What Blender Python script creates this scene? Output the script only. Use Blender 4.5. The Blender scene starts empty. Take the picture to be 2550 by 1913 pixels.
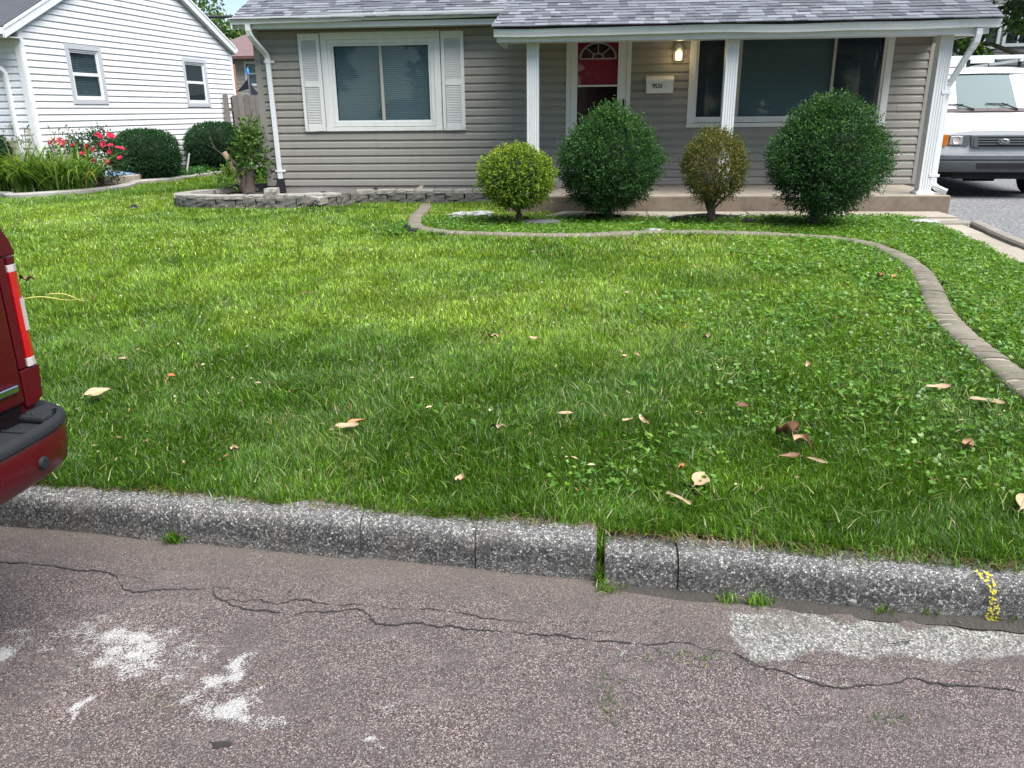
import bpy, bmesh, math, random
import numpy as np
from mathutils import Matrix, Vector
R = math.radians
random.seed(7)
rng = np.random.default_rng(11)
scene = bpy.context.scene
COL = scene.collection

# ------------------------------------------------------------------ camera
PITCH, ROLL, YAW = R(18.8), R(-0.62), R(-5.06)
CAM = Vector((0.0, 0.0, 1.6))
_f = Vector((math.sin(YAW) * math.cos(PITCH), math.cos(YAW) * math.cos(PITCH), -math.sin(PITCH)))
_r = Vector((math.cos(YAW), -math.sin(YAW), 0))
_u = _r.cross(_f)
_r2 = _r * math.cos(ROLL) + _u * math.sin(ROLL)
_u2 = -_r * math.sin(ROLL) + _u * math.cos(ROLL)
cd = bpy.data.cameras.new("camera")
cd.sensor_width = 36.0
cd.lens = 36.0 * 2000 / 2550
cd.clip_start, cd.clip_end = 0.05, 900
cam = bpy.data.objects.new("camera", cd)
COL.objects.link(cam)
cam.matrix_world = Matrix(((_r2.x, _u2.x, -_f.x, CAM.x), (_r2.y, _u2.y, -_f.y, CAM.y), (_r2.z, _u2.z, -_f.z, CAM.z), (0, 0, 0, 1)))
scene.camera = cam

# ------------------------------------------------------------------ sky and sun (thin bright overcast)
SUN_EL, SUN_AZ = R(60), R(128)          # azimuth clockwise from +Y (north)
world = bpy.data.worlds.new("World")
scene.world = world
world.use_nodes = True
wn = world.node_tree
sky = wn.nodes.new("ShaderNodeTexSky")
sky.sky_type = 'NISHITA'
sky.sun_disc = False
sky.sun_elevation = SUN_EL
sky.sun_rotation = SUN_AZ
sky.air_density = 1.0
sky.dust_density = 0.4
sky.ozone_density = 1.0
wn.nodes["Background"].inputs["Strength"].default_value = 0.056
wn.links.new(sky.outputs[0], wn.nodes["Background"].inputs["Color"])
sl = bpy.data.lights.new("sun", 'SUN')
sl.energy = 3.3
sl.angle = R(58)
sl.color = (1.0, 0.98, 0.95)
sun = bpy.data.objects.new("sun", sl)
COL.objects.link(sun)
sun.rotation_euler = Vector((-math.sin(SUN_AZ) * math.cos(SUN_EL), -math.cos(SUN_AZ) * math.cos(SUN_EL), -math.sin(SUN_EL))).to_track_quat('-Z', 'Y').to_euler()
sun.location = (20, -15, 40)
scene.view_settings.view_transform = 'Standard'
scene.view_settings.look = 'None'
scene.view_settings.exposure = 1.62
scene.view_settings.gamma = 1.0
scene.view_settings.use_curve_mapping = False
scene.cycles.use_denoising = True
scene.cycles.max_bounces = 8
scene.cycles.transparent_max_bounces = 16

# ------------------------------------------------------------------ mesh helpers
class MB:
    def __init__(s):
        s.v, s.f = [], []
    def add(s, vs, fs):
        n = len(s.v)
        s.v += [tuple(map(float, p)) for p in vs]
        s.f += [tuple(i + n for i in f) for f in fs]
        return s
    def box(s, x0, x1, y0, y1, z0, z1):
        return s.add([(x0, y0, z0), (x1, y0, z0), (x1, y1, z0), (x0, y1, z0), (x0, y0, z1), (x1, y0, z1), (x1, y1, z1), (x0, y1, z1)],
                     [(0, 3, 2, 1), (4, 5, 6, 7), (0, 1, 5, 4), (1, 2, 6, 5), (2, 3, 7, 6), (3, 0, 4, 7)])
    def prism(s, poly, fn, a, b):
        # poly: 2D points; fn(p, t) -> 3D; extruded from t=a to t=b
        n = len(poly)
        vs = [fn(p, a) for p in poly] + [fn(p, b) for p in poly]
        fs = [tuple(range(n))[::-1], tuple(range(n, 2 * n))] + [(i, (i + 1) % n, n + (i + 1) % n, n + i) for i in range(n)]
        return s.add(vs, fs)
    def tube(s, pts, rad, n=8, flat=1.0):
        pts = [Vector(p) for p in pts]
        rs = rad if isinstance(rad, (list, tuple)) else [rad] * len(pts)
        rings = []
        for i, p in enumerate(pts):
            d = (pts[min(i + 1, len(pts) - 1)] - pts[max(i - 1, 0)]).normalized()
            a = d.orthogonal() if abs(d.z) > 0.9 else d.cross(Vector((0, 0, 1)))
            if i and rings:
                a = (prev - d * prev.dot(d))
            a.normalize(); prev = a.copy()
            b = d.cross(a).normalized()
            rings.append([p + (a * math.cos(t) + b * math.sin(t) * flat) * rs[i] for t in [2 * math.pi * k / n for k in range(n)]])
        vs = [q for r_ in rings for q in r_]
        fs = []
        for i in range(len(rings) - 1):
            for k in range(n):
                fs.append((i * n + k, i * n + (k + 1) % n, (i + 1) * n + (k + 1) % n, (i + 1) * n + k))
        fs.append(tuple(range(n))[::-1]); fs.append(tuple((len(rings) - 1) * n + k for k in range(n)))
        return s.add(vs, fs)
    def rect_tube(s, pts, w, h, up=(0, 1, 0)):
        # rectangular pipe along pts; w across, h along 'up' reference
        pts = [Vector(p) for p in pts]
        up = Vector(up); rings = []
        for i, p in enumerate(pts):
            d = (pts[min(i + 1, len(pts) - 1)] - pts[max(i - 1, 0)]).normalized()
            a = d.cross(up).normalized(); b = a.cross(d).normalized()
            rings.append([p + a * (sx * w / 2) + b * (sy * h / 2) for sx, sy in ((-1, -1), (1, -1), (1, 1), (-1, 1))])
        vs = [q for r_ in rings for q in r_]
        fs = [(0, 3, 2, 1)]
        for i in range(len(rings) - 1):
            for k in range(4):
                fs.append((i * 4 + k, i * 4 + (k + 1) % 4, i * 4 + 4 + (k + 1) % 4, i * 4 + 4 + k))
        m = (len(rings) - 1) * 4
        fs.append((m, m + 1, m + 2, m + 3))
        return s.add(vs, fs)
    def grid(s, fn, nu, nv):
        vs = [fn(i / nu, j / nv) for j in range(nv + 1) for i in range(nu + 1)]
        fs = [(j * (nu + 1) + i, j * (nu + 1) + i + 1, (j + 1) * (nu + 1) + i + 1, (j + 1) * (nu + 1) + i) for j in range(nv) for i in range(nu)]
        return s.add(vs, fs)
    def loft(s, rings, closed=True, caps=True):
        n = len(rings[0]); vs = [p for r_ in rings for p in r_]; fs = []
        for i in range(len(rings) - 1):
            for k in range(n if closed else n - 1):
                fs.append((i * n + k, i * n + (k + 1) % n, (i + 1) * n + (k + 1) % n, (i + 1) * n + k))
        if caps and closed:
            fs.append(tuple(range(n))[::-1]); fs.append(tuple((len(rings) - 1) * n + k for k in range(n)))
        return s.add(vs, fs)
    def lathe(s, prof, c, n=20, axis='Z'):
        rings = []
        for k in range(n):
            t = 2 * math.pi * k / n
            ring = []
            for r_, h in prof:
                p = (r_ * math.cos(t), r_ * math.sin(t), h)
                if axis == 'X': p = (p[2], p[0], p[1])
                if axis == 'Y': p = (p[0], p[2], p[1])
                ring.append((c[0] + p[0], c[1] + p[1], c[2] + p[2]))
            rings.append(ring)
        rings.append(rings[0])
        return s.loft(rings, closed=False, caps=False)
    def mesh(s, name, bevel=0, seg=2, smooth=False, off=(0, 0, 0), recalc=True):
        me = bpy.data.meshes.new(name)
        o = Vector(off)
        me.from_pydata([tuple(Vector(p) - o) for p in s.v], [], s.f)
        if recalc or bevel:
            bm = bmesh.new(); bm.from_mesh(me)
            if recalc:
                bmesh.ops.remove_doubles(bm, verts=bm.verts, dist=1e-5)
                bmesh.ops.recalc_face_normals(bm, faces=bm.faces)
            if bevel:
                es = [e for e in bm.edges if len(e.link_faces) == 2 and e.calc_face_angle(0) > 0.5]
                bmesh.ops.bevel(bm, geom=es, offset=bevel, segments=seg, affect='EDGES', profile=0.5, clamp_overlap=True)
            bm.to_mesh(me); bm.free()
        if smooth:
            me.polygons.foreach_set("use_smooth", [True] * len(me.polygons))
            if smooth != 'all':
                me.set_sharp_from_angle(angle=R(38))
        me.update()
        return me
    def build(s, name, mat, parent=None, bevel=0, seg=2, smooth=False):
        me = s.mesh(name, bevel, seg, smooth, OFF.get(parent.name, (0, 0, 0)) if parent else (0, 0, 0))
        return link(name, me, mat, parent)

OFF = {}                                   # world offset already carried by a parent (for parts given in world coordinates)
def link(name, me, mat, parent=None, loc=None, rot=None, scl=None):
    o = bpy.data.objects.new(name, me)
    COL.objects.link(o)
    if mat is not None and (len(me.materials) == 0):
        me.materials.append(mat)
    if parent:
        o.parent = parent
        OFF[o.name] = OFF.get(parent.name, (0, 0, 0))
    if loc is not None:
        o.location = Vector(loc) - Vector(OFF.get(parent.name, (0, 0, 0))) if parent else loc
        OFF[o.name] = tuple(Vector(OFF.get(parent.name, (0, 0, 0))) + o.location) if parent else tuple(loc)
    if rot is not None: o.rotation_euler = rot
    if scl is not None: o.scale = scl
    return o
def tag(o, label=None, cat=None, group=None, kind=None):
    if label: o["label"] = label
    if cat: o["category"] = cat
    if group: o["group"] = group
    if kind: o["kind"] = kind
    return o
def root(name, loc, label, cat, rz=0, group=None, local=False):
    o = bpy.data.objects.new(name, None)
    o.empty_display_size = 0.2
    COL.objects.link(o)
    o.location = loc; o.rotation_euler = (0, 0, rz)
    if not local: OFF[o.name] = tuple(loc)
    return tag(o, label, cat, group)

def np_mesh(name, verts, loops, starts, col=None, smooth=False):
    me = bpy.data.meshes.new(name)
    nv, nl, nf = len(verts), len(loops), len(starts)
    me.vertices.add(nv); me.vertices.foreach_set("co", np.ascontiguousarray(verts, dtype=np.float32).ravel())
    me.loops.add(nl); me.loops.foreach_set("vertex_index", np.ascontiguousarray(loops, dtype=np.int32).ravel())
    me.polygons.add(nf); me.polygons.foreach_set("loop_start", np.ascontiguousarray(starts, dtype=np.int32))
    if col is not None:
        a = me.attributes.new("Col", 'FLOAT_COLOR', 'POINT')
        c = np.ones((nv, 4), dtype=np.float32); c[:, :3] = col
        a.data.foreach_set("color", c.ravel())
    if smooth: me.polygons.foreach_set("use_smooth", np.ones(nf, dtype=bool))
    me.update(calc_edges=True)
    return me

# ------------------------------------------------------------------ noise in numpy
class VNoise:
    def __init__(s, seed):
        s.g = np.random.default_rng(seed).random((256, 256))
    def one(s, x, y):
        xi, yi = np.floor(x).astype(int), np.floor(y).astype(int)
        fx, fy = x - xi, y - yi
        fx = fx * fx * (3 - 2 * fx); fy = fy * fy * (3 - 2 * fy)
        g = s.g
        a = g[xi % 256, yi % 256]; b = g[(xi + 1) % 256, yi % 256]; c = g[xi % 256, (yi + 1) % 256]; d = g[(xi + 1) % 256, (yi + 1) % 256]
        return (a * (1 - fx) + b * fx) * (1 - fy) + (c * (1 - fx) + d * fx) * fy
    def __call__(s, x, y, sc, oc=3):
        t = 0; w = 1; tw = 0
        for k in range(oc):
            t = t + w * s.one(x * sc * 2 ** k + 17.3 * k, y * sc * 2 ** k + 9.1 * k); tw += w; w *= 0.5
        return t / tw
N1, N2, N3, N4 = VNoise(1), VNoise(2), VNoise(3), VNoise(4)
def in_poly(x, y, poly):
    r_ = np.zeros(x.shape, dtype=bool)
    n = len(poly)
    for i in range(n):
        (x0, y0), (x1, y1) = poly[i], poly[(i + 1) % n]
        if y0 == y1: continue
        c = ((y0 > y) != (y1 > y)) & (x < (x1 - x0) * (y - y0) / (y1 - y0) + x0)
        r_ ^= c
    return r_
def poly_dist(x, y, pts):
    d = np.full(x.shape, 1e9)
    for (x0, y0), (x1, y1) in zip(pts[:-1], pts[1:]):
        dx, dy = x1 - x0, y1 - y0
        t = np.clip(((x - x0) * dx + (y - y0) * dy) / (dx * dx + dy * dy), 0, 1)
        d = np.minimum(d, np.hypot(x - x0 - t * dx, y - y0 - t * dy))
    return d
def smooth_path(pts, step):
    p = np.array(pts, float); n = len(p); out = []
    for i in range(n - 1):
        p0, p1, p2, p3 = p[max(i - 1, 0)], p[i], p[i + 1], p[min(i + 2, n - 1)]
        for t in np.linspace(0, 1, 24, endpoint=False):
            out.append(0.5 * ((2 * p1) + (-p0 + p2) * t + (2 * p0 - 5 * p1 + 4 * p2 - p3) * t * t + (-p0 + 3 * p1 - 3 * p2 + p3) * t ** 3))
    out.append(p[-1]); out = np.array(out)
    d = np.r_[0, np.cumsum(np.hypot(*np.diff(out[:, :2], axis=0).T))]
    s_ = np.arange(0, d[-1], step)
    return np.stack([np.interp(s_, d, out[:, k]) for k in range(p.shape[1])], 1)
# ------------------------------------------------------------------ materials
class NT:
    def __init__(s, name):
        s.m = bpy.data.materials.new(name); s.m.use_nodes = True
        s.t = s.m.node_tree; s.b = s.t.nodes["Principled BSDF"]; s.out = s.t.nodes["Material Output"]
        s._pos = None
    def n(s, typ, **kw):
        k = s.t.nodes.new("ShaderNode" + typ)
        for a, v in kw.items(): setattr(k, a, v)
        return k
    def l(s, a, b): s.t.links.new(a, b)
    def set(s, node, key, v):
        i = node.inputs[key]
        if hasattr(v, 'is_linked') or hasattr(v, 'links'): s.l(v, i)
        else: i.default_value = v
    def pos(s):
        if s._pos is None: s._pos = s.n("NewGeometry").outputs["Position"]
        return s._pos
    def mapping(s, scale, vec=None, rot=(0, 0, 0)):
        k = s.n("Mapping"); k.inputs["Scale"].default_value = scale; k.inputs["Rotation"].default_value = rot
        s.l(vec or s.pos(), k.inputs["Vector"]); return k.outputs[0]
    def noise(s, scale, detail=3, rough=0.55, vec=None, dist=0):
        k = s.n("TexNoise"); s.l(vec or s.pos(), k.inputs["Vector"])
        k.inputs["Scale"].default_value = scale; k.inputs["Detail"].default_value = detail
        k.inputs["Roughness"].default_value = rough; k.inputs["Distortion"].default_value = dist
        return k.outputs["Fac"]
    def voro(s, scale, feature='F1', out="Distance", vec=None, rnd=1.0):
        k = s.n("TexVoronoi", feature=feature); s.l(vec or s.pos(), k.inputs["Vector"])
        k.inputs["Scale"].default_value = scale; k.inputs["Randomness"].default_value = rnd
        return k.outputs[out]
    def ramp(s, fac, stops, interp='LINEAR'):
        k = s.n("ValToRGB"); k.color_ramp.interpolation = interp
        e = k.color_ramp.elements
        while len(e) < len(stops): e.new(0.5)
        for x, (p, c) in zip(e, stops):
            x.position = p; x.color = (c, c, c, 1) if isinstance(c, (int, float)) else (*c, 1)
        s.l(fac, k.inputs[0]); return k.outputs[0]
    def mix(s, fac, a, b, mode='MIX'):
        k = s.n("MixRGB", blend_type=mode)
        for key, v in (("Fac", fac), ("Color1", a), ("Color2", b)):
            if isinstance(v, (tuple, list)): k.inputs[key].default_value = (*v, 1) if len(v) == 3 else v
            elif isinstance(v, (int, float)): k.inputs[key].default_value = v
            else: s.l(v, k.inputs[key])
        return k.outputs[0]
    def math(s, op, a, b=0.0, clamp=False):
        k = s.n("Math", operation=op, use_clamp=clamp)
        for i, v in enumerate((a, b)):
            if isinstance(v, (int, float)): k.inputs[i].default_value = v
            else: s.l(v, k.inputs[i])
        return k.outputs[0]
    def bump(s, h, strength=0.3, dist=0.01):
        k = s.n("Bump"); k.inputs["Strength"].default_value = strength; k.inputs["Distance"].default_value = dist
        s.l(h, k.inputs["Height"]); s.l(k.outputs[0], s.b.inputs["Normal"])
    def color(s, c):
        if isinstance(c, (tuple, list)): s.b.inputs["Base Color"].default_value = (*c, 1)
        else: s.l(c, s.b.inputs["Base Color"])
    def attr(s, name):
        k = s.n("Attribute", attribute_name=name); return k
    def rough(s, v):
        if isinstance(v, (int, float)): s.b.inputs["Roughness"].default_value = v
        else: s.l(v, s.b.inputs["Roughness"])

def mul(c, k): return tuple(min(1, x * k) for x in c)
def plain(name, c, rough=0.6, var=0.12, scale=6, bump=0.0, bscale=60, objrand=0.0, metal=0.0, spec=0.5, coat=0.0, fine=0.0):
    t = NT(name)
    f = t.noise(scale, 5, 0.6)
    col = t.mix(f, mul(c, 1 - var), mul(c, 1 + var))
    if fine:
        col = t.mix(t.noise(bscale * 3, 2, 0.6), mul(c, 1 - fine), col); 
    if objrand:
        oi = t.n("ObjectInfo").outputs["Random"]
        col = t.mix(oi, t.mix(1.0, col, (1 - objrand,) * 3, 'MULTIPLY'), t.mix(1.0, col, (1 + objrand * 0.6,) * 3, 'MULTIPLY'))
    t.color(col)
    t.rough(t.ramp(t.noise(scale * 3, 3), [(0.3, max(0.02, rough - 0.08)), (0.7, min(1, rough + 0.08))]))
    t.b.inputs["Metallic"].default_value = metal
    t.b.inputs["Specular IOR Level"].default_value = spec
    t.b.inputs["Coat Weight"].default_value = coat
    t.b.inputs["Coat Roughness"].default_value = 0.05
    if bump: t.bump(t.noise(bscale, 4, 0.65), bump, 0.01)
    return t.m

def weathered(name, c, dirt, amount=0.35, rough=0.45, streak=True, bump=0.02):
    # painted / vinyl surface with faint dirt streaks
    t = NT(name)
    v = t.mapping((3, 3, 0.5)) if streak else t.pos()
    f = t.ramp(t.noise(3.0, 6, 0.65, v), [(0.45, 0), (0.8, 1)])
    f2 = t.ramp(t.noise(28.0, 4, 0.6), [(0.5, 0), (0.85, 1)])
    m = t.math('MULTIPLY', t.math('MAXIMUM', f, t.math('MULTIPLY', f2, 0.6)), amount)
    oi = t.n("ObjectInfo").outputs["Random"]
    base = t.mix(oi, mul(c, 0.96), mul(c, 1.03))
    t.color(t.mix(m, base, dirt)); t.rough(t.ramp(t.noise(9, 3), [(0.3, rough - 0.06), (0.7, rough + 0.1)]))
    if bump: t.bump(t.noise(14, 3), bump, 0.02)
    return t.m

MT = {}
# pink-grey chip-seal road
t = NT("pink_chip_asphalt")
v1 = t.voro(290, out="Color"); d1 = t.voro(290)
sep = t.n("SeparateColor"); t.l(v1, sep.inputs[0])
chips = t.ramp(sep.outputs[0], [(0.0, (0.019, 0.0155, 0.0155)), (0.25, (0.058, 0.046, 0.045)), (0.55, (0.112, 0.087, 0.083)), (0.8, (0.19, 0.149, 0.138)), (0.96, (0.40, 0.345, 0.31))])
chips = t.mix(t.ramp(sep.outputs[1], [(0.93, 0.0), (0.96, 0.5)]), chips, (0.30, 0.14, 0.10))
big = t.noise(1.3, 5, 0.6)
chips = t.mix(t.ramp(big, [(0.35, 0.0), (0.75, 0.45)]), chips, (0.088, 0.072, 0.070))
fine = t.noise(420, 2, 0.7)
chips = t.mix(t.ramp(fine, [(0.35, 0.5), (0.6, 0.0)]), chips, (0.022, 0.019, 0.019))
blot = t.ramp(t.noise(4, 6, 0.72), [(0.47, 0.0), (0.70, 0.68)])
chips = t.mix(blot, chips, (0.070, 0.062, 0.061))
pale = t.ramp(t.noise(3.1, 5, 0.65, t.mapping((1, 3.2, 1))), [(0.54, 0.0), (0.78, 0.5)])
chips = t.mix(pale, chips, (0.19, 0.155, 0.145))
a = t.attr("Col"); sp = t.n("SeparateColor"); t.l(a.outputs["Color"], sp.inputs[0])
# worn paint: attribute gives where the paint was, the chips decide where it has stayed on
pn = t.math('ADD', t.math('MULTIPLY', sep.outputs[2], 0.62), t.math('MULTIPLY', t.noise(38, 4, 0.7), 1.25))
pm = t.math('SUBTRACT', t.math('MULTIPLY', sp.outputs[0], 1.38), pn)
pmask = t.ramp(pm, [(0.0, 0.0), (0.16, 0.85)])
gn = t.math('SUBTRACT', t.math('ADD', t.math('MULTIPLY', sp.outputs[1], 1.5), -0.25), t.math('ADD', t.math('MULTIPLY', t.noise(20, 5, 0.75), 1.0), t.math('MULTIPLY', sep.outputs[1], .35)))
gmask = t.ramp(gn, [(0.02, 0.0), (0.25, 0.95)])
gv = t.voro(140, out="Color"); gs = t.n("SeparateColor"); t.l(gv, gs.inputs[0]); gd = t.voro(140)
grav = t.ramp(gs.outputs[1], [(0.0, (0.06, 0.06, 0.055)), (0.25, (0.16, 0.16, 0.145)), (0.6, (0.28, 0.275, 0.25)), (1.0, (0.48, 0.47, 0.43))])
grav = t.mix(t.ramp(gd, [(0.45, 0.0), (0.75, 0.75)]), grav, (0.09, 0.088, 0.08))
grav = t.mix(t.ramp(t.noise(8, 4, 0.7), [(0.42, 0.0), (0.72, 0.8)]), grav, (0.125, 0.108, 0.098))
dustm = t.math('MULTIPLY', sp.outputs[2], t.ramp(t.noise(12, 4), [(0.3, 0.35), (0.7, 0.9)]))
c = t.mix(dustm, chips, (0.105, 0.088, 0.074))
c = t.mix(gmask, c, grav)
c = t.mix(pmask, c, t.mix(sep.outputs[0], (0.24, 0.235, 0.225), (0.47, 0.47, 0.45)))
t.color(c); t.rough(0.85); t.b.inputs["Specular IOR Level"].default_value = 0.3
hh = t.math('ADD', t.math('MULTIPLY', d1, 0.6), t.math('MULTIPLY', t.math('MULTIPLY', gd, gmask), 1.2))
t.bump(t.math('ADD', hh, t.math('MULTIPLY', fine, 0.4)), 0.9, 0.004)
MT['road'] = t.m

# exposed aggregate kerb
t = NT("exposed_aggregate_concrete")
kv = t.voro(120, out="Color"); ks = t.n("SeparateColor"); t.l(kv, ks.inputs[0])
ke = t.voro(120, 'DISTANCE_TO_EDGE'); smask = t.math('MULTIPLY', t.ramp(ke, [(0.02, 0.0), (0.13, 1.0)]), t.ramp(t.noise(150, 3, .7), [(0.35, 0.15), (0.55, 1.0)]))
kv2 = t.voro(260, out="Color"); ks2 = t.n("SeparateColor"); t.l(kv2, ks2.inputs[0])
stone = t.ramp(ks.outputs[0], [(0.0, (0.08, 0.08, 0.078)), (0.3, (0.20, 0.195, 0.183)), (0.55, (0.38, 0.37, 0.345)), (0.85, (0.66, 0.64, 0.60))])
stone = t.mix(t.ramp(ks2.outputs[0], [(0.3, 0.5), (0.7, 0.0)]), stone, (0.09, 0.088, 0.085))
matrix_ = t.ramp(ks2.outputs[1], [(0.0, (0.035, 0.034, 0.033)), (0.7, (0.10, 0.097, 0.092)), (1.0, (0.20, 0.19, 0.18))])
c = t.mix(smask, matrix_, stone)
zz = t.n("SeparateXYZ"); t.l(t.pos(), zz.inputs[0])
gz = t.math('ADD', zz.outputs[2], t.math('MULTIPLY', t.math('SUBTRACT', t.noise(6, 5, 0.7), 0.5), 0.11))
grime = t.ramp(gz, [(0.0, 0.25), (0.025, 0.35), (0.055, 0.9), (0.10, 0.92), (0.138, 0.0)])
keepw = t.ramp(t.math('ADD', ks.outputs[1], t.math('MULTIPLY', t.noise(11, 3), 0.5)), [(0.78, 0.0), (0.95, 1.0)])
gcol = t.mix(keepw, t.mix(1.0, c, (0.26, 0.27, 0.29), 'MULTIPLY'), t.mix(1.0, c, (0.85, 0.85, 0.86), 'MULTIPLY'))
c = t.mix(grime, c, gcol)
c = t.mix(t.ramp(t.noise(5, 4), [(0.55, 0), (0.8, 0.4)]), c, (0.15, 0.135, 0.105))
t.color(c); t.rough(0.85)
t.bump(t.math('ADD', t.math('MULTIPLY', smask, 0.8), t.math('MULTIPLY', t.noise(300, 3), 0.5)), 1.0, 0.004)
MT['kerb'] = t.m

def concrete(name, c, stain, scale=4, rough=0.85, agg=0.3, mortar=False):
    t = NT(name)
    f = t.ramp(t.noise(scale, 6, 0.68), [(0.35, 0), (0.75, 1)])
    g = t.noise(190, 3, 0.7); h = t.voro(130)
    col = t.mix(f, c, stain)
    col = t.mix(t.ramp(g, [(0.3, agg), (0.6, 0.0)]), col, mul(stain, 0.5))
    col = t.mix(t.ramp(h, [(0.1, agg * 0.8), (0.3, 0)]), col, mul(c, 1.3))
    oi = t.n("ObjectInfo").outputs["Random"]
    col = t.mix(t.math('MULTIPLY', oi, 0.45), col, t.mix(1, col, (0.62, 0.60, 0.56), 'MULTIPLY'))
    t.color(col); t.rough(rough); t.bump(t.math('ADD', g, t.noise(35, 4, 0.7)), 0.5, 0.006)
    return t.m
MT['concrete'] = concrete("porch_concrete", (0.38, 0.335, 0.27), (0.26, 0.225, 0.175))
MT['concrete_dirty'] = concrete("dirty_concrete", (0.25, 0.20, 0.15), (0.13, 0.10, 0.075), 5, agg=.5)
MT['walk'] = concrete("walk_concrete", (0.37, 0.33, 0.265), (0.27, 0.235, 0.185))
MT['found'] = concrete("foundation_block", (0.40, 0.37, 0.33), (0.28, 0.26, 0.23))
MT['block'] = concrete("split_face_block", (0.165, 0.155, 0.135), (0.075, 0.073, 0.062), 9, agg=.6)
MT['blockcap'] = concrete("cap_block", (0.38, 0.36, 0.32), (0.22, 0.20, 0.175), 9, agg=.5)
MT['edge'] = concrete("stamped_edging", (0.205, 0.180, 0.135), (0.115, 0.108, 0.070), 5, agg=.55)
MT['mortar'] = concrete("edging_mortar", (0.34, 0.30, 0.24), (0.20, 0.18, 0.12), 12)
MT['bededge'] = concrete("bed_edging", (0.36, 0.35, 0.32), (0.24, 0.23, 0.20), 5)
MT['drive'] = concrete("driveway_asphalt", (0.25, 0.25, 0.255), (0.17, 0.17, 0.17), 2, agg=.8)
MT['drivekerb'] = concrete("driveway_kerb", (0.30, 0.27, 0.22), (0.18, 0.16, 0.13), 4, agg=.5)
MT['crack'] = plain("crack_dirt", (0.022, 0.019, 0.018), 0.95, 0.4, 60)
MT['soil'] = plain("soil", (0.045, 0.036, 0.026), 0.95, 0.4, 30, 0.9, 60, fine=.5)
MT['mulch'] = plain("brown_mulch", (0.060, 0.038, 0.028), 0.95, 0.5, 40, 1.0, 45, fine=.6)
MT['thatch'] = plain("thatch", (0.045, 0.052, 0.016), 0.95, 0.4, 25, 0.8, 80, fine=.5)
MT['farground'] = plain("far_ground", (0.06, 0.085, 0.03), 0.95, 0.3, 0.6)

# vinyl siding etc
MT['taupe'] = weathered("taupe_vinyl", (0.250, 0.232, 0.200), (0.19, 0.172, 0.148), 0.45, 0.5)
MT['white_vinyl'] = weathered("white_vinyl", (0.68, 0.68, 0.69), (0.54, 0.53, 0.51), 0.30, 0.45)
MT['white_paint'] = weathered("white_aluminium", (0.64, 0.65, 0.65), (0.42, 0.41, 0.37), 0.30, 0.4)
MT['trim'] = weathered("window_trim", (0.62, 0.615, 0.59), (0.36, 0.33, 0.29), 0.38, 0.5)
MT['shutter'] = weathered("shutter_plastic", (0.62, 0.615, 0.59), (0.46, 0.44, 0.40), 0.3, 0.5)
MT['storm'] = weathered("storm_door_paint", (0.62, 0.62, 0.61), (0.45, 0.42, 0.38), 0.35, 0.45)
MT['soffit'] = plain("soffit", (0.55, 0.55, 0.54), 0.6, 0.05)
MT['grey_trim'] = weathered("grey_window_trim", (0.42, 0.43, 0.46), (0.36, 0.36, 0.37), 0.3, 0.5)
MT['reddoor'] = plain("crimson_door", (0.40, 0.014, 0.055), 0.35, 0.12, 3)
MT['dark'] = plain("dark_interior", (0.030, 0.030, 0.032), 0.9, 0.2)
MT['blind'] = plain("blind_slats", (0.62, 0.64, 0.63), 0.6, 0.08, 2)
MT['black'] = plain("black_plastic", (0.014, 0.014, 0.016), 0.65, 0.2, spec=.25)
MT['fabric'] = plain("black_landscape_fabric", (0.012, 0.012, 0.014), 0.75, 0.3, 30, 0.4, 90)
MT['brown_gap'] = plain("eave_gap_shade", (0.05, 0.045, 0.05), 0.7, 0.2)  # dark colour painted for the shade in the eave gap

t = NT("roof_shingle")
isl = t.n("NewGeometry").outputs["Random Per Island"]
oi = t.n("ObjectInfo").outputs["Random"]
rr = t.math('FRACT', t.math('ADD', isl, oi))
c = t.ramp(rr, [(0.0, (0.058, 0.064, 0.078)), (0.3, (0.094, 0.102, 0.118)), (0.55, (0.130, 0.139, 0.157)), (0.8, (0.172, 0.183, 0.204)), (0.97, (0.225, 0.235, 0.255))])
g = t.noise(330, 2, 0.8)
c = t.mix(t.ramp(g, [(0.35, 0.5), (0.62, 0.0)]), c, (0.05, 0.05, 0.06))
c = t.mix(t.ramp(t.noise(7, 5, .7), [(0.5, 0), (0.8, 0.35)]), c, (0.15, 0.14, 0.14))
t.color(c); t.rough(0.9); t.bump(g, 0.5, 0.003)
MT['shingle'] = t.m
MT['roofdeck'] = plain("roof_deck", (0.055, 0.057, 0.066), 0.9, 0.4, 9, 0.3, 60)
MT['brownroof'] = plain("brown_shingle", (0.19, 0.125, 0.120), 0.9, 0.35, 5, 0.4, 30, fine=.35)

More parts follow.
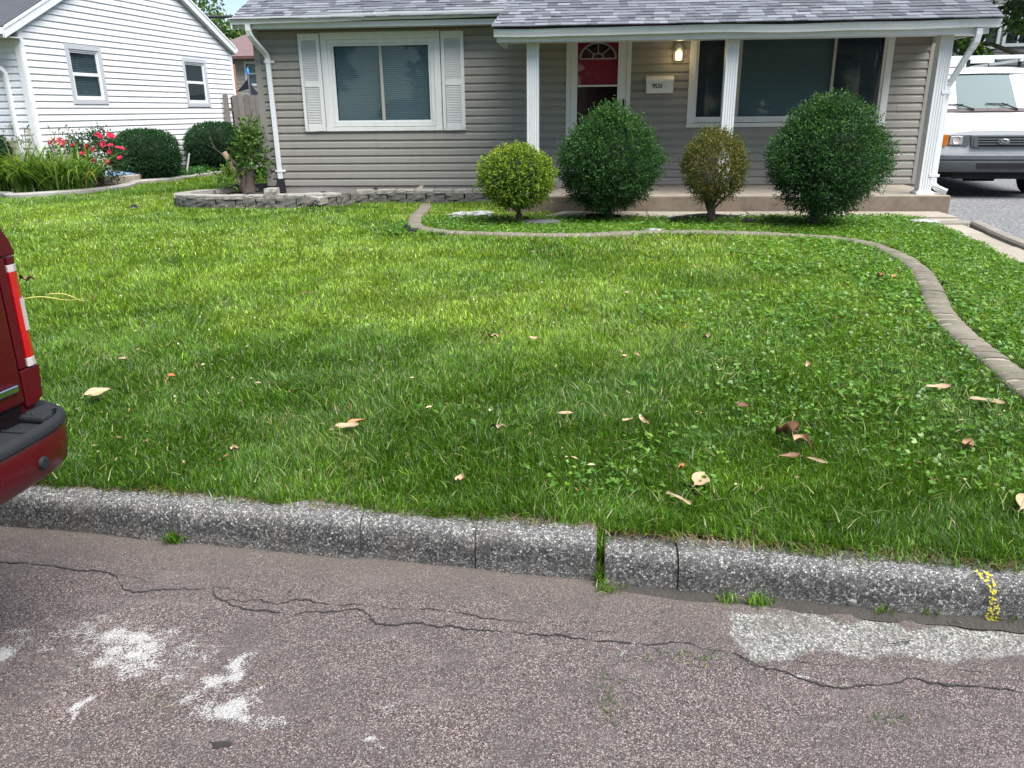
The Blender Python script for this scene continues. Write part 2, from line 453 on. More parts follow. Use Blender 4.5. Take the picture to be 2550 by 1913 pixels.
def glass(name, tint=(0.75, 0.8, 0.8), refl=1.0, rough=0.02, base=None, basefac=0.0):
    t = NT(name); t.t.nodes.remove(t.b)
    tr = t.n("BsdfTransparent"); tr.inputs[0].default_value = (*tint, 1)
    gl = t.n("BsdfGlossy"); gl.inputs["Roughness"].default_value = rough; gl.inputs["Color"].default_value = (.95, .97, 1, 1)
    fr = t.n("Fresnel"); fr.inputs["IOR"].default_value = 1.5
    f = t.math('MULTIPLY', fr.outputs[0], refl, True)
    # slight waviness
    bp = t.n("Bump"); bp.inputs["Strength"].default_value = 0.03; bp.inputs["Distance"].default_value = 0.02
    t.l(t.noise(3.0, 2), bp.inputs["Height"]); t.l(bp.outputs[0], gl.inputs["Normal"])
    src = tr.outputs[0]
    if base:
        df = t.n("BsdfDiffuse"); df.inputs[0].default_value = (*base, 1)
        mx0 = t.n("MixShader"); mx0.inputs[0].default_value = basefac
        t.l(src, mx0.inputs[1]); t.l(df.outputs[0], mx0.inputs[2]); src = mx0.outputs[0]
    mx = t.n("MixShader"); t.l(f, mx.inputs[0]); t.l(src, mx.inputs[1]); t.l(gl.outputs[0], mx.inputs[2])
    t.l(mx.outputs[0], t.out.inputs["Surface"])
    return t.m
MT['glass'] = glass("window_glass", (0.76, 0.85, 0.87), 0.5, 0.02, (0.05, 0.062, 0.066), 0.15)
MT['screen'] = glass("insect_screen_glass", (0.60, 0.69, 0.74), 0.5, 0.05, (0.035, 0.045, 0.052), 0.35)
MT['storm_top'] = glass("storm_glass_clear", (0.9, 0.85, 0.88), 0.4, 0.02)
MT['storm_low'] = glass("storm_screen", (0.66, 0.52, 0.66), 0.4, 0.08, (0.015, 0.012, 0.018), 0.45)
MT['windscreen'] = glass("windscreen_glass", (0.45, 0.55, 0.55), 0.5, 0.02, (0.055, 0.10, 0.105), 0.8)
MT['lens_red'] = plain("red_lens", (0.36, 0.003, 0.008), 0.12, 0.15, 40, 0.15, 160, coat=1)
MT['lens_white'] = plain("clear_lens", (0.48, 0.41, 0.40), 0.15, 0.12, 60, 0.2, 160, coat=1)
MT['lens_amber'] = plain("amber_lens", (0.62, 0.17, 0.012), 0.15, 0.2, 30, 0.3, 90, coat=1)
MT['headlamp'] = plain("headlamp_reflector", (0.70, 0.71, 0.70), 0.1, 0.3, 25, 0.4, 40, metal=.8)
def carpaint(name, c):
    t = NT(name)
    f = t.noise(2.5, 5, 0.6)
    t.color(t.mix(t.ramp(f, [(0.45, 0.0), (0.9, 0.12)]), c, mul(c, .6)))
    t.rough(t.ramp(t.noise(11, 4), [(0.3, 0.22), (0.75, 0.42)]))
    t.b.inputs["Coat Weight"].default_value = 0.25; t.b.inputs["Coat Roughness"].default_value = 0.12; t.b.inputs["Specular IOR Level"].default_value = 0.3
    return t.m
MT['redpaint'] = carpaint("dark_red_car_paint", (0.060, 0.001, 0.005))
MT['vanpaint'] = carpaint("white_van_paint", (0.50, 0.51, 0.525))
MT['chrome'] = plain("chrome", (0.75, 0.76, 0.76), 0.12, 0.05, 5, metal=1.0)
MT['steel'] = plain("steel", (0.45, 0.45, 0.46), 0.35, 0.15, 5, metal=.9)
MT['darkplastic'] = plain("charcoal_plastic", (0.017, 0.019, 0.021), 0.75, 0.25, 8, 0.25, 240, spec=.2)
MT['greyplastic'] = plain("grey_bumper_plastic", (0.075, 0.083, 0.092), 0.5, 0.25, 5, 0.1, 200)
MT['grille'] = plain("grille_plastic", (0.085, 0.094, 0.104), 0.45, 0.15, 6)
MT['rubber'] = plain("tyre_rubber", (0.016, 0.016, 0.017), 0.85, 0.2, 30, 0.3, 80)
MT['emblem'] = plain("emblem_blue", (0.012, 0.022, 0.075), 0.25, 0.1)
MT['ink'] = plain("number_ink", (0.02, 0.03, 0.035), 0.6, 0.2)
MT['mailwhite'] = weathered("mailbox_enamel", (0.70, 0.69, 0.66), (0.38, 0.34, 0.28), 0.4, 0.4)
MT['wood'] = plain("weathered_fence_wood", (0.165, 0.148, 0.132), 0.85, 0.35, 7, 0.4, 40, objrand=.3)
MT['orange_wood'] = plain("cedar_post", (0.34, 0.13, 0.07), 0.8, 0.25, 7, 0.3, 40)
MT['bark'] = plain("bark", (0.085, 0.066, 0.050), 0.9, 0.4, 22, 0.9, 55)
MT['darkbark'] = plain("dark_bark", (0.055, 0.045, 0.034), 0.9, 0.4, 22, 0.9, 55)
MT['cutwood'] = plain("cut_wood", (0.34, 0.25, 0.17), 0.85, 0.3, 15, 0.4, 60)
MT['wellcover'] = plain("bubble_cover", (0.20, 0.31, 0.44), 0.18, 0.15, 5, spec=.7)
MT['tan'] = concrete("tan_rim", (0.42, 0.36, 0.29), (0.30, 0.25, 0.20), 6)
MT['limestone'] = concrete("pale_rock", (0.50, 0.50, 0.48), (0.10, 0.10, 0.09), 14)
MT['slate'] = concrete("grey_stepping_stone", (0.115, 0.12, 0.13), (0.08, 0.08, 0.085), 4)
MT['net'] = plain("trampoline_net", (0.015, 0.018, 0.03), 0.8, 0.2)
MT['blue'] = plain("blue_cap", (0.03, 0.22, 0.60), 0.4, 0.1)
MT['wire'] = plain("power_cable", (0.03, 0.035, 0.045), 0.7, 0.1)
MT['grey_siding'] = weathered("far_grey_siding", (0.20, 0.205, 0.205), (0.15, 0.15, 0.15), 0.4, 0.6)
MT['beige_siding'] = weathered("far_beige_siding", (0.30, 0.275, 0.24), (0.22, 0.2, 0.18), 0.4, 0.6)
MT['red_petal'] = plain("red_petal", (0.50, 0.012, 0.055), 0.6, 0.3, 30)
MT['orange_petal'] = plain("orange_petal", (0.72, 0.16, 0.04), 0.6, 0.3, 30)
MT['yellow_paint'] = None
t = NT("yellow_kerb_paint")
f = t.math('ADD', t.math('MULTIPLY', t.voro(120), .9), t.math('MULTIPLY', t.noise(45, 4, .7), 1.0))
t.color(t.mix(t.noise(60), (0.40, 0.33, 0.015), (0.55, 0.49, 0.06))); t.rough(0.8); t.bump(t.voro(120), 0.9, 0.005)
tr_ = t.n("BsdfTransparent"); mx = t.n("MixShader"); t.l(t.ramp(f, [(0.99, 0.0), (1.10, 1.0)]), mx.inputs[0]); t.l(t.b.outputs[0], mx.inputs[1]); t.l(tr_.outputs[0], mx.inputs[2]); t.l(mx.outputs[0], t.out.inputs["Surface"])
MT['yellow_paint'] = t.m

def leafy(name, trans=0.35, rough=0.45, gloss=0.35):
    t = NT(name)
    a = t.attr("Col").outputs["Color"]
    t.color(a); t.rough(rough); t.b.inputs["Specular IOR Level"].default_value = gloss
    tl = t.n("BsdfTranslucent"); t.l(t.mix(1.0, a, (1.3, 1.25, 0.6), 'MULTIPLY'), tl.inputs[0])
    mx = t.n("MixShader"); mx.inputs[0].default_value = trans
    t.l(t.b.outputs[0], mx.inputs[1]); t.l(tl.outputs[0], mx.inputs[2]); t.l(mx.outputs[0], t.out.inputs["Surface"])
    return t.m
MT['grass'] = leafy("grass_blades", 0.38, 0.36, 0.5)
MT['leaf'] = leafy("shrub_leaves", 0.25, 0.5, 0.22)
MT['farleaf'] = leafy("tree_leaves", 0.35, 0.5, 0.3)
t = NT("dry_leaf")
oi = t.n("ObjectInfo").outputs["Random"]
tc = t.n("TexCoord").outputs["Object"]
c = t.ramp(oi, [(0.0, (0.26, 0.14, 0.07)), (0.5, (0.36, 0.24, 0.14)), (1.0, (0.44, 0.31, 0.19))])
c = t.mix(t.ramp(t.noise(60, 4, .7, tc), [(0.5, 0), (0.8, .5)]), c, (0.24, 0.13, 0.065))
t.color(c); t.rough(0.6); t.bump(t.noise(120, 3, .6, tc), .4, .003)
MT['dryleaf'] = t.m

MT['gutterdirt'] = plain("gutter_dirt", (0.060, 0.053, 0.044), 0.95, 0.5, 24, 1.0, 70, fine=.6)

t = NT("driveway_surface")
dv = t.voro(55, out="Color"); ds_ = t.n("SeparateColor"); t.l(dv, ds_.inputs[0])
c = t.ramp(ds_.outputs[0], [(0.0, (0.065, 0.065, 0.065)), (0.4, (0.12, 0.12, 0.122)), (0.8, (0.175, 0.175, 0.178)), (1.0, (0.28, 0.275, 0.27))])
c = t.mix(t.ramp(t.noise(1.2, 6, .65), [(0.45, 0.0), (0.75, 0.6)]), c, (0.135, 0.134, 0.132))
c = t.mix(t.ramp(t.noise(16, 3, .6), [(0.68, 0.0), (0.72, 0.7)]), c, (0.07, 0.066, 0.06))
t.color(c); t.rough(.9); t.bump(t.voro(55), .6, .01); MT['drive'] = t.m
MT['glass_dark'] = glass("dark_window_glass", (0.45, 0.52, 0.58), 0.28, 0.03, (0.03, 0.042, 0.055), 0.45)
MT['sash_grey'] = weathered("aluminium_sash", (0.33, 0.315, 0.285), (0.24, 0.22, 0.20), 0.3, 0.45)
CRACKS = [(4.5, [(-2.407, 2.509), (-2.178, 2.492), (-2.065, 2.483), (-1.986, 2.48), (-1.907, 2.467), (-1.82, 2.451), (-1.739, 2.454), (-1.686, 2.422), (-1.641, 2.378), (-1.6, 2.341), (-1.55, 2.333), (-1.502, 2.342), 
(-1.41, 2.354), (-1.317, 2.366), (-1.283, 2.363), (-1.234, 2.312), (-1.172, 2.3), (-1.106, 2.31), (-1.024, 2.294), (-0.958, 2.32), (-0.835, 2.308), (-0.739, 2.309), (-0.677, 2.308), (-0.587, 2.291), (-0.474, 2.305), 
(-0.405, 2.291), (-0.33, 2.271), (-0.216, 2.26), (-0.121, 2.252)]), (3, [(-1.739, 2.454), (-1.68, 2.434), (-1.624, 2.432), (-1.537, 2.397), (-1.457, 2.396), (-1.362, 2.363)]), (6.5, [(-1.234, 2.312), (-1.167, 2.274), 
(-1.11, 2.257), (-1.013, 2.249), (-0.932, 2.244), (-0.809, 2.265), (-0.729, 2.284), (-0.679, 2.232), (-0.629, 2.211), (-0.558, 2.213), (-0.507, 2.224), (-0.438, 2.202), (-0.404, 2.212), (-0.344, 2.198), (-0.239, 2.195), 
(-0.152, 2.188), (-0.049, 2.188), (0.036, 2.173), (0.17, 2.165), (0.248, 2.161), (0.34, 2.177), (0.408, 2.151), (0.498, 2.136), (0.534, 2.1), (0.562, 2.081), (0.619, 2.053), (0.683, 2.022), (0.73, 2.006), (0.778, 
1.998), (0.83, 2.006), (0.904, 2.019), (0.991, 2.052), (1.044, 2.044), (1.126, 2.039), (1.292, 2.02)]), (3, [(-1.308, 2.39), (-1.207, 2.368), (-1.141, 2.334), (-1.075, 2.328)]), (3, [(0.013, 2.232), (0.042, 2.215), 
(0.128, 2.226), (0.169, 2.243)]), (4, [(0.972, 2.249), (0.975, 2.227), (1.015, 2.219), (1.058, 2.233), (1.084, 2.243)]), (3, [(0.633, 2.115), (0.704, 2.104), (0.807, 2.099), (0.963, 2.102), (1.117, 2.101), (1.272, 
2.108)])]
GRAVEL = [(0.481, 2.374), (0.529, 2.186), (0.554, 2.093), (0.635, 2.124), (0.716, 2.151), (0.876, 2.154), (1.034, 2.153), (1.101, 2.126), (1.166, 2.133), (1.22, 2.162), (1.369, 2.177), (1.719, 2.185), (1.786, 2.293), 
(1.441, 2.324), (1.099, 2.328), (0.884, 2.362), (0.657, 2.376)]
PAINT = [(-1.411, 2.048, 0.154, -0.06, 0.5, 1.0), (-1.391, 1.97, 0.16, -0.022, 0.35, 0.8), (-1.477, 1.96, 0.021, 0.023, 0.4, 0.9), (-1.78, 1.977, 0.062, -0.004, 1.2, 0.9), (-1.046, 1.937, -0.011, -0.087, 0.35, 1.0), 
(-1.027, 1.971, 0.02, 0.018, 0.6, 0.9), (-0.994, 1.781, 0.091, -0.008, 0.45, 1.0), (-1.053, 1.762, -0.039, -0.017, 0.4, 0.8), (-0.903, 1.853, 0.085, -0.001, 0.25, 0.6), (-0.867, 1.762, 0.064, -0.009, 0.4, 0.5), (-1.416, 
1.775, -0.012, -0.065, 0.14, 1.0), (-1.51, 1.824, 0.048, 0.012, 0.4, 0.4), (-1.566, 1.92, 0.056, -0.008, 0.2, 0.6), (-1.689, 1.866, 0.117, -0.015, 0.2, 0.5), (-1.229, 1.778, -0.029, -0.024, 0.3, 0.5), (-1.835, 2.045, 
0.024, -0.008, 0.5, 0.7), (-0.563, 1.675, 0.032, -0.014, 0.5, 0.9), (-0.498, 1.664, 0.008, 0.006, 0.5, 0.6), (-0.483, 1.836, 0.053, -0.007, 0.3, 0.55), (-0.493, 1.768, 0.076, -0.008, 0.3, 0.3), (0.18, 2.139, 0.012, 
0.014, 0.4, 0.9), (0.669, 2.006, 0.057, -0.012, 0.12, 0.9), (0.725, 1.742, 0.039, -0.003, 0.3, 0.4), (0.487, 1.688, 0.089, 0.001, 0.25, 0.5), (-0.699, 1.713, 0.008, 0.007, 0.6, 0.6)]
OIL = [(-0.94, 1.647, 0.025, -0.002, 0.5)]
LEAVES = [(-2.481, 3.716, 0.238), (-1.059, 3.354, 0.227), (-1.035, 3.409, 0.228), (0.477, 2.914, 0.213), (0.38, 2.769, 0.208), (0.299, 3.487, 0.231), (-0.06, 3.55, 0.233), (1.8, 3.987, 0.246), (1.955, 3.808, 0.241), 
(0.905, 3.356, 0.227), (0.952, 3.277, 0.224), (0.876, 3.145, 0.22), (0.965, 3.124, 0.219), (-0.47, 2.858, 0.211), (1.63, 2.8, 0.209), (0.788, 3.699, 0.237), (1.228, 4.289, 0.256), (0.764, 4.791, 0.271), (-0.535, 4.763, 
0.27), (-0.286, 4.774, 0.271), (0.344, 5.895, 0.306), (2.327, 6.447, 0.323), (2.451, 6.482, 0.324), (1.624, 3.278, 0.224), (-1.486, 3.086, 0.218), (-2.651, 4.265, 0.255), (-2.221, 3.994, 0.246), (0.254, 4.441, 0.26), 
(0.33, 4.478, 0.262), (-0.364, 3.361, 0.227), (0.417, 3.024, 0.216), (0.225, 3.489, 0.231), (-2.088, 5.856, 0.304), (-4.545, 6.179, 0.314)]
# ------------------------------------------------------------------ ground, road, kerb, lawn
def kerb_y(x): return 2.53 - 0.095 * x              # front top edge of the kerb
def lawn_z(x, y):
    d = np.clip((y - 2.5 + 0.095 * x) / 4.5, 0, 1)
    return 0.15 + 0.14 * d + (N1(x, y, 0.9, 2) - 0.5) * 0.035 * np.clip((y - kerb_y(x) - .2) / 0.8, 0, 1)
def lz(x, y): return float(lawn_z(np.array(float(x)), np.array(float(y))))

tag(MB().box(-300, 300, -300, 300, -0.6, -0.06).build("ground", MT['farground']), kind="structure")

# road: fine near patch with wear attributes, coarse far sheet around it
def road_sheet():
    xs = np.unique(np.concatenate([np.linspace(-60, -2.9, 40), np.arange(-2.9, 2.4, 0.0125), np.linspace(2.4, 60, 40)]))
    ys = np.unique(np.concatenate([np.linspace(-6, 1.2, 30), np.arange(1.2, 2.9, 0.0125)]))
    X, Y = np.meshgrid(xs, ys)
    yy = Y.copy()
    lim = kerb_y(X) + 0.05
    Y = np.minimum(Y, lim + 0.0 * X)
    paint = np.zeros(X.shape)
    XO, YO = X, Y
    X = XO + (N2(XO, YO, 9, 4) - .5) * .20; Y = YO + (N4(XO, YO, 9, 4) - .5) * .13
    for cx_, cy_, ux, uy, w, st in PAINT:
        L = math.hypot(ux, uy); a, b = ux / L, uy / L
        u = ((X - cx_) * a + (Y - cy_) * b) / L; v = (-(X - cx_) * b + (Y - cy_) * a) / (L * max(w, .12))
        r_ = np.sqrt(u * u + v * v)
        paint = np.maximum(paint, st * np.clip(1.75 - r_ * 1.15, 0, 1)); paint = np.maximum(paint, st * .62 * np.clip(2.6 - r_, 0, 1))
    X, Y = XO, YO
    paint *= np.clip(.45 + 1.0 * N3(X, Y, 22, 4), 0, 1.15)
    wob = (N2(X, Y, 9, 4) - 0.5) * 0.16
    gin = in_poly((X + wob).ravel(), (Y + wob).ravel(), GRAVEL).reshape(X.shape).astype(float)
    k = np.ones(5) / 5
    for ax in (0, 1): gin = np.apply_along_axis(lambda m: np.convolve(m, k, 'same'), ax, gin)
    dk = kerb_y(X) - Y
    dust = np.clip(1 - dk / 0.42, 0, 1) ** 1.3
    Z = (N3(X, Y, 3, 3) - 0.5) * 0.008 - 0.012 * np.clip(1 - dk / 0.5, 0, 1) * 0
    Z = np.where(gin > 0.3, Z - 0.008 * gin, Z)
    nx, ny = len(xs), len(ys)
    idx = np.arange(nx * ny).reshape(ny, nx)
    q = np.stack([idx[:-1, :-1], idx[:-1, 1:], idx[1:, 1:], idx[1:, :-1]], -1).reshape(-1, 4)
    me = np_mesh("road", np.stack([X, Y, Z], -1).reshape(-1, 3), q.ravel(), np.arange(len(q)) * 4, np.stack([paint, gin, dust], -1).reshape(-1, 3), True)
    return me
road = tag(link("road", road_sheet(), MT['road']), kind="structure")

# cracks: narrow jagged strips of dirt-filled gap lying in the road
for wmm, path in CRACKS:
    p = smooth_path(path, 0.006)
    n = len(p); t_ = np.gradient(p, axis=0); t_ /= np.linalg.norm(t_, axis=1)[:, None] + 1e-9
    nrm = np.stack([-t_[:, 1], t_[:, 0]], 1)
    s_ = np.arange(n) * 0.006
    jit = (N4(s_ * 30, s_ * 0 + wmm, 1, 3) - 0.5)[:, None] * 0.026 + (N2(s_ * 150, s_ * 0 + wmm, 1, 2) - .5)[:, None] * .009
    w = (wmm * 0.001) * np.clip(2.6 * N3(s_ * 14, s_ * 0 + wmm * 3, 1, 3) - .55, .06, 1.6) * 0.55
    w *= np.clip(np.minimum(np.arange(n), n - 1 - np.arange(n)) / 6, 0.1, 1)
    c0 = p + nrm * jit
    A_, B_ = c0 + nrm * w[:, None], c0 - nrm * w[:, None]
    zc = (N3(c0[:, 0], c0[:, 1], 3, 3) - 0.5) * 0.008 + 0.0035
    V_ = np.concatenate([np.c_[A_, zc], np.c_[B_, zc]])
    i = np.arange(n - 1); q = np.stack([i, i + 1, n + i + 1, n + i], -1)
    link("crack", np_mesh("crack", V_, q.ravel(), np.arange(len(q)) * 4), MT['crack'], road)
# oil blot
cx_, cy_, ux, uy, w = OIL[0]
MB().add([(cx_ + (0.021 + 0.009 * math.sin(3 * a) + 0.006 * math.cos(5 * a)) * math.cos(a) * 1.2, cy_ + (0.017 + 0.006 * math.sin(2 * a + 1)) * math.sin(a), 0.004) for a in np.linspace(0, 2 * math.pi, 26)[:-1]], [tuple(range(25))]).build("tar_blot", MT['crack'], road)

# kerb stones
kerb = root("kerb", (-0.5, 2.58, 0), None, None)
tag(kerb, kind="structure")
def kerb_stone(x0, x1, dy=0.0, dz=0.0, seed=0):
    prof = [(0.0, -0.12), (0.0, 0.0), (-0.004, 0.05), (0.002, 0.09), (0.010, 0.122), (0.024, 0.141), (0.045, 0.149), (0.085, 0.152), (0.14, 0.150), (0.16, 0.146), (0.16, -0.12)]
    n = max(4, int((x1 - x0) / 0.025)); rings = []
    for i in range(n + 1):
        x = x0 + (x1 - x0) * i / n
        endr = 0.003 * max(0, 1 - min(i, n - i) / 1.5)
        ring = []
        for k, (py, pz) in enumerate(prof):
            nz = (float(N2(np.array(x * 1.0 + seed), np.array(k * 0.37), 9, 3)) - 0.5)
            a = 0.013 * nz + 0.02 * (float(N1(np.array(x + seed), np.array(0.5), 3.0, 2)) - .5)
            ring.append((x, kerb_y(x) + py + a + dy + endr, pz + (0.014 * nz + dz - endr if pz > 0.05 else 0)))
        rings.append(ring)
    m = MB(); m.loft(rings)
    return m.build("kerb_stone", MT['kerb'], kerb, smooth=True)
KJ = [(-9.0, -5.0, 0, 0), (-4.997, -3.0, 0, 0), (-2.997, -1.586, 0, 0), (-1.581, -0.8135, 0, .002), (-0.8105, -0.371, 0, 0), (-0.3675, 0.072, -.002, .002), (0.100, 0.352, -0.030, -0.022), (0.3555, 1.62, -0.040, -0.012), (1.63, 3.2, -0.035, 0)]
for i, (a, b, dy, dz) in enumerate(KJ): kerb_stone(a, b, dy, dz, i * 3.1)
# sprayed yellow mark on one kerb stone: follows the kerb section
m = MB(); prof = [(-0.003, 0.005), (-0.004, 0.03), (-0.006, 0.05), (-0.001, 0.09), (0.006, 0.124), (0.021, 0.143), (0.045, 0.152), (0.075, 0.155)]
def ymark(u, v):
    k = v * (len(prof) - 1); i = min(int(k), len(prof) - 2); f = k - i
    py = prof[i][0] * (1 - f) + prof[i + 1][0] * f; pz = prof[i][1] * (1 - f) + prof[i + 1][1] * f
    x = 1.352 + (u - 0.5) * (0.030 + 0.010 * math.sin(v * 9)) - 0.028 * v ** 2 + 0.004 * math.sin(v * 23)
    nz = .02 * (float(N1(np.array(x + 7 * 3.1), np.array(0.5), 3.0, 2)) - .5)
    return (x, kerb_y(x) + py - 0.040 + nz - 0.0075, pz - 0.012 + 0.007)
m.grid(ymark, 4, 18).build("yellow_spray_mark", MT['yellow_paint'], kerb, smooth='all')

# dirt wedge along the foot of the right kerb stones and in the gap
m = MB()
def dirt(u, v):
    x = 0.06 + 2.0 * u
    wv = 0.008 + 0.055 * float(N2(np.array(x), np.array(0.), 5, 3)) * min(1, (x + .05) * 2)
    y = kerb_y(x) - 0.045 - wv + (wv + .02) * v
    return (x, y, -0.012 + 0.010 + (0.028 * min(1, x * 2) * (0.4 + float(N3(np.array(x), np.array(v), 12, 3)))) * v ** 1.2)
tag(m.grid(dirt, 140, 5).build("gutter_dirt", MT['gutterdirt'], smooth='all'), kind="structure")

# lawn base sheet
BED = [(-13.5, 12.95), (-11.5, 13.35), (-10.07, 13.42), (-9.56, 13.06), (-9.16, 13.29), (-8.78, 13.84), (-8.56, 14.45), (-8.66, 15.10), (-8.80, 15.75), (-8.45, 16.36), (-8.41, 17.6), (-8.27, 18.6), (-8.1, 20.4)]
BEDP = smooth_path(BED, 0.12)
bed_poly = [tuple(p) for p in BEDP] + [(-9.2, 21.2), (-14, 21.2), (-14, 12.9)]
PLANT_OUT = [(-1.05, 12.31), (-2.2, 12.29), (-3.30, 12.25), (-3.62, 11.85), (-4.0, 11.60), (-4.8, 11.52), (-5.45, 11.50), (-5.9, 11.60), (-6.14, 11.88), (-6.08, 12.2), (-5.82, 12.58), (-5.45, 12.93), (-4.97, 13.02)]
PLP = smooth_path(PLANT_OUT, 0.05)
plant_poly = [tuple(p) for p in PLP] + [(-4.97, 12.7), (-1.05, 12.7)]
EDGE = [(2.26, 2.75), (2.27, 3.3), (2.27, 4.0), (2.30, 4.35), (2.32, 4.7), (2.36, 5.1), (2.45, 5.6), (2.66, 6.3), (2.80, 6.9), (2.88, 7.6), (2.80, 8.22), (2.42, 8.70), (1.6, 8.93), (0.65, 8.92), (-0.2, 8.72), (-1.08, 8.83), (-1.6, 9.03), (-1.96, 9.5), (-2.15, 10.4), (-2.2, 11.2), (-2.3, 11.9)]
EDP = smooth_path(EDGE, 0.116)
def walk_left(y): return 3.62 + (y - 5.5) * 0.108 if y > 2 else 3.3
def build_lawn():
    xs = np.concatenate([np.linspace(-40, -13, 28)[:-1], np.arange(-13, 4.6, 0.12)])
    ys = np.concatenate([np.linspace(0, 12, 130), np.linspace(12, 45, 60)[1:]])
    X, D = np.meshgrid(xs, ys)
    wl = 3.62 + (D + 2.5 - 5.5) * 0.108
    Y = kerb_y(X) + 0.13 + D
    X = np.where(X > 3.9, np.minimum(X, np.where(Y < 10.5, 3.64 + (Y - 5.5) * 0.108 + .03, 4.6)), X)
    Z = lawn_z(X, Y) - 0.012
    idx = np.arange(X.size).reshape(X.shape)
    q = np.stack([idx[:-1, :-1], idx[:-1, 1:], idx[1:, 1:], idx[1:, :-1]], -1).reshape(-1, 4)
    return np_mesh("lawn", np.stack([X, Y, Z], -1).reshape(-1, 3), q.ravel(), np.arange(len(q)) * 4, None, True)
tag(link("lawn", build_lawn(), MT['thatch']), kind="structure")

# driveway, its kerb, and the walk
tag(MB().box(4.35, 10.5, 2.2, 45, -0.1, 0.245).build("driveway", MT['drive']), kind="structure")
dk = [(3.98, 3.0), (4.08, 6.6), (4.17, 7.6), (4.26, 8.2), (4.33, 8.9), (4.42, 9.5), (4.52, 10.0)]
walkway = root("walkway", (2.0, 10.5, 0.27), None, None); tag(walkway, kind="structure")
sl_x = [-0.42, 0.85, 2.15, 3.45, 4.62]
for i in range(4):
    a, b = sl_x[i] + 0.005, sl_x[i + 1] - 0.005
    m = MB(); m.prism([(a + (0.0 if i else 0.16), 11.04), (b, 11.04), (b, 10.50), (a - (0 if i else 0.10), 10.53)], lambda p, t: (p[0], p[1], t), 0.15, 0.306 - 0.003 * (i % 2))
    m.build("walk_slab", MT['walk'], walkway, bevel=0.008)
ys = [10.02, 9.2, 8.3, 7.4, 6.5, 5.4, 4.2, 3.0]
for i in range(7):
    a, b = ys[i] - 0.004, ys[i + 1] + 0.004
    ll = lambda y: 3.56 + (y - 5.5) * 0.112
    rr_ = lambda y: 4.20 + (y - 7.6) * 0.105
    m = MB(); m.prism([(ll(a), a), (rr_(a), a), (rr_(b), b), (ll(b), b)], lambda p, t: (p[0], p[1], t), 0.1, 0.283 - 0.004 * (i % 2) - 0.016 * max(0, i - 2))
    m.build("walk_slab", MT['walk'], walkway, bevel=0.008)
m = MB(); m.prism([(3.95, 10.05), (4.55, 10.05), (4.62, 10.49), (3.5, 10.49), (3.5, 10.05)], lambda p, t: (p[0], p[1], t), 0.1, 0.279); m.build("walk_slab", MT['walk'], walkway, bevel=0.006)
# rounded driveway kerb pieces (with a return at the walk corner)
dker = root("driveway_kerb", (4.3, 8.5, 0.2), None, None); tag(dker, kind="structure")
kp = smooth_path([(4.02, 3.0), (4.13, 6.0), (4.30, 8.05), (4.38, 8.8), (4.48, 9.4), (4.55, 9.85)], 0.05)
def kerb_run(pts, name="kerb_piece", h=0.34):
    rings = []
    for i, p in enumerate(pts):
        d = pts[min(i + 1, len(pts) - 1)] - pts[max(i - 1, 0)]; d = d / np.linalg.norm(d); nn = np.array([-d[1], d[0]])
        prof = [(-.07, .18), (-.068, h - .03), (-.05, h - .008), (0.0, h), (.05, h - .008), (.068, h - .03), (.07, .18)]
        j = (float(N2(np.array(p[0]), np.array(p[1]), 6, 3)) - .5) * 0.012
        rings.append([(p[0] + nn[0] * (a + j), p[1] + nn[1] * (a + j), b + (j if b > .2 else 0)) for a, b in prof])
    MB().loft(rings).build(name, MT['drivekerb'], dker, smooth=True)
cuts = list(range(0, len(kp), 26)) + [len(kp)]
for a, b in zip(cuts[:-1], cuts[1:]):
    if b - a > 3: kerb_run(kp[a:b] if b == len(kp) else np.concatenate([kp[a:b], kp[b:b + 1] * 0.8 + kp[b - 1:b] * 0.2]))
kerb_run(np.array([(4.50, 9.98), (4.35, 9.97), (4.2, 9.97), (4.06, 9.98)]), h=0.325)

# stamped brick-pattern concrete edging: each moulded brick is a piece, over a mortar bed
edging = root("brick_edging", (1.0, 8.9, 0.26), "curving strip of narrow grey brown edging bricks set in the lawn", "edging")
m = MB(); rings = []
for i, p in enumerate(EDP):
    d = EDP[min(i + 1, len(EDP) - 1)] - EDP[max(i - 1, 0)]; d = d / np.linalg.norm(d); nn = np.array([-d[1], d[0]])
    z = lz(*p)
    rings.append([(p[0] + nn[0] * a, p[1] + nn[1] * a, z + b) for a, b in ((-.078, -.06), (-.074, .030), (-.04, .040), (.04, .040), (.074, .030), (.078, -.06))])
m.loft(rings).build("mortar_bed", MT['mortar'], edging, smooth=True)
bmes = []
for s in range(4):
    r0 = random.Random(s)
    m = MB(); W = 0.088; L = 0.0535
    rings = []
    for k in range(5):
        u = -L + 2 * L * k / 4
        e = 0.004 if k in (0, 4) else 0
        rings.append([(u, a * (1 - e * 2), b - (e if b > 0 else 0) + (r0.uniform(-.002, .002) if b > 0 else 0)) for a, b in ((-W, -.07), (-W, .020), (-W * .86, .036), (-W * .5, .046), (0, .048), (W * .5, .046), (W * .86, .036), (W, .020), (W, -.07))])
    m.loft(rings); bmes.append(m.mesh("edging_brick", smooth=True))
for i in range(len(EDP) - 1):
    p = (EDP[i] + EDP[i + 1]) / 2; d = EDP[i + 1] - EDP[i]
    o = link("brick", bmes[i % 4], MT['edge'], edging, loc=(p[0], p[1], lz(*p) + random.uniform(-.004, .003)), rot=(random.uniform(-.03, .03), random.uniform(-.03, .03), math.atan2(d[1], d[0]) + random.uniform(-.02, .02)))

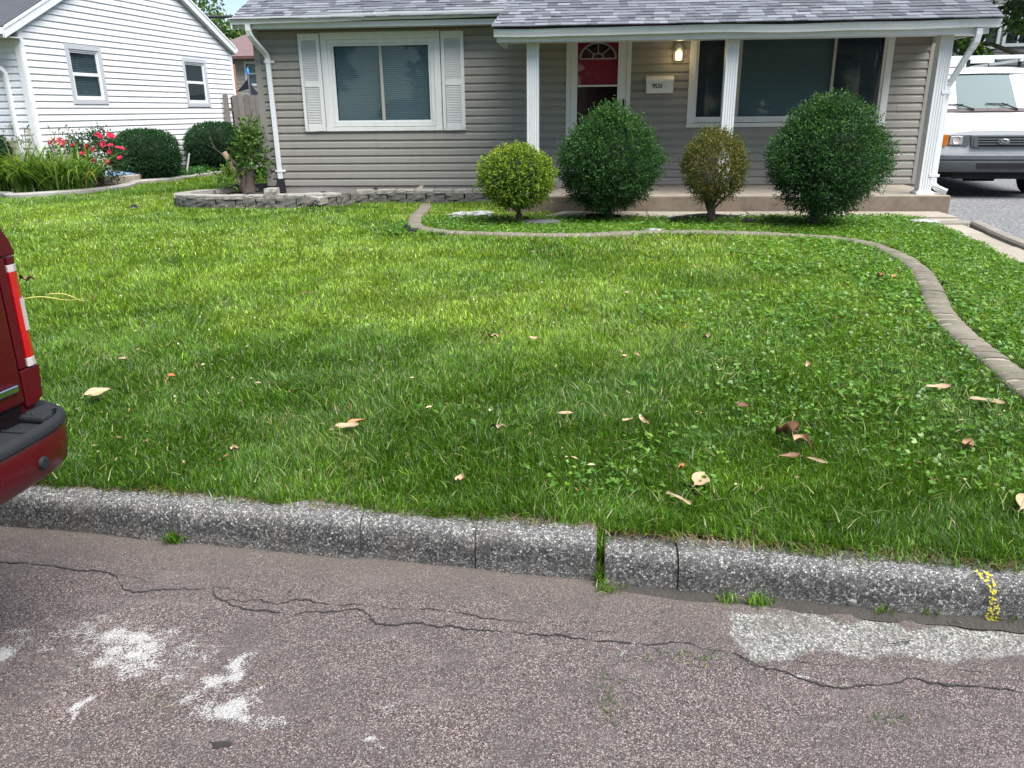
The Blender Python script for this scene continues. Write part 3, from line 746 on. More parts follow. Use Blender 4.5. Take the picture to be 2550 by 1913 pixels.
# white-house bed: mulch and its continuous concrete edging
m = MB(); bp = [tuple(p) for p in BEDP] + [(-9.3, 21.0), (-14, 21.0)]
bmx = MB(); bmx.add([(p[0], p[1], lz(*p) + 0.03) for p in bp], [tuple(range(len(bp)))])
tag(bmx.build("mulch_bed", MT['mulch']), kind="structure")
rings = []
for i, p in enumerate(BEDP):
    d = BEDP[min(i + 1, len(BEDP) - 1)] - BEDP[max(i - 1, 0)]; d = d / np.linalg.norm(d); nn = np.array([-d[1], d[0]])
    rings.append([(p[0] + nn[0] * a, p[1] + nn[1] * a, lz(*p) + b) for a, b in ((-.08, -.08), (-.08, .055), (-.055, .072), (.055, .080), (.075, .065), (.08, -.08))])
tag(MB().loft(rings).build("bed_edging", MT['bededge'], smooth=True), "pale concrete strip bordering the flower bed by the white house", "edging")
# ------------------------------------------------------------------ dry-laid block planter
planter = root("block_planter", (-3.9, 12.0, 0.28), "low curved planter of stacked grey concrete blocks before the taupe house", "planter")
def block_mesh(L, D, H, seed, rough=.010):
    r0 = random.Random(seed); bm = bmesh.new()
    nx, nz = 5, 3
    def P(i, k, front):
        x = (-L / 2 + L * i / nx); z = H * k / nz
        edge = i in (0, nx) or k in (0, nz)
        y = 0.0 + (0 if not front else r0.uniform(-rough, rough) - (0.0 if edge else rough * .6))
        return (x, y, z) if front else (x * 0.86, D, z)
    g = [[bm.verts.new(P(i, k, True)) for i in range(nx + 1)] for k in range(nz + 1)]
    for k in range(nz):
        for i in range(nx): bm.faces.new((g[k][i], g[k][i + 1], g[k + 1][i + 1], g[k + 1][i]))
    b = [bm.verts.new(P(i, k, False)) for k in (0, nz) for i in (0, nx)]
    bm.faces.new((b[0], b[2], b[3], b[1]))
    bm.faces.new([g[nz][i] for i in range(nx + 1)] + [b[3], b[2]])
    bm.faces.new([g[0][i] for i in range(nx, -1, -1)] + [b[0], b[1]])
    bm.faces.new([g[k][0] for k in range(nz, -1, -1)] + [b[0], b[2]])
    bm.faces.new([g[k][nx] for k in range(nz + 1)] + [b[3], b[1]])
    bmesh.ops.recalc_face_normals(bm, faces=bm.faces)
    me = bpy.data.meshes.new("planter_block"); bm.to_mesh(me); bm.free(); return me
BL = {}
for kind, (L, D, H) in dict(base=(.285, .2, .13), mid=(.275, .2, .098), cap=(.285, .23, .052), back=(.285, .2, .10)).items():
    BL[kind] = [block_mesh(L, D, H, s * 17 + int(H * 1000), .004 if kind == 'cap' else .008) for s in range(4)]
def run(path, z, kind, matl, start=0.0, jit=.012, skip=(), topz=0):
    n = int(.292 / .05)
    seg = .295
    d = np.r_[0, np.cumsum(np.hypot(*np.diff(path, axis=0).T))]
    s = start; i = 0
    while s + seg * .8 < d[-1]:
        a = np.array([np.interp(s, d, path[:, k]) for k in (0, 1)]); b = np.array([np.interp(min(s + seg, d[-1]), d, path[:, k]) for k in (0, 1)])
        c = (a + b) / 2; v = b - a; ang = math.atan2(v[1], v[0]) + math.pi + random.uniform(-.05, .05)
        if i not in skip:
            link("planter_block", BL[kind][random.randrange(4)], matl, planter, loc=(c[0], c[1] + random.uniform(-jit, jit), z + random.uniform(-.004, .004)), rot=(random.uniform(-.012, .012), random.uniform(-.012, .012), ang))
        s += seg; i += 1
PATH = PLP
run(PATH, 0.208, 'base', MT['block'], 0.0, .006)
run(PATH, 0.330, 'mid', MT['block'], 0.14, .014)
run(PATH, 0.424, 'cap', MT['blockcap'], 0.02, .022, skip=(8,))
# back leg has one more course
d = np.r_[0, np.cumsum(np.hypot(*np.diff(PLP, axis=0).T))]
back = PLP[d > 6.4]
run(back, 0.428, 'back', MT['block'], 0.0, .01)
# loose blocks: one standing on the cap row, one tipped in the gap
link("planter_block", block_mesh(.19, .2, .135, 5), MT['blockcap'], planter, loc=(-4.50, 11.56, 0.431), rot=(0, 0, .12))
link("planter_block", block_mesh(.16, .2, .10, 8), MT['blockcap'], planter, loc=(-3.86, 11.60, 0.338), rot=(.05, .1, -.35))
link("planter_block", block_mesh(.16, .2, .05, 9), MT['blockcap'], planter, loc=(-1.35, 12.36, 0.476), rot=(0.05, .02, .2))
# soil fill
inn = [(p[0] * .985 + -3.6 * .015, p[1] + .12) if p[1] < 12.5 else (p[0] + .12, p[1] - .1) for p in PLP]
bmx = MB(); pp = inn + [(-4.97, 12.69), (-1.05, 12.69)]
bmx.add([(x, y, 0.385 + .02 * math.sin(9 * x)) for x, y in pp], [tuple(range(len(pp)))])
bmx.build("soil_fill", MT['soil'], planter)
# scraps of black landscape fabric poking up out of the bed
def scrap(name, c, w, h, dpt, seed, mat, label, cat, group=None):
    r0 = random.Random(seed); ph = r0.uniform(0, 6)
    def fn(u, v):
        x = (u - .5) * w; e = math.sin(math.pi * u) ** .6
        z = h * math.sin(math.pi * v * .95) * e * (.6 + .4 * math.sin(5 * u + ph)) + .012 * math.sin(17 * u + 5 * v)
        return (c[0] + x + .01 * math.sin(11 * v + ph), c[1] + (v - .5) * dpt + .02 * math.sin(6 * u + ph), c[2] + max(z, -.005) + .006 * v)
    m = MB(); m.grid(fn, 14, 7)
    o = m.build(name, mat, smooth='all'); tag(o, label, cat, group)
    return o
GF = "scraps of black fabric in the planter"
scrap("fabric_scrap", (-3.85, 12.35, .40), .62, .07, .2, 3, MT['fabric'], "crumpled black fabric just right of the black downspout end", "fabric", GF)
scrap("fabric_scrap", (-3.22, 12.42, .40), .24, .13, .18, 5, MT['fabric'], "arched black fabric scrap under the left window", "fabric", GF)
scrap("fabric_scrap", (-1.72, 12.50, .40), .20, .15, .15, 7, MT['fabric'], "peaked black fabric scrap, second from the yellow green bush", "fabric", GF)
scrap("fabric_scrap", (-1.42, 12.50, .40), .34, .12, .18, 9, MT['fabric'], "black fabric scrap nearest the yellow green bush", "fabric", GF)
scrap("fabric_scrap", (-5.00, 12.35, .40), .55, .12, .3, 11, MT['fabric'], "black fabric bunched round the cut stump", "fabric", GF)
scrap("fabric_scrap", (-5.62, 12.15, .40), .30, .05, .25, 12, MT['fabric'], "flat black fabric scrap at the planter's rounded left end", "fabric", GF)
# white broken shard standing against the foundation
m = MB(); m.prism([(-2.56, .42), (-2.57, .46), (-2.53, .50), (-2.48, .525), (-2.44, .53), (-2.45, .48), (-2.47, .42)], lambda p, t: (p[0] + .3 * (t - 12.44), t + .25 * (p[1] - .4), p[1]), 12.44, 12.452)
tag(m.build("plastic_shard", MT['tan']), "broken white shard standing up in the planter under the left window", "shard")
m = MB(); m.grid(lambda u, v: (-5.32 + .16 * u, 11.80 + .09 * v, .412 + .03 * math.sin(3 * u) * math.sin(3 * v) + .008 * math.sin(20 * u)), 8, 6)
tag(m.build("paper_scrap", MT['trim'], smooth='all'), "crumpled white scrap among the fabric in the planter's left end", "litter")
# ------------------------------------------------------------------ taupe house
FY = 12.70
house = root("taupe_house", (0, FY, 0.3), "single storey taupe vinyl sided house with white trim and covered porch", "house")
XL, XR, ZB, ZT = -4.96, 4.93, 0.512, 2.80
EXPO = 0.1143
OPEN = [(-3.90, -2.17, 1.36, 2.69), (-0.24, 0.64, 0.50, 2.62), (1.55, 4.31, 1.37, 2.62)]
def wall_cells(x0, x1, z0, z1, opens):
    xs = sorted({x0, x1, *[o[0] for o in opens], *[o[1] for o in opens]}); zs = sorted({z0, z1, *[o[2] for o in opens], *[o[3] for o in opens]})
    zs = [z for z in zs if z0 <= z <= z1]
    for a, b in zip(xs[:-1], xs[1:]):
        run_ = None
        for c, d in zip(zs[:-1], zs[1:]):
            xm, zm = (a + b) / 2, (c + d) / 2
            if not any(o[0] < xm < o[1] and o[2] < zm < o[3] for o in opens): yield a, b, c, d
m = MB()
for a, b, c, d in wall_cells(XL + .02, XR - .02, 0.30, 2.95, OPEN): m.box(a, b, FY, FY + 0.12, c, d)
wall = m.build("front_wall", MT['taupe'], house)
# Dutch-lap board: unit length, scaled along X
def board_mesh(name, e=EXPO):
    pr = [(0.0, 0.006), (-0.016, 0.006), (-0.022, 0.0), (-0.0225, 0.004), (-0.0165, e * .60), (-0.0075, e * .72), (-0.003, e * .84), (-0.002, e + .008), (0.0, e + .008)]
    m = MB(); m.prism(pr, lambda p, t: (t, p[0], p[1]), 0, 1); return m.mesh(name)
bm_board = board_mesh("siding_board"); bm_board_white = board_mesh("siding_board")
SEAMS = {0: [-3.72, 2.95], 1: [-3.71], 5: [-3.18, 1.45], 6: [-3.15, 1.45], 7: [-1.62], 8: [-1.63], 3: [.9], 11: [-1.2], 14: [-4.6], 9: [4.5], 16: [-1.5]}
def boards(x0, x1, z0, ncourse, opens, mat, parent, y=FY, mesh=bm_board, low=()):
    for i in range(ncourse):
        z = z0 + i * EXPO
        zc = z + EXPO * .5
        iv = [(x0, x1)]
        for o in opens:
            if o[2] < zc < o[3]:
                nv = []
                for a, b in iv:
                    if o[1] <= a or o[0] >= b: nv.append((a, b)); continue
                    if o[0] - a > .02: nv.append((a, o[0]))
                    if b - o[1] > .02: nv.append((o[1], b))
                iv = nv
        for a, b in iv:
            cuts = [a] + [s for s in SEAMS.get(i, []) if a + .1 < s < b - .1] + [b]
            for k, (p, q) in enumerate(zip(cuts[:-1], cuts[1:])):
                link("siding_board", mesh, mat, parent, loc=(p + (.001 if k else 0), y - (.0015 if k else 0), z + random.uniform(-.0012, .0012)), rot=(0, random.uniform(-.0006, .0006), 0), scl=(q - p - (.001 if k else 0), random.uniform(.95, 1.05), 1))
boards(XL + .07, XR - .07, ZB, 20, [(a - .02, b + .02, c - .02, d + .02) for a, b, c, d in OPEN] + [(-.78, -.2, .5, .64), (0.6, 0.72, .5, .64)], MT['taupe'], wall)
# corner boards, foundation, side and back walls
for x0, x1 in ((XL - .015, XL + .085), (XR - .085, XR + .015)):
    MB().box(x0, x1, FY - .026, FY + .10, ZB - .005, 2.83).build("corner_board", MT['taupe'], house, bevel=.004)
MB().box(XL + .02, -0.99, FY - .004, FY + .1, 0.1, ZB + .01).build("foundation", MT['found'], house)
MB().box(XL, XL + .12, FY + .121, 20.4, 0.3, 2.95).box(XR - .12, XR, FY + .121, 20.4, .3, 2.95).box(XL, XR, 20.4, 20.5, .3, 2.95).build("rear_walls", MT['taupe'], house)
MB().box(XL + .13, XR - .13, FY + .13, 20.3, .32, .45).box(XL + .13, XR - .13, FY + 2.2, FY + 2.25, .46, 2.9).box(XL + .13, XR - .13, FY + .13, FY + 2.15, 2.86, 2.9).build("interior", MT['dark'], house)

# windows
def sill_frame(m, x0, x1, z0, z1, w, y0, y1):
    m.box(x0, x1, y0, y1, z1 - w, z1); m.box(x0, x1, y0, y1, z0, z0 + w); m.box(x0, x0 + w, y0, y1, z0 + w, z1 - w); m.box(x1 - w, x1, y0, y1, z0 + w, z1 - w)
def blind(x0, x1, z0, z1, y, parent, pitch=.026, tilt=1.0):
    m = MB(); z = z0
    while z < z1:
        dy, dz = .0138 * math.cos(tilt), .0138 * math.sin(tilt)
        m.add([(x0, y - dy, z - dz), (x1, y - dy, z - dz), (x1, y + dy, z + dz), (x0, y + dy, z + dz)], [(0, 1, 2, 3)])
        z += pitch
    o = m.build("blind_slats", MT['blind'], parent); tag(o, kind="stuff")
win = MB(); 
# left window: casing boards
wn1 = MB().box(-3.935, -2.137, FY - .040, FY + .02, 2.625, 2.722).build("window", MT['trim'], house, bevel=.003)
MB().box(-3.935, -3.842, FY - .036, FY + .02, 1.385, 2.6245).build("casing", MT['trim'], wn1, bevel=.003)
MB().box(-2.230, -2.137, FY - .036, FY + .02, 1.385, 2.6245).build("casing", MT['trim'], wn1, bevel=.003)
MB().box(-3.938, -2.134, FY - .046, FY + .02, 1.325, 1.3845).build("sill", MT['trim'], wn1, bevel=.004)
m = MB(); sill_frame(m, -3.841, -2.231, 1.392, 2.624, .060, FY - .022, FY + .03); m.build("outer_frame", MT['trim'], wn1, bevel=.003)
m = MB(); sill_frame(m, -3.780, -2.292, 1.453, 2.563, .028, FY - .006, FY + .035); m.build("sash_frame", MT['white_paint'], wn1, bevel=.002)
MB().box(-3.062, -3.018, FY - .012, FY + .03, 1.4815, 2.534).build("meeting_stile", MT['sash_grey'], wn1, bevel=.003)
MB().box(-3.752, -3.0625, FY + .012, FY + .016, 1.4815, 2.5345).build("pane", MT['glass'], wn1)
MB().box(-3.0175, -2.3205, FY + .016, FY + .02, 1.4815, 2.5345).build("pane", MT['glass'], wn1)
blind(-3.75, -2.33, 1.49, 2.55, FY + .07, wn1)
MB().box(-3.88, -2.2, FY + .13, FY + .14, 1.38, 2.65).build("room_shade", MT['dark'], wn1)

# shutters with real louvres
for x0, x1 in ((-4.272, -3.946), (-2.121, -1.782)):
    s = root("window_shutter", ((x0 + x1) / 2, FY - .03, 1.33), None, None) if False else None
    m = MB(); y0, y1 = FY - .048, FY - .018; fw = .052
    m.box(x0, x0 + fw, y0, y1, 1.328, 2.712); m.box(x1 - fw, x1, y0, y1, 1.328, 2.712)
    for za, zb in ((1.328, 1.42), (1.965, 2.045), (2.625, 2.712)): m.box(x0 + fw, x1 - fw, y0, y1, za, zb)
    sh = m.build("shutter", MT['shutter'], house, bevel=.003)
    MB().box(x0 + fw, x1 - fw, FY - .022, FY - .018, 1.42, 2.625).build("backing", MT['shutter'], sh)
    m = MB()
    for za, zb in ((1.42, 1.965), (2.045, 2.625)):
        z = za + .012
        while z < zb - .01:
            m.add([(x0 + fw, y0 + .004, z - .009), (x1 - fw, y0 + .004, z - .009), (x1 - fw, y1 - .006, z + .012), (x0 + fw, y1 - .006, z + .012), (x0 + fw, y0 + .004, z - .004), (x1 - fw, y0 + .004, z - .004), (x1 - fw, y1 - .006, z + .017), (x0 + fw, y1 - .006, z + .017)], [(0, 3, 2, 1), (4, 5, 6, 7), (0, 1, 5, 4), (1, 2, 6, 5), (2, 3, 7, 6), (3, 0, 4, 7)])
            z += .0235
    tag(m.build("louvres", MT['shutter'], sh), kind="stuff")
    # arched head of the top louvre field
    cxs = (x0 + x1) / 2
    m = MB(); arc = [(x0 + fw, 2.626), (x0 + fw, 2.60)] + [(cxs + (x1 - x0 - 2 * fw) / 2 * math.cos(a), 2.60 + .022 * math.sin(a)) for a in np.linspace(math.pi, 0, 12)] + [(x1 - fw, 2.626)]
    m.prism(arc, lambda p, t: (p[0], t, p[1]), y0 + .001, y0 + .012); m.build("arched_rail", MT['shutter'], sh)
    m = MB()
    for zz_ in (1.355, 1.99, 2.02):
        for xx_ in (x0 + .025, x1 - .025): m.lathe([(0, -.003), (.006, -.003), (.006, .002), (0, .002)], (xx_, y0, zz_), 10, 'Y')
    tag(m.build("screw_caps", MT['shutter'], sh), kind="stuff")

# right picture window
wn2 = MB().box(1.512, 4.345, FY - .040, FY + .02, 2.585, 2.68).build("window", MT['trim'], house, bevel=.003)
MB().box(1.512, 1.605, FY - .036, FY + .02, 1.395, 2.5845).build("casing", MT['trim'], wn2, bevel=.003)
MB().box(4.252, 4.345, FY - .036, FY + .02, 1.395, 2.5845).build("casing", MT['trim'], wn2, bevel=.003)
MB().box(1.509, 2.98, FY - .046, FY + .02, 1.335, 1.3945).build("sill", MT['trim'], wn2, bevel=.004)
MB().box(2.982, 4.348, FY - .046, FY + .02, 1.336, 1.3945).build("sill", MT['trim'], wn2, bevel=.004)
m = MB(); sill_frame(m, 1.606, 4.251, 1.402, 2.584, .034, FY - .018, FY + .03); m.box(1.6405, 4.2165, FY - .018, FY + .03, 1.437, 1.482); m.build("outer_frame", MT['trim'], wn2, bevel=.003)
for a, b in ((2.205, 2.252), (3.528, 3.566)): MB().box(a, b, FY - .010, FY + .03, 1.4825, 2.5495).build("mullion", MT['sash_grey'], wn2, bevel=.003)
MB().box(1.641, 2.2045, FY + .008, FY + .012, 1.4825, 2.5495).build("pane", MT['screen'], wn2)
MB().box(2.2525, 3.5275, FY + .012, FY + .016, 1.4825, 2.5495).build("pane", MT['glass'], wn2)
MB().box(3.5665, 4.2165, FY + .008, FY + .012, 1.4825, 2.5495).build("pane", MT['screen'], wn2)
blind(1.65, 4.2, 1.49, 2.56, FY + .07, wn2)
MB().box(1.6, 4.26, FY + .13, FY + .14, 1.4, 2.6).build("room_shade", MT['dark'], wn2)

# entrance: casing, storm door, crimson door behind with a fanlight
door = MB().box(-0.272, -0.208, FY - .040, FY + .03, .632, 2.64).box(0.610, 0.672, FY - .040, FY + .03, .632, 2.64).box(-0.2075, .6095, FY - .040, FY + .03, 2.605, 2.64).build("door_frame", MT['trim'], house, bevel=.003)
m = MB(); m.box(-0.206, -.108, FY - .030, FY + .012, .640, 2.604); m.box(.482, .608, FY - .030, FY + .012, .640, 2.604); m.box(-.1075, .4815, FY - .030, FY + .012, 2.56, 2.604); m.box(-.1075, .4815, FY - .030, FY + .012, .64, .80)
sd = m.build("storm_door", MT['storm'], house, bevel=.003)
MB().box(-.1075, .4815, FY - .026, FY + .008, 1.92, 1.945).build("mid_rail", MT['storm'], sd, bevel=.003)
MB().box(-.1075, .4815, FY - .012, FY - .009, 1.9455, 2.5595).build("pane", MT['storm_top'], sd)
MB().box(-.1075, .4815, FY - .012, FY - .009, .8005, 1.9195).build("pane", MT['storm_low'], sd)
m = MB(); m.rect_tube([(.575, FY - .035, 1.72), (.575, FY - .062, 1.70), (.575, FY - .062, 1.64), (.575, FY - .035, 1.62)], .022, .014, (1, 0, 0)); m.box(.562, .588, FY - .036, FY - .029, 1.60, 1.74)
m.build("door_handle", MT['black'], sd, bevel=.003)
rd = MB().box(-.20, .60, FY + .055, FY + .095, .64, 2.60).build("entry_door", MT['reddoor'], house)
m = MB(); fcx, fz, fa, fb = .19, 2.318, .262, .205
ring = lambda k, th0=0, th1=math.pi, n=24: [(fcx + fa * k * math.cos(t), fz + fb * k * math.sin(t)) for t in np.linspace(th0, th1, n)]
m.prism(ring(.97), lambda p, t: (p[0], t, p[1]), FY + .045, FY + .0545); m.build("fanlight_glass", MT['glass'], rd)
m = MB()
o_, i_ = ring(1.04), ring(.93)
m.prism(o_ + i_[::-1], lambda p, t: (p[0], t, p[1]), FY + .032, FY + .0545)
o_, i_ = ring(.34), ring(.26); m.prism(o_ + i_[::-1], lambda p, t: (p[0], t, p[1]), FY + .033, FY + .0445)
m.box(fcx - fa * 1.04, fcx + fa * 1.04, FY + .032, FY + .0545, fz - .022, fz - .0005)
for th in (45, 90, 135):
    c_, s_ = math.cos(R(th)), math.sin(R(th)); q = (-s_ * .008, c_ * .008)
    m.prism([(fcx + fa * .32 * c_ + q[0], fz + fb * .32 * s_ + q[1]), (fcx + fa * .95 * c_ + q[0], fz + fb * .95 * s_ + q[1]), (fcx + fa * .95 * c_ - q[0], fz + fb * .95 * s_ - q[1]), (fcx + fa * .32 * c_ - q[0], fz + fb * .32 * s_ - q[1])], lambda p, t: (p[0], t, p[1]), FY + .034, FY + .0444)
m.build("fanlight_bars", MT['storm'], rd)

# porch
PY = 11.05
porch = MB().box(-1.0, 4.748, PY, FY - .005, 0.12, 0.498).build("porch_slab", MT['concrete_dirty'], house, bevel=.012)
MB().box(-0.985, 4.735, PY + .012, FY - .02, .40, .5025).build("porch_floor", MT['concrete'], house, bevel=.004)
MB().box(-0.80, 0.72, 12.40, FY - .001, .5027, .632).build("door_step", MT['found'], house, bevel=.008)
def post(xc, base=False):
    w = .0775; yc = PY + .25; f = lambda p, t: (xc + p[0], yc + p[1], t)
    # fluted square column: flutes on the front face
    fr = []
    nfl = 4
    for k in range(nfl):
        a = -w + .016 + k * (2 * w - .032) / nfl; b = a + (2 * w - .032) / nfl
        fr += [(a + .003, -w), (a + .006, -w + .006), (b - .024 + .012, -w + .006), (b - .009, -w)]
    poly = [(-w, -w)] + fr + [(w, -w), (w, w), (-w, w)]
    m = MB(); m.prism(poly, f, .5035, 2.45)
    o = m.build("porch_post", MT['white_paint'], house)
    m = MB(); 
    m.prism([(-.115, -.115), (.115, -.115), (.115, .115), (-.115, .115)], f, .503, .522)
    q = [[(xc + sx * s, yc + sy * s, z) for sx, sy in ((-1, -1), (1, -1), (1, 1), (-1, 1))] for s, z in ((.112, .522), (.095, .54), (.082, .548))]
    m.loft(q); m.build("post_base", MT['white_paint'], o)
for x in (-.678, 1.870, 4.475): post(x)
# porch beam and ceiling
MB().box(-1.09, 4.85, PY + .15, PY + .35, 2.43, 2.50).build("porch_beam", MT['white_paint'], house)
MB().box(-1.08, 4.84, PY + .351, FY - .02, 2.60, 2.64).build("porch_ceiling", MT['soffit'], house)

# roofs: decks
def plane_deck(m, x0a, x1a, ya, za, x0b, x1b, yb, zb, th=.10):
    m.add([(x0a, ya, za), (x1a, ya, za), (x1b, yb, zb), (x0b, yb, zb), (x0a, ya, za - th), (x1a, ya, za - th), (x1b, yb, zb - th), (x0b, yb, zb - th)], [(0, 1, 2, 3), (7, 6, 5, 4), (0, 4, 5, 1), (1, 5, 6, 2), (2, 6, 7, 3), (3, 7, 4, 0)])
SL = 0.428
m = MB(); ze = 2.885; ye = 12.27
plane_deck(m, -5.10, -1.0, ye + .05, ze + SL * .05, -5.10, 5.06, 16.6, ze + SL * (16.6 - ye), .035)
plane_deck(m, -5.10, 5.06, 20.9, ze, -5.10, 5.06, 16.6, ze + SL * (16.6 - ye))
roof = m.build("main_roof", MT['roofdeck'], house)
m = MB(); zp = 2.600; yp = 10.93
plane_deck(m, -1.16, 4.96, yp + .055, zp + .424 * .055, -.88, 5.03, 12.25, zp + .424 * 1.32, .03)
plane_deck(m, -.88, 5.03, 12.2505, zp + .424 * 1.32, -.2, 5.06, 16.5, 4.80, .08)
proof = m.build("porch_roof", MT['roofdeck'], house)
# gable ends
m = MB()
for x in (XL + .01, XR - .05):
    m.prism([(FY, 2.951), (20.4, 2.951), (16.6, 2.95 + SL * 3.7)], lambda p, t: (t, p[0], p[1]), x, x + .04)
m.build("gable_wall", MT['taupe'], house)
m = MB()
m.add([(-5.115, ye, ze - .13), (-5.095, ye, ze - .13), (-5.095, 16.6, ze - .13 + SL * (16.6 - ye)), (-5.115, 16.6, ze - .13 + SL * (16.6 - ye)), (-5.115, ye, ze + .004), (-5.095, ye, ze + .004), (-5.095, 16.6, ze + .004 + SL * (16.6 - ye)), (-5.115, 16.6, ze + .004 + SL * (16.6 - ye))], [(0, 3, 2, 1), (4, 5, 6, 7), (0, 1, 5, 4), (1, 2, 6, 5), (2, 3, 7, 6), (3, 0, 4, 7)])
m.build("rake_board", MT['white_paint'], house)
# shingles
EX = .112
sh_mesh = []
for k, w in enumerate((.10, .13, .16, .19, .22)):
    m = MB(); r0 = random.Random(k)
    t0 = .010 + .002 * (k % 3)
    m.add([(0, 0, 0), (w, r0.uniform(-.004, .004), 0), (w, .19, -.001), (0, .19, -.001), (0, 0, t0), (w, r0.uniform(-.004, .004), t0), (w, .19, .003), (0, .19, .003)], [(0, 3, 2, 1), (4, 5, 6, 7), (0, 1, 5, 4), (1, 2, 6, 5), (2, 3, 7, 6), (3, 0, 4, 7)])
    sh_mesh.append((w, m.mesh("shingle")))
def shingle_field(parent, xl, xr, y0, z0, slope, rows, quota, rest_rows):
    ang = math.atan(slope); c, s = math.cos(ang), math.sin(ang)
    field = MB(); n = 0
    for r_ in range(rest_rows):
        d = r_ * EX - .035; y = y0 + d * c; z = z0 + d * s
        x = xl(y) + (-random.random() * .2 if r_ % 2 else -.05 * random.random())
        first = True
        while x < xr(y):
            w, me = random.choice(sh_mesh)
            x0 = max(x, xl(y) - .012); x1 = min(x + w, xr(y) + .012)
            lift = random.uniform(0, .004)
            if x1 - x0 > .03:
                if r_ < rows and n < quota and x + w < xr(y) + .02 and x > xl(y) - .02:
                    link("shingle", me, MT['shingle'], parent, loc=(x, y - s * lift, z + lift + .001), rot=(ang - .025 - random.uniform(0, .014), random.uniform(-.006, .006), random.uniform(-.006, .006)))
                    n += 1
                else:
                    w_ = x1 - x0; a2 = ang - .02 - random.uniform(0, .012); c2, s2 = math.cos(a2), math.sin(a2); t0 = random.choice((.010, .012, .014))
                    P = lambda u, v, h: (x0 + u, y + v * c2 - h * s2, z + lift + v * s2 + h * c2)
                    field.add([P(0, 0, 0), P(w_, 0, 0), P(w_, .19, -.001), P(0, .19, -.001), P(0, 0, t0), P(w_, 0, t0), P(w_, .19, .003), P(0, .19, .003)], [(0, 3, 2, 1), (4, 5, 6, 7), (0, 1, 5, 4), (1, 2, 6, 5), (2, 3, 7, 6), (3, 0, 4, 7)])
            x += w + .0015
    tag(field.build("shingle_field", MT['shingle'], parent), kind="stuff")
    return n
nq = shingle_field(proof, lambda y: -1.16 + (y - yp) * .212, lambda y: 4.96 + (y - yp) * .053, yp, zp + .003, .424, 6, 190, 11)
shingle_field(roof, lambda y: -5.10, lambda y: -1.02 + max(0, (y - 12.0)) * .10, ye, ze + .003, SL, 6, 300 - nq, 15)
ys_ = 12.2505
shingle_field(proof, lambda y: -.88 + (y - ys_) * .16, lambda y: 5.03, ys_ + .04, zp + .424 * 1.32 + .006, (4.80 - zp - .424 * 1.32) / (16.5 - 12.25), 0, 0, 12)
# gutters (K-style profile) with a slight sag and end caps
def gutter(x0, x1, y, z_of, n, name="gutter", h=.088, d=.11):
    pr = [(0, 0), (-.086, 0), (-.090, .018), (-.096, .040), (-d, .058), (-d, h), (-d + .016, h), (-d + .016, h - .012), (-.088, .048), (-.084, .03), (-.08, .008), (-.004, .008), (-.004, h + .006), (0, h + .006)]
    rings = []
    for i in range(n + 1):
        x = x0 + (x1 - x0) * i / n
        rings.append([(x, y + a, z_of(x) + b) for a, b in pr])
    o = MB().loft(rings).build(name, MT['white_paint'], house, smooth=True)
    for x, s in ((x0, -1), (x1, 1)):
        z = z_of(x); m = MB(); m.prism([(.001, -.002), (-.088, -.002), (-.093, .018), (-.099, .040), (-d - .003, .058), (-d - .003, h + .003), (.001, h + .004)], lambda p, t: (t, y + p[0], z + p[1]), min(x, x + s * .004), max(x, x + s * .004)); m.build("end_cap", MT['white_paint'], o)
    return o
sag = lambda x: .007 * math.sin(x * 1.7) + .006 * math.sin(x * 4.1 + 1)
g1 = gutter(-5.115, -1.10, 12.36, lambda x: 2.820 + .010 * (x + 5.1) + .4 * sag(x), 24)
g2 = gutter(-1.15, 4.955, 11.055, lambda x: 2.486 + sag(x) * .8 - .012 * math.exp(-((x - .2) / .35) ** 2), 44)
for x in (-3.0, 1.2, 3.6):
    zz_ = (2.820 + .010 * (x + 5.1)) if x < -1 else 2.486; y = 12.36 if x < -1 else 11.055
    m = MB(); m.prism([(-.086, -.003), (-.092, .018), (-.098, .041), (-.113, .059), (-.113, .09), (-.109, .09), (-.109, .057), (-.094, .040), (-.088, .018), (-.084, .0)], lambda p, t: (t, y + p[0], zz_ + p[1] + sag(t) * .8), x, x + .03); m.build("seam", MT['white_paint'], g2 if x > -1 else g1)
# fascia and soffits
MB().box(-5.05, -1.12, 12.345, 12.368, 2.764, 2.835).build("fascia", MT['white_paint'], house)
MB().box(-5.05, -1.12, 12.3685, FY - .03, 2.772, 2.784).build("soffit", MT['soffit'], house)
MB().box(-1.12, 4.87, 11.040, 11.062, 2.424, 2.500).build("fascia", MT['white_paint'], house)
MB().box(-1.12, 4.87, 11.0625, 11.19, 2.428, 2.436).build("soffit", MT['soffit'], house)
MB().prism([(11.062, 2.43), (12.345, 2.43), (12.345, 2.80), (12.2, 2.80), (11.062, 2.60)], lambda p, t: (t, p[0], p[1]), -1.13, -1.10).build("porch_end_board", MT['soffit'], house)
MB().prism([(11.063, 2.43), (FY, 2.43), (FY, 2.80), (11.5, 2.76), (11.063, 2.60)], lambda p, t: (t, p[0], p[1]), 4.85, 4.87).build("porch_end_board", MT['white_paint'], house)
MB().box(-1.14, 4.94, 10.975, 11.04, 2.566, 2.592).build("eave_gap_shade", MT['brown_gap'], house)  # dark strip standing in for the shaded gap between gutter and shingles
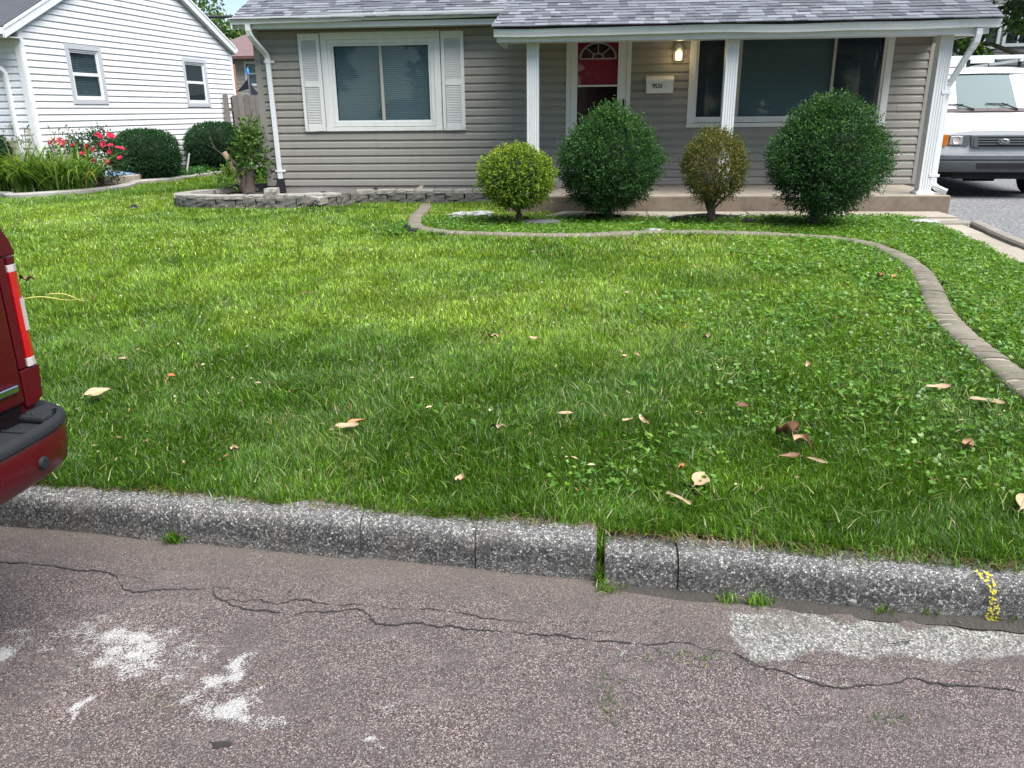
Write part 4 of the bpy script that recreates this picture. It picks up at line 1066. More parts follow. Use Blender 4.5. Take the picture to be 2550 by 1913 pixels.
# left downspout: outlet, elbow, pipe, black boot
dsx = -4.74
m = MB(); m.rect_tube([(-4.87, 12.30, 2.82), (-4.87, 12.30, 2.74), (-4.862, 12.32, 2.68), (-4.845, 12.37, 2.62), (-4.80, 12.50, 2.52), (-4.765, 12.60, 2.445), (-4.752, 12.636, 2.39), (-4.75, 12.637, 2.34)], .074, .058, (0, 1, .2)); ds = m.build("downspout", MT['white_paint'], house, bevel=.006)
MB().rect_tube([(-4.75, 12.635, 2.345), (-4.735, 12.635, .62)], .068, .052, (0, 1, 0)).build("pipe", MT['white_paint'], ds, bevel=.006)
for z in (2.33, .74):
    x = -4.75 + .01 * (2.3 - z) / 1.7
    MB().box(x - .085, x + .085, 12.668, 12.675, z - .018, z + .018).box(x - .04, x + .04, 12.602, 12.608, z - .016, z + .016).box(x - .042, x - .036, 12.604, 12.67, z - .016, z + .016).box(x + .036, x + .042, 12.604, 12.67, z - .016, z + .016).build("strap", MT['white_paint'], ds, bevel=.002)
m = MB(); rings = []
for k in range(13):
    z = .625 - k * .018; s_ = .044 + (.004 if k % 2 else 0) + .0016 * k
    rings.append([(-4.735 + a * s_, 12.63 - .002 * k + b * (s_ * .85), z) for a, b in ((-1, -1), (1, -1), (1, 1), (-1, 1))])
m.loft(rings); m.build("corrugated_boot", MT['black'], ds)
# right downspout on the porch corner post
m = MB(); m.rect_tube([(4.74, 11.01, 2.49), (4.74, 11.01, 2.42), (4.735, 11.03, 2.34), (4.715, 11.07, 2.26)], .072, .056, (0, 1, 0.1)); ds2 = m.build("downspout", MT['white_paint'], house, bevel=.006)
MB().rect_tube([(4.715, 11.07, 2.27), (4.612, 11.26, 1.90)], .066, .05, (0, 1, .3)).build("pipe", MT['white_paint'], ds2, bevel=.005)
MB().rect_tube([(4.612, 11.26, 1.91), (4.592, 11.29, 1.84), (4.59, 11.295, 1.76)], .070, .054, (0, 1, 0)).build("elbow", MT['white_paint'], ds2, bevel=.005)
MB().rect_tube([(4.59, 11.295, 1.77), (4.59, 11.295, .66)], .066, .052, (0, 1, 0)).build("pipe", MT['white_paint'], ds2, bevel=.005)
MB().rect_tube([(4.59, 11.295, .70), (4.592, 11.28, .63), (4.63, 11.25, .58), (4.70, 11.21, .545), (4.74, 11.19, .53)], .072, .056, (0, 1, .4)).build("shoe", MT['white_paint'], ds2, bevel=.006)
for z in (1.76, .74): MB().box(4.50, 4.63, 11.215, 11.222, z - .018, z + .018).box(4.625, 4.631, 11.222, 11.30, z - .016, z + .016).box(4.55, 4.63, 11.262, 11.267, z - .016, z + .016).build("strap", MT['white_paint'], ds2, bevel=.002)
# tap and outlet box
m = MB(); m.tube([(2.797, FY - .01, .66), (2.797, FY - .07, .66), (2.797, FY - .09, .63)], .014, 8); m.lathe([(0, -.006), (.03, -.006), (.033, 0), (.03, .006), (0, .006)], (2.797, FY - .06, .69), 10, 'Y')
m.build("garden_tap", MT['steel'], house)
MB().box(-.35, -.256, FY - .06, FY - .018, .634, .777).build("outlet_box", MT['trim'], house, bevel=.006)

# things on the porch wall: mailbox and lit lamp
mb = root("mailbox", (1.087, FY - .02, 1.81), "white wall mailbox with black house numbers beside the crimson door", "mailbox")
m = MB(); m.prism([(0, 0), (-.11, 0), (-.115, .01), (-.115, .175), (0, .175)], lambda p, t: (t, FY - .019 + p[0], 1.817 + p[1]), .897, 1.279); box = m.build("box", MT['mailwhite'], mb, bevel=.005)
m = MB(); m.prism([(0, .178), (-.126, .178), (-.13, .15), (-.134, .15), (-.134, .186), (-.07, .232), (0, .242)], lambda p, t: (t, FY - .019 + p[0], 1.817 + p[1]), .889, 1.287); m.build("lid", MT['mailwhite'], mb, bevel=.003)
def text_mesh(s, size, name, ext=.001, shear=0):
    cu = bpy.data.curves.new(name, 'FONT'); cu.body = s; cu.size = size; cu.extrude = ext; cu.align_x = 'CENTER'; cu.align_y = 'CENTER'; cu.shear = shear; cu.offset = size * .025; cu.resolution_u = 3
    ob = bpy.data.objects.new(name, cu); COL.objects.link(ob)
    me = bpy.data.meshes.new_from_object(ob.evaluated_get(bpy.context.evaluated_depsgraph_get()))
    bpy.data.objects.remove(ob); bpy.data.curves.remove(cu); me.name = name
    return me
for i, ch in enumerate("9533"):
    link("number", text_mesh(ch, .082, "number"), MT['ink'], mb, loc=(.998 + i * .037, FY - .1368, 1.9130 - .0), rot=(R(90), 0, 0))
for a, b in (((.955, 1.94), (.99, 1.925)), ((1.155, 1.925), (1.185, 1.9))):
    m = MB(); m.tube([(a[0], FY - .1358, a[1]), (b[0], FY - .1358, b[1])], .0016, 5); m.build("scratch", MT['ink'], mb)
lamp = root("porch_lamp", (1.34, FY - .02, 2.23), "lit jelly jar porch lamp on the wall above the mailbox", "lamp")
MB().box(1.265, 1.415, FY - .034, FY - .012, 2.25, 2.52).build("mounting_block", MT['taupe'], lamp, bevel=.006)
m = MB(); m.lathe([(0, 0), (.055, 0), (.055, .015), (.035, .03), (0, .03)], (1.34, FY - .034, 2.43), 16, 'Y')
m.v = [(x, 2 * (FY - .034) - y, z) for x, y, z in m.v]; m.build("backplate", MT['shutter'], lamp, smooth=True)
m = MB(); m.lathe([(0, .07), (.03, .066), (.046, .05), (.05, .025), (.05, 0), (.0, 0)], (1.34, FY - .10, 2.378), 18); m.box(1.325, 1.355, FY - .08, FY - .03, 2.40, 2.43); m.build("cap", MT['shutter'], lamp, smooth=True)
t = NT("lit_jar_glass"); t.color((0.9, 0.8, 0.55)); t.b.inputs["Emission Color"].default_value = (1.0, 0.74, 0.34, 1); t.b.inputs["Emission Strength"].default_value = .9; t.rough(.2); MT['jar'] = t.m
m = MB(); m.lathe([(.046, .0), (.047, -.06), (.045, -.10), (.036, -.118), (0, -.12)], (1.34, FY - .10, 2.3775), 18); m.build("glass_jar", MT['jar'], lamp, smooth=True)
bl = bpy.data.lights.new("bulb", 'POINT'); bl.energy = .5; bl.color = (1, .75, .42); bl.shadow_soft_size = .04
bo = bpy.data.objects.new("bulb", bl); COL.objects.link(bo); bo.parent = lamp; bo.location = (0.0, -.18, .09)
# ------------------------------------------------------------------ white house (local frame: x along its gable wall, -y outwards)
WA, WB = Vector((-9.75, 14.25)), Vector((-8.97, 21.3))
wdir = (WB - WA).normalized(); WL = (WB - WA).length
wang = math.atan2(wdir.y, wdir.x)
whouse = root("white_house", (WA.x, WA.y, 0.28), "white vinyl sided house with a tall gable end facing the lawn", "house", rz=wang, local=True)
ZO = 0.28                                         # local z = world z - ZO
EH = 3.105 - ZO; PK = EH + .492 * WL / 2
WOP = [(1.08, 2.08, 1.80 - ZO, 2.865 - ZO), (4.85, 5.84, 1.76 - ZO, 2.83 - ZO)]
OPN = [(1.17, 1.99, 1.93 - ZO, 2.75 - ZO), (4.94, 5.75, 1.90 - ZO, 2.70 - ZO)]
m = MB()
for a, b, c, d in wall_cells(0.02, WL - .02, 0.0, EH, OPN): m.box(a, b, 0.0, .12, c, d)
m.prism([(0.02, EH), (WL - .02, EH), (WL / 2, PK)], lambda p, t: (p[0], t, p[1]), 0, .12)
gw = m.build("gable_wall", MT['white_vinyl'], whouse)
zz_ = 0.20
bz = []
i = 0
while zz_ < PK - .12:
    inset = max(0, (zz_ + EXPO * .5 - EH) / .492)
    x0, x1 = .06 + inset, WL - .06 - inset
    iv = [(x0, x1)]
    for o in WOP:
        if o[2] < zz_ + EXPO / 2 < o[3]:
            nv = []
            for a, b in iv:
                if o[1] <= a or o[0] >= b: nv.append((a, b)); continue
                nv += [(a, o[0]), (o[1], b)]
            iv = nv
    for a, b in iv:
        cuts = [a] + ([3.3] if i == 4 else [2.9] if i == 9 else []) + [b]
        cuts = [c for c in cuts if a <= c <= b]
        for k, (p, q) in enumerate(zip(cuts[:-1], cuts[1:])):
            if q - p > .05: link("siding_board", bm_board_white, MT['white_vinyl'], gw, loc=(p, -.0015 * k, zz_ + random.uniform(-.001, .001)), rot=(0, random.uniform(-.0008, .0008), 0), scl=(q - p, 1, 1))
    zz_ += EXPO; i += 1
for x0, x1 in ((-.02, .095), (WL - .08, WL + .02)):
    MB().box(x0, x1, -.028, .08, .15, EH + (.03 if x0 < 1 else 0)).build("corner_board", MT['white_vinyl'], whouse, bevel=.004)
MB().box(.03, WL - .03, -.012, .1, -.3, .21).build("foundation", MT['found'], whouse)
for (a, b, c, d), (ga, gb, gc, gd, gm) in zip(WOP, ((1.215, 1.865, 1.98 - ZO, 2.695 - ZO, 2.325 - ZO), (4.975, 5.64, 1.94 - ZO, 2.63 - ZO, 2.28 - ZO))):
    m = MB(); w = .085
    m.box(a, b, -.034, .02, d - w, d); m.box(a, b, -.036, .02, c, c + w); m.box(a, a + w, -.034, .02, c + w, d - w); m.box(b - w, b, -.034, .02, c + w, d - w)
    wn_ = m.build("window", MT['grey_trim'], whouse, bevel=.003)
    m = MB(); sill_frame(m, a + w + .001, b - w - .001, c + w + .001, d - w - .001, .032, -.014, .05); m.build("outer_frame", MT['white_paint'], wn_, bevel=.002)
    a2, b2, c2, d2 = a + w + .034, b - w - .034, c + w + .034, d - w - .034
    zm = (c2 + d2) / 2
    m = MB(); sill_frame(m, a2, b2, zm + .012, d2, .026, .0, .03); m.build("upper_sash", MT['white_paint'], wn_, bevel=.002)
    m = MB(); sill_frame(m, a2, b2, c2, zm + .011, .032, -.008, .022); m.build("lower_sash", MT['white_paint'], wn_, bevel=.002)
    MB().box(a2 + .0262, b2 - .0262, .012, .015, zm + .0385, d2 - .0265).build("pane", MT['glass' if a < 3 else 'glass_dark'], wn_)
    MB().box(a2 + .0325, b2 - .0325, .004, .007, c2 + .0325, zm - .0215).build("pane", MT['glass' if a < 3 else 'glass_dark'], wn_)
    if a < 3: blind(a2, b2, c2, d2, .07, wn_, .03, .8)
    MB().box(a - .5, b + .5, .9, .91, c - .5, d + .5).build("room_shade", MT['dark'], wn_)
# front wall (faces the street) and the rest of the shell.  local +y runs into the house (world -x)
fw = MB().box(-.0, .12, .121, 9.0, 0, EH).build("front_wall", MT['white_vinyl'], whouse)
n = int((EH - .2) / EXPO)
for i in range(n):
    link("siding_board", bm_board_white, MT['white_vinyl'], fw, loc=(0.0, 8.9, .2 + i * EXPO), rot=(0, 0, -math.pi / 2), scl=(8.9 - .06, 1, 1))
MB().box(-.026, .0, -.028, .085, .15, EH + .03).build("corner_return", MT['white_vinyl'], whouse, bevel=.003)
MB().box(WL - .12, WL, .121, 9, 0, EH).box(0.12, WL - .12, 8.9, 9.0, 0, EH).build("rear_walls", MT['white_vinyl'], whouse)
# roof: two slopes, rake boards, eave soffit and gutter
m = MB(); ov = .42; orr = .06; gv = -.11
def rp(x): return EH + .08 + (min(x, WL - x)) * .492
for xs_ in ((-ov, WL / 2), (WL + orr, WL / 2)):
    a, b = xs_
    m.add([(a, gv, rp(a)), (b, gv, rp(b)), (b, 9.1, rp(b)), (a, 9.1, rp(a)), (a, gv, rp(a) + .05), (b, gv, rp(b) + .05), (b, 9.1, rp(b) + .05), (a, 9.1, rp(a) + .05)], [(0, 3, 2, 1), (4, 5, 6, 7), (0, 1, 5, 4), (1, 2, 6, 5), (2, 3, 7, 6), (3, 0, 4, 7)])
m.build("roof", MT['roofdeck'], whouse)
for a, b in ((-ov, WL / 2), (WL + orr, WL / 2)):
    m = MB(); H_ = .16
    sgn = 1 if b > a else -1
    m.prism([(a, rp(a) + .02), (b, rp(b) + .02), (b, rp(b) - H_), (a, rp(a) - H_ + .02)], lambda p, t: (p[0], t, p[1]), gv - .022, gv); m.build("rake_board", MT['white_paint'], whouse, bevel=.003)
    m = MB(); m.prism([(a, rp(a) + .045), (b, rp(b) + .045), (b, rp(b) - .005), (a, rp(a) - .005)], lambda p, t: (p[0], t, p[1]), gv - .034, gv - .0225); m.build("rake_trim", MT['white_paint'], whouse, bevel=.002)
    m = MB(); m.prism([(a, rp(a) - H_ + .02), (b, rp(b) - H_), (b, rp(b) - H_ + .015), (a, rp(a) - H_ + .035)], lambda p, t: (p[0], t, p[1]), gv + .001, -.001); m.build("rake_soffit", MT['soffit'], whouse)
MB().box(-ov + .01, -.001, gv + .01, 9, rp(-ov) - .12, rp(-ov) - .105).build("soffit", MT['soffit'], whouse)
MB().box(-ov - .022, -ov, gv, 9.1, rp(-ov) - .13, rp(-ov) + .02).build("fascia", MT['white_paint'], whouse)
MB().box(-ov - .12, -ov - .023, gv - .02, 9.1, rp(-ov) - .09, rp(-ov) + .01).build("gutter", MT['white_paint'], whouse, bevel=.01)
MB().box(WL + orr + .002, WL + orr + .1, gv - .02, 9.1, rp(WL + orr) - .09, rp(WL + orr) + .01).build("gutter", MT['white_paint'], whouse, bevel=.01)
ds = MB().rect_tube([(-.48, .62, rp(-ov) - .08), (-.48, .62, rp(-ov) - .2), (-.44, .6, rp(-ov) - .26), (-.08, .36, rp(-ov) - .62), (-.05, .34, rp(-ov) - .68), (-.05, .34, rp(-ov) - .8), (-.05, .34, .1)], .075, .06, (0, 1, .1)).build("downspout", MT['white_paint'], whouse, bevel=.006)
MB().box(-.09, -.005, .28, .40, .92, .95).build("strap", MT['white_paint'], ds)

# ------------------------------------------------------------------ window-well cover in the bed
def wpt(u, v, z): # along wall u, outwards v, height above local base
    p = WA + wdir * u + Vector((wdir.y, -wdir.x)) * v
    return (p.x, p.y, ZO + z)
c = wpt(1.72, .40, 0)
wc = root("window_well", (c[0], c[1], .30), "blue grey plastic window well cover with tan rim beside the rose bush", "window well")
def half(u, r_, z): 
    a = math.pi * u
    return wpt(1.72 + .55 * r_ * math.cos(a), .02 + .62 * r_ * math.sin(a), z)
m = MB(); m.grid(lambda u, v: half(u, v, .19 + .07 * (1 - v * v) + .004 * math.sin(u * 40) * v), 26, 8); m.build("cover", MT['wellcover'], wc, smooth='all')
m = MB(); m.loft([[half(u, r_, z) for r_, z in ((1.0, .02), (1.07, .02), (1.08, .17), (1.06, .185), (.97, .185), (.97, .02))] for u in np.linspace(0, 1, 26)]); m.build("rim", MT['tan'], wc, smooth=True)

# ------------------------------------------------------------------ behind: fence, brown roofed house, trampoline, cables
fence = root("board_fence", (-7.0, 20.6, .3), "weathered grey board fence between the two houses", "fence")
x = -8.98; k = 0
while x < -5.0:
    w = random.uniform(.125, .145); h = 2.05 + random.uniform(-.02, .02)
    if k == 1:
        MB().box(x + .01, x + .09, 20.66, 20.75, .25, 2.0).build("fence_post", MT['darkbark'], fence); x += .10; k += 1; continue
    m = MB(); m.prism([(x, .27), (x + w, .27), (x + w, h - .03), (x + w - .03, h), (x + .03, h), (x, h - .03)], lambda p, t: (p[0], t, p[1]), 20.55 + random.uniform(-.008, .008), 20.575); m.build("fence_board", MT['wood'], fence)
    x += w + .008; k += 1
MB().box(-8.95, -5.0, 20.585, 20.63, .65, .74).box(-8.95, -5.0, 20.585, 20.63, 1.65, 1.74).build("fence_rails", MT['wood'], fence)

bgh = root("brown_roof_house", (-14, 34, .3), "beige house with a brown hipped roof beyond the board fence", "house")
bw = MB()
OP2 = [(-13.66, -13.02, 2.75, 3.50), (-12.93, -12.3, 2.75, 3.50)]
for a, b, c_, d_ in wall_cells(-15.6, -6, .3, 3.72, OP2): bw.box(a, b, 33.9, 34.0, c_, d_)
bww = bw.build("front_wall", MT['beige_siding'], bgh)
m = MB(); z = .35
while z < 3.7:
    for a, b in ((-15.6, -13.78), (-12.18, -6)) if 2.6 < z < 3.55 else ((-15.6, -6),):
        m.prism([(33.9, z), (33.882, z + .005), (33.898, z + .15)], lambda p, t: (t, p[0], p[1]), a, b)
    z += .15
tag(m.build("siding_courses", MT['beige_siding'], bww), kind="stuff")
for a, b, c_, d_ in OP2:
    m = MB(); sill_frame(m, a - .09, b + .09, c_ - .09, d_ + .09, .09, 33.86, 33.91); wn_ = m.build("window", MT['trim'], bgh)
    MB().box(a, b, 33.87, 33.90, (c_ + d_) / 2 - .025, (c_ + d_) / 2 + .025).build("meeting_rail", MT['trim'], wn_)
    MB().box(a, b, 33.92, 33.93, c_, d_).build("pane", MT['glass'], wn_)
    MB().box(a, b, 34.05, 34.06, c_, d_).build("curtain", MT['blind'], wn_)
m = MB(); m.add([(-15.9, 33.45, 3.76), (-5.6, 33.45, 3.76), (-5.6, 42, 3.76), (-15.9, 42, 3.76), (-13.6, 36.2, 4.98), (-7.5, 37.0, 5.35), (-13.0, 38.5, 5.35)], [(0, 1, 5, 6, 4), (1, 2, 5), (2, 3, 6, 5), (3, 0, 4), (3, 4, 6)])
m.add([(-15.9, 33.45, 3.70), (-5.6, 33.45, 3.70), (-5.6, 42, 3.70), (-15.9, 42, 3.70)], [(0, 1, 2, 3)])
rf = m.build("roof", MT['brownroof'], bgh)
# shingle courses as real steps on the visible slope
m = MB()
for i in range(14):
    f0 = i / 14; y = 33.45 + f0 * 2.9; z = 3.775 + f0 * 1.29
    m.add([(-15.9 + 2.2 * f0, y, z), (-5.6 - 1.8 * f0, y, z + .0), (-5.6 - 1.8 * f0, y + .21, z + .088), (-15.9 + 2.2 * f0 + .15, y + .21, z + .088)], [(0, 1, 2, 3)])
tag(m.build("shingle_courses", MT['brownroof'], rf), kind="stuff")
MB().box(-15.9, -5.6, 33.36, 33.45, 3.66, 3.77).build("gutter", plain("brown_gutter", (.12, .055, .05), .5), bgh)
pst = MB().box(-10.99, -10.86, 25.9, 26.05, .3, 3.05)
tag(pst.build("cedar_post", MT['orange_wood']), "tall orange cedar post standing behind the board fence", "post")
tr_ = root("trampoline", (-9.6, 25, .3), "trampoline safety net with a blue capped pole behind the fence", "trampoline")
m = MB(); m.tube([(-10.05, 25, .3), (-10.05, 25, 2.72)], .025, 8); m.tube([(-8.1, 25.2, .3), (-8.1, 25.2, 2.72)], .025, 8); m.build("pole", MT['steel'], tr_)
MB().lathe([(0, 2.72), (.042, 2.72), (.045, 2.82), (.03, 2.86), (0, 2.87)], (-10.05, 25, 0), 12).build("pole_cap", MT['blue'], tr_, smooth=True)
def net(u, v):
    x = -10.05 + 1.95 * u; top = 2.62 - .75 * (math.sin(math.pi * min(1, u * 1.0)) ** .55) * (1 if u < .5 else 1)
    return (x, 25 + .2 * u + .05 * math.sin(9 * u), 1.0 + (top - 1.0) * v)
m = MB(); m.grid(net, 20, 6)
m.grid(lambda u, v: (-10.05 - .5 * u, 25.0 + .1 * u, 2.30 - .10 * u + (.33 * (1 - u) ** 1.3) * v), 8, 3); m.tube([(-10.05, 25, 2.05), (-10.6, 25.1, 2.1)], .02, 6)
m.build("net", MT['net'], tr_)

def cable(name, a, b, sagz, r_, label):
    pts = [Vector(a).lerp(Vector(b), t_) - Vector((0, 0, sagz * 4 * t_ * (1 - t_))) for t_ in np.linspace(0, 1, 24)]
    tag(MB().tube(pts, r_, 6).build(name, MT['wire'], smooth='all'), label, "cable", "overhead cables behind the houses")
cable("power_cable", (-40, 30, 6.0), (12, 31, 5.6), .9, .055, "thick dark overhead cable, the lower of two left of the shingled roof")
cable("power_cable", (-40, 33, 7.0), (12, 33, 6.4), .6, .018, "thin overhead cable, the upper of two left of the shingled roof")
# grey house on the right
gh = root("grey_house", (15, 28, .3), "two storey grey sided house half hidden by tree beyond the van", "house")
gOP = [(12.86, 13.62, 3.40, 4.6), (11.9, 12.6, 3.35, 4.4), (16, 17, 3.4, 4.6)]
m = MB()
for a, b, c_, d_ in wall_cells(8.6, 22, .3, 6.2, gOP): m.box(a, b, 28, 28.12, c_, d_)
gww = m.build("front_wall", MT['grey_siding'], gh)
m = MB(); z = .4
while z < 6.1:
    xs_ = [8.6, 22]
    for o in gOP:
        if o[2] - .1 < z + .06 < o[3] + .1: xs_ += [o[0] - .09, o[1] + .09]
    xs_.sort()
    for a, b in zip(xs_[::2], xs_[1::2]): m.prism([(28, z), (27.978, z + .005), (27.998, z + .125)], lambda p, t: (t, p[0], p[1]), a, b)
    z += .125
tag(m.build("siding_courses", MT['grey_siding'], gww), kind="stuff")
for a, b, c_, d_ in gOP:
    m = MB(); sill_frame(m, a - .09, b + .09, c_ - .09, d_ + .09, .09, 27.94, 28.01); wn_ = m.build("window", MT['white_paint'], gh)
    MB().box(a, b, 27.96, 28.0, (c_ + d_) / 2 - .03, (c_ + d_) / 2 + .03).box((a + b) / 2 - .02, (a + b) / 2 + .02, 27.965, 28.0, c_, d_).build("sash_bars", MT['white_paint'], wn_)
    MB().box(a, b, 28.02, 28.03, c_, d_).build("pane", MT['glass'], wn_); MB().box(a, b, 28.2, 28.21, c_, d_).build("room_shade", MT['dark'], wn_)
MB().box(8.5, 8.62, 27.95, 36, .3, 6.2).box(8.62, 22, 35.9, 36, .3, 6.2).build("rear_walls", MT['grey_siding'], gh)
m = MB(); m.prism([(27.5, 6.2), (36.5, 6.2), (32, 8.4)], lambda p, t: (t, p[0], p[1]), 8.3, 22.3); m.build("roof", MT['roofdeck'], gh)
MB().box(10.9, 11.02, 27.9, 27.97, .3, 6.1).build("downspout", MT['white_paint'], gh)
# ------------------------------------------------------------------ vehicles
def wheel(parent, c, axis_x=False, r=.37, w=.24, rim=.2, mat_rim='steel'):
    # axle along local y (truck) or x (van)
    ax = 'X' if axis_x else 'Y'
    m = MB(); m.lathe([(rim, -w / 2 + .01), (rim + .05, -w / 2), (r - .03, -w / 2), (r - .006, -w / 2 + .03), (r, -.03), (r, .03), (r - .006, w / 2 - .03), (r - .03, w / 2), (rim + .05, w / 2), (rim, w / 2 - .01)], c, 32, ax)
    wh = m.build("wheel", MT['rubber'], parent, smooth=True)
    m = MB(); m.lathe([(rim + .004, -w / 2 + .012), (rim - .02, -w / 2 + .03), (rim - .04, -.02), (.07, -.04), (.06, -.06), (0, -.06), (0, .06), (.06, .06), (.07, .04), (rim - .04, .02), (rim - .02, w / 2 - .03), (rim + .004, w / 2 - .012)], c, 24, ax); m.build("rim", MT[mat_rim], wh, smooth=True)
# ---- white van: local x = across (image right), y = rearwards, z up, origin under the nose
van = root("white_van", (6.27, 13.16, .247), "white cargo van with grey bumper and ladder rack parked on the driveway", "van", rz=R(-6.2), local=True)
ST = [  # y, half width low, half width belt, half width top, z bottom, z belt, z top
    (0.02, .84, .88, .80, .50, .80, .985), (0.05, .92, .945, .86, .45, .82, 1.015), (0.14, .965, .985, .90, .42, .85, 1.045), (0.42, .985, 1.005, .90, .42, .92, 1.115), (0.78, .99, 1.01, .895, .42, 1.0, 1.205),
    (0.84, .99, 1.01, .885, .42, 1.02, 1.235), (1.42, .99, 1.01, .80, .42, 1.05, 1.845), (1.52, .99, 1.01, .785, .42, 1.05, 1.90), (1.75, .99, 1.01, .78, .42, 1.05, 1.945), (3.2, .99, 1.01, .78, .42, 1.05, 1.965), (5.2, .99, 1.01, .78, .42, 1.05, 1.955), (5.40, .97, .99, .74, .45, 1.05, 1.90)]
rings = []
for y, w0, w1, wt, zb, zm, zt in ST:
    half = [(w0 * .97, zb), (w0, zb + .08), (w1, zm - .12), (w1 - .005, zm), (w1 * .5 + wt * .5, zm * .42 + zt * .58), (wt + .03, zt - .075), (wt - .03, zt - .018), (wt * .6, zt + .006), (0, zt + .015)]
    rings.append([(x, y, z) for x, z in half] + [(-x, y, z) for x, z in half[:-1][::-1]])
body = MB().loft(rings).build("body", MT['vanpaint'], van, smooth=True)
# windscreen, following the loft between y .84 and 1.46, set proud
def wsp(u, v, lift=.008):
    y = .875 + .515 * v; f = (y - .84) / (1.42 - .84)
    zt = 1.235 + (1.845 - 1.235) * f; wt = .885 + (.80 - .885) * f
    x = (u - .5) * 2 * (wt - .01 - .02 * v); 
    return (x, y + .06 * (x / wt) ** 2 - lift, zt + .012 - .02 * (x / wt) ** 2 * 1.0 + lift)
MB().grid(lambda u, v: wsp(u, v), 16, 8).build("windscreen", MT['windscreen'], body, smooth='all')
m = MB(); m.loft([[wsp(u, v, l) for v, l in ((-.075, .006), (0.03, .006), (.03, .016), (-.06, .020))] for u in np.linspace(0, 1, 12)]); m.build("cowl", plain("cowl_brown", (.05, .035, .035), .6), body)
ed = [wsp(0, v, .011) for v in np.linspace(0, 1, 8)] + [wsp(u, 1, .011) for u in np.linspace(0, 1, 14)] + [wsp(1, v, .011) for v in np.linspace(1, 0, 8)]
MB().tube(ed, .011, 6).build("windscreen_seal", MT['black'], body)
for x0, x1, v1 in ((-.20, -.72, .10), (.42, -.02, .10)):
    a, b = wsp(x0 / 1.7 + .5, -.03, .03), wsp(((x0 + x1) / 2) / 1.7 + .5, v1 + .03, .035)
    c_, d_ = wsp(x1 / 1.7 + .5, v1 + .05, .02), wsp((x0 * .72 + x1 * .28) / 1.7 + .5, v1 + .03, .02)
    wp = MB().tube([c_, d_], .009, 6).build("wiper", MT['black'], van); MB().tube([a, b], [.014, .008], 6).build("wiper_arm", MT['black'], wp)
# hood shut line and front details
for s in (-1, 1):
    MB().tube([(s * .80, .045, .99), (s * .82, .10, 1.028), (s * .845, .40, 1.105), (s * .85, .80, 1.205)], .004, 5).build("hood_gap", MT['grille'], body)
gr = MB().prism([(-.46, .935), (.46, .935), (.44, .765), (.40, .735), (-.40, .735), (-.44, .765)], lambda p, t: (p[0], t, p[1]), -.018, .05).build("grille", MT['grille'], van, bevel=.012)
MB().box(-.405, .405, -.022, -.0185, .765, .905).build("grille_opening", MT['black'], gr)
for z in (.800, .836, .872): MB().box(-.36, .36, -.034, -.0225, z - .008, z + .008).build("grille_bar", MT['grille'], gr, bevel=.003)
for s in (-1, 1): MB().prism([(s * .405, .905), (s * .36, .905), (s * .34, .765), (s * .405, .765)], lambda p, t: (p[0], t, p[1]), -.030, -.0226).build("grille_end", MT['grille'], gr)
MB().lathe([(0, 0), (.075, 0), (.082, .004), (.088, .0), (.09, .006), (0, .006)], (0, 0, 0), 28, 'Y')
em = MB(); em.v, em.f = [], []
def oval(m, a, b, y0, y1, z=.838, n=28):
    m.prism([(a * math.cos(t), z + b * math.sin(t)) for t in np.linspace(0, 2 * math.pi, n, endpoint=False)], lambda p, t: (p[0], t, p[1]), y0, y1); return m
emo = oval(MB(), .082, .038, -.046, -.034).build("emblem", MT['chrome'], gr, bevel=.003)
oval(MB(), .073, .030, -.0485, -.046).build("emblem_field", MT['emblem'], emo)
tm = text_mesh("Ford", .058, "emblem_script", .001, .35)
o = link("emblem_script", tm, MT['chrome'], emo); o.location = (0, -.050, .838); o.rotation_euler = (R(90), 0, 0)
for s in (-1, 1):
    hs = MB().prism([(s * .455, .935), (s * .76, .935), (s * .765, .775), (s * .470, .775)], lambda p, t: (p[0], t + .05 * abs(p[0]) ** 3, p[1]), -.012, .06).build("headlight", MT['grille'], van, bevel=.006)
    MB().prism([(s * .565, .920), (s * .735, .920), (s * .740, .795), (s * .565, .795)], lambda p, t: (p[0], t + .05 * abs(p[0]) ** 3, p[1]), -.022, -.0125).build("lens", MT['headlamp'], hs, bevel=.006)
    m = MB(); m.lathe([(0, -.004), (.03, -.002), (.05, .004), (.053, .008)], (s * .65, -.008, .858), 18, 'Y'); m.v = [(x, -.012 - (y + .008), z) for x, y, z in m.v]; m.build("bulb", MT['lens_white'], hs, smooth=True)
    MB().prism([(s * .765, .945), (s * .905, .940), (s * .925, .80), (s * .90, .765), (s * .80, .765), (s * .768, .79)], lambda p, t: (p[0], t + .05 * abs(p[0]) ** 3 + max(0, abs(p[0]) - .8) * .35, p[1]), -.035, .05).build("indicator", MT['lens_amber'], van, bevel=.01)
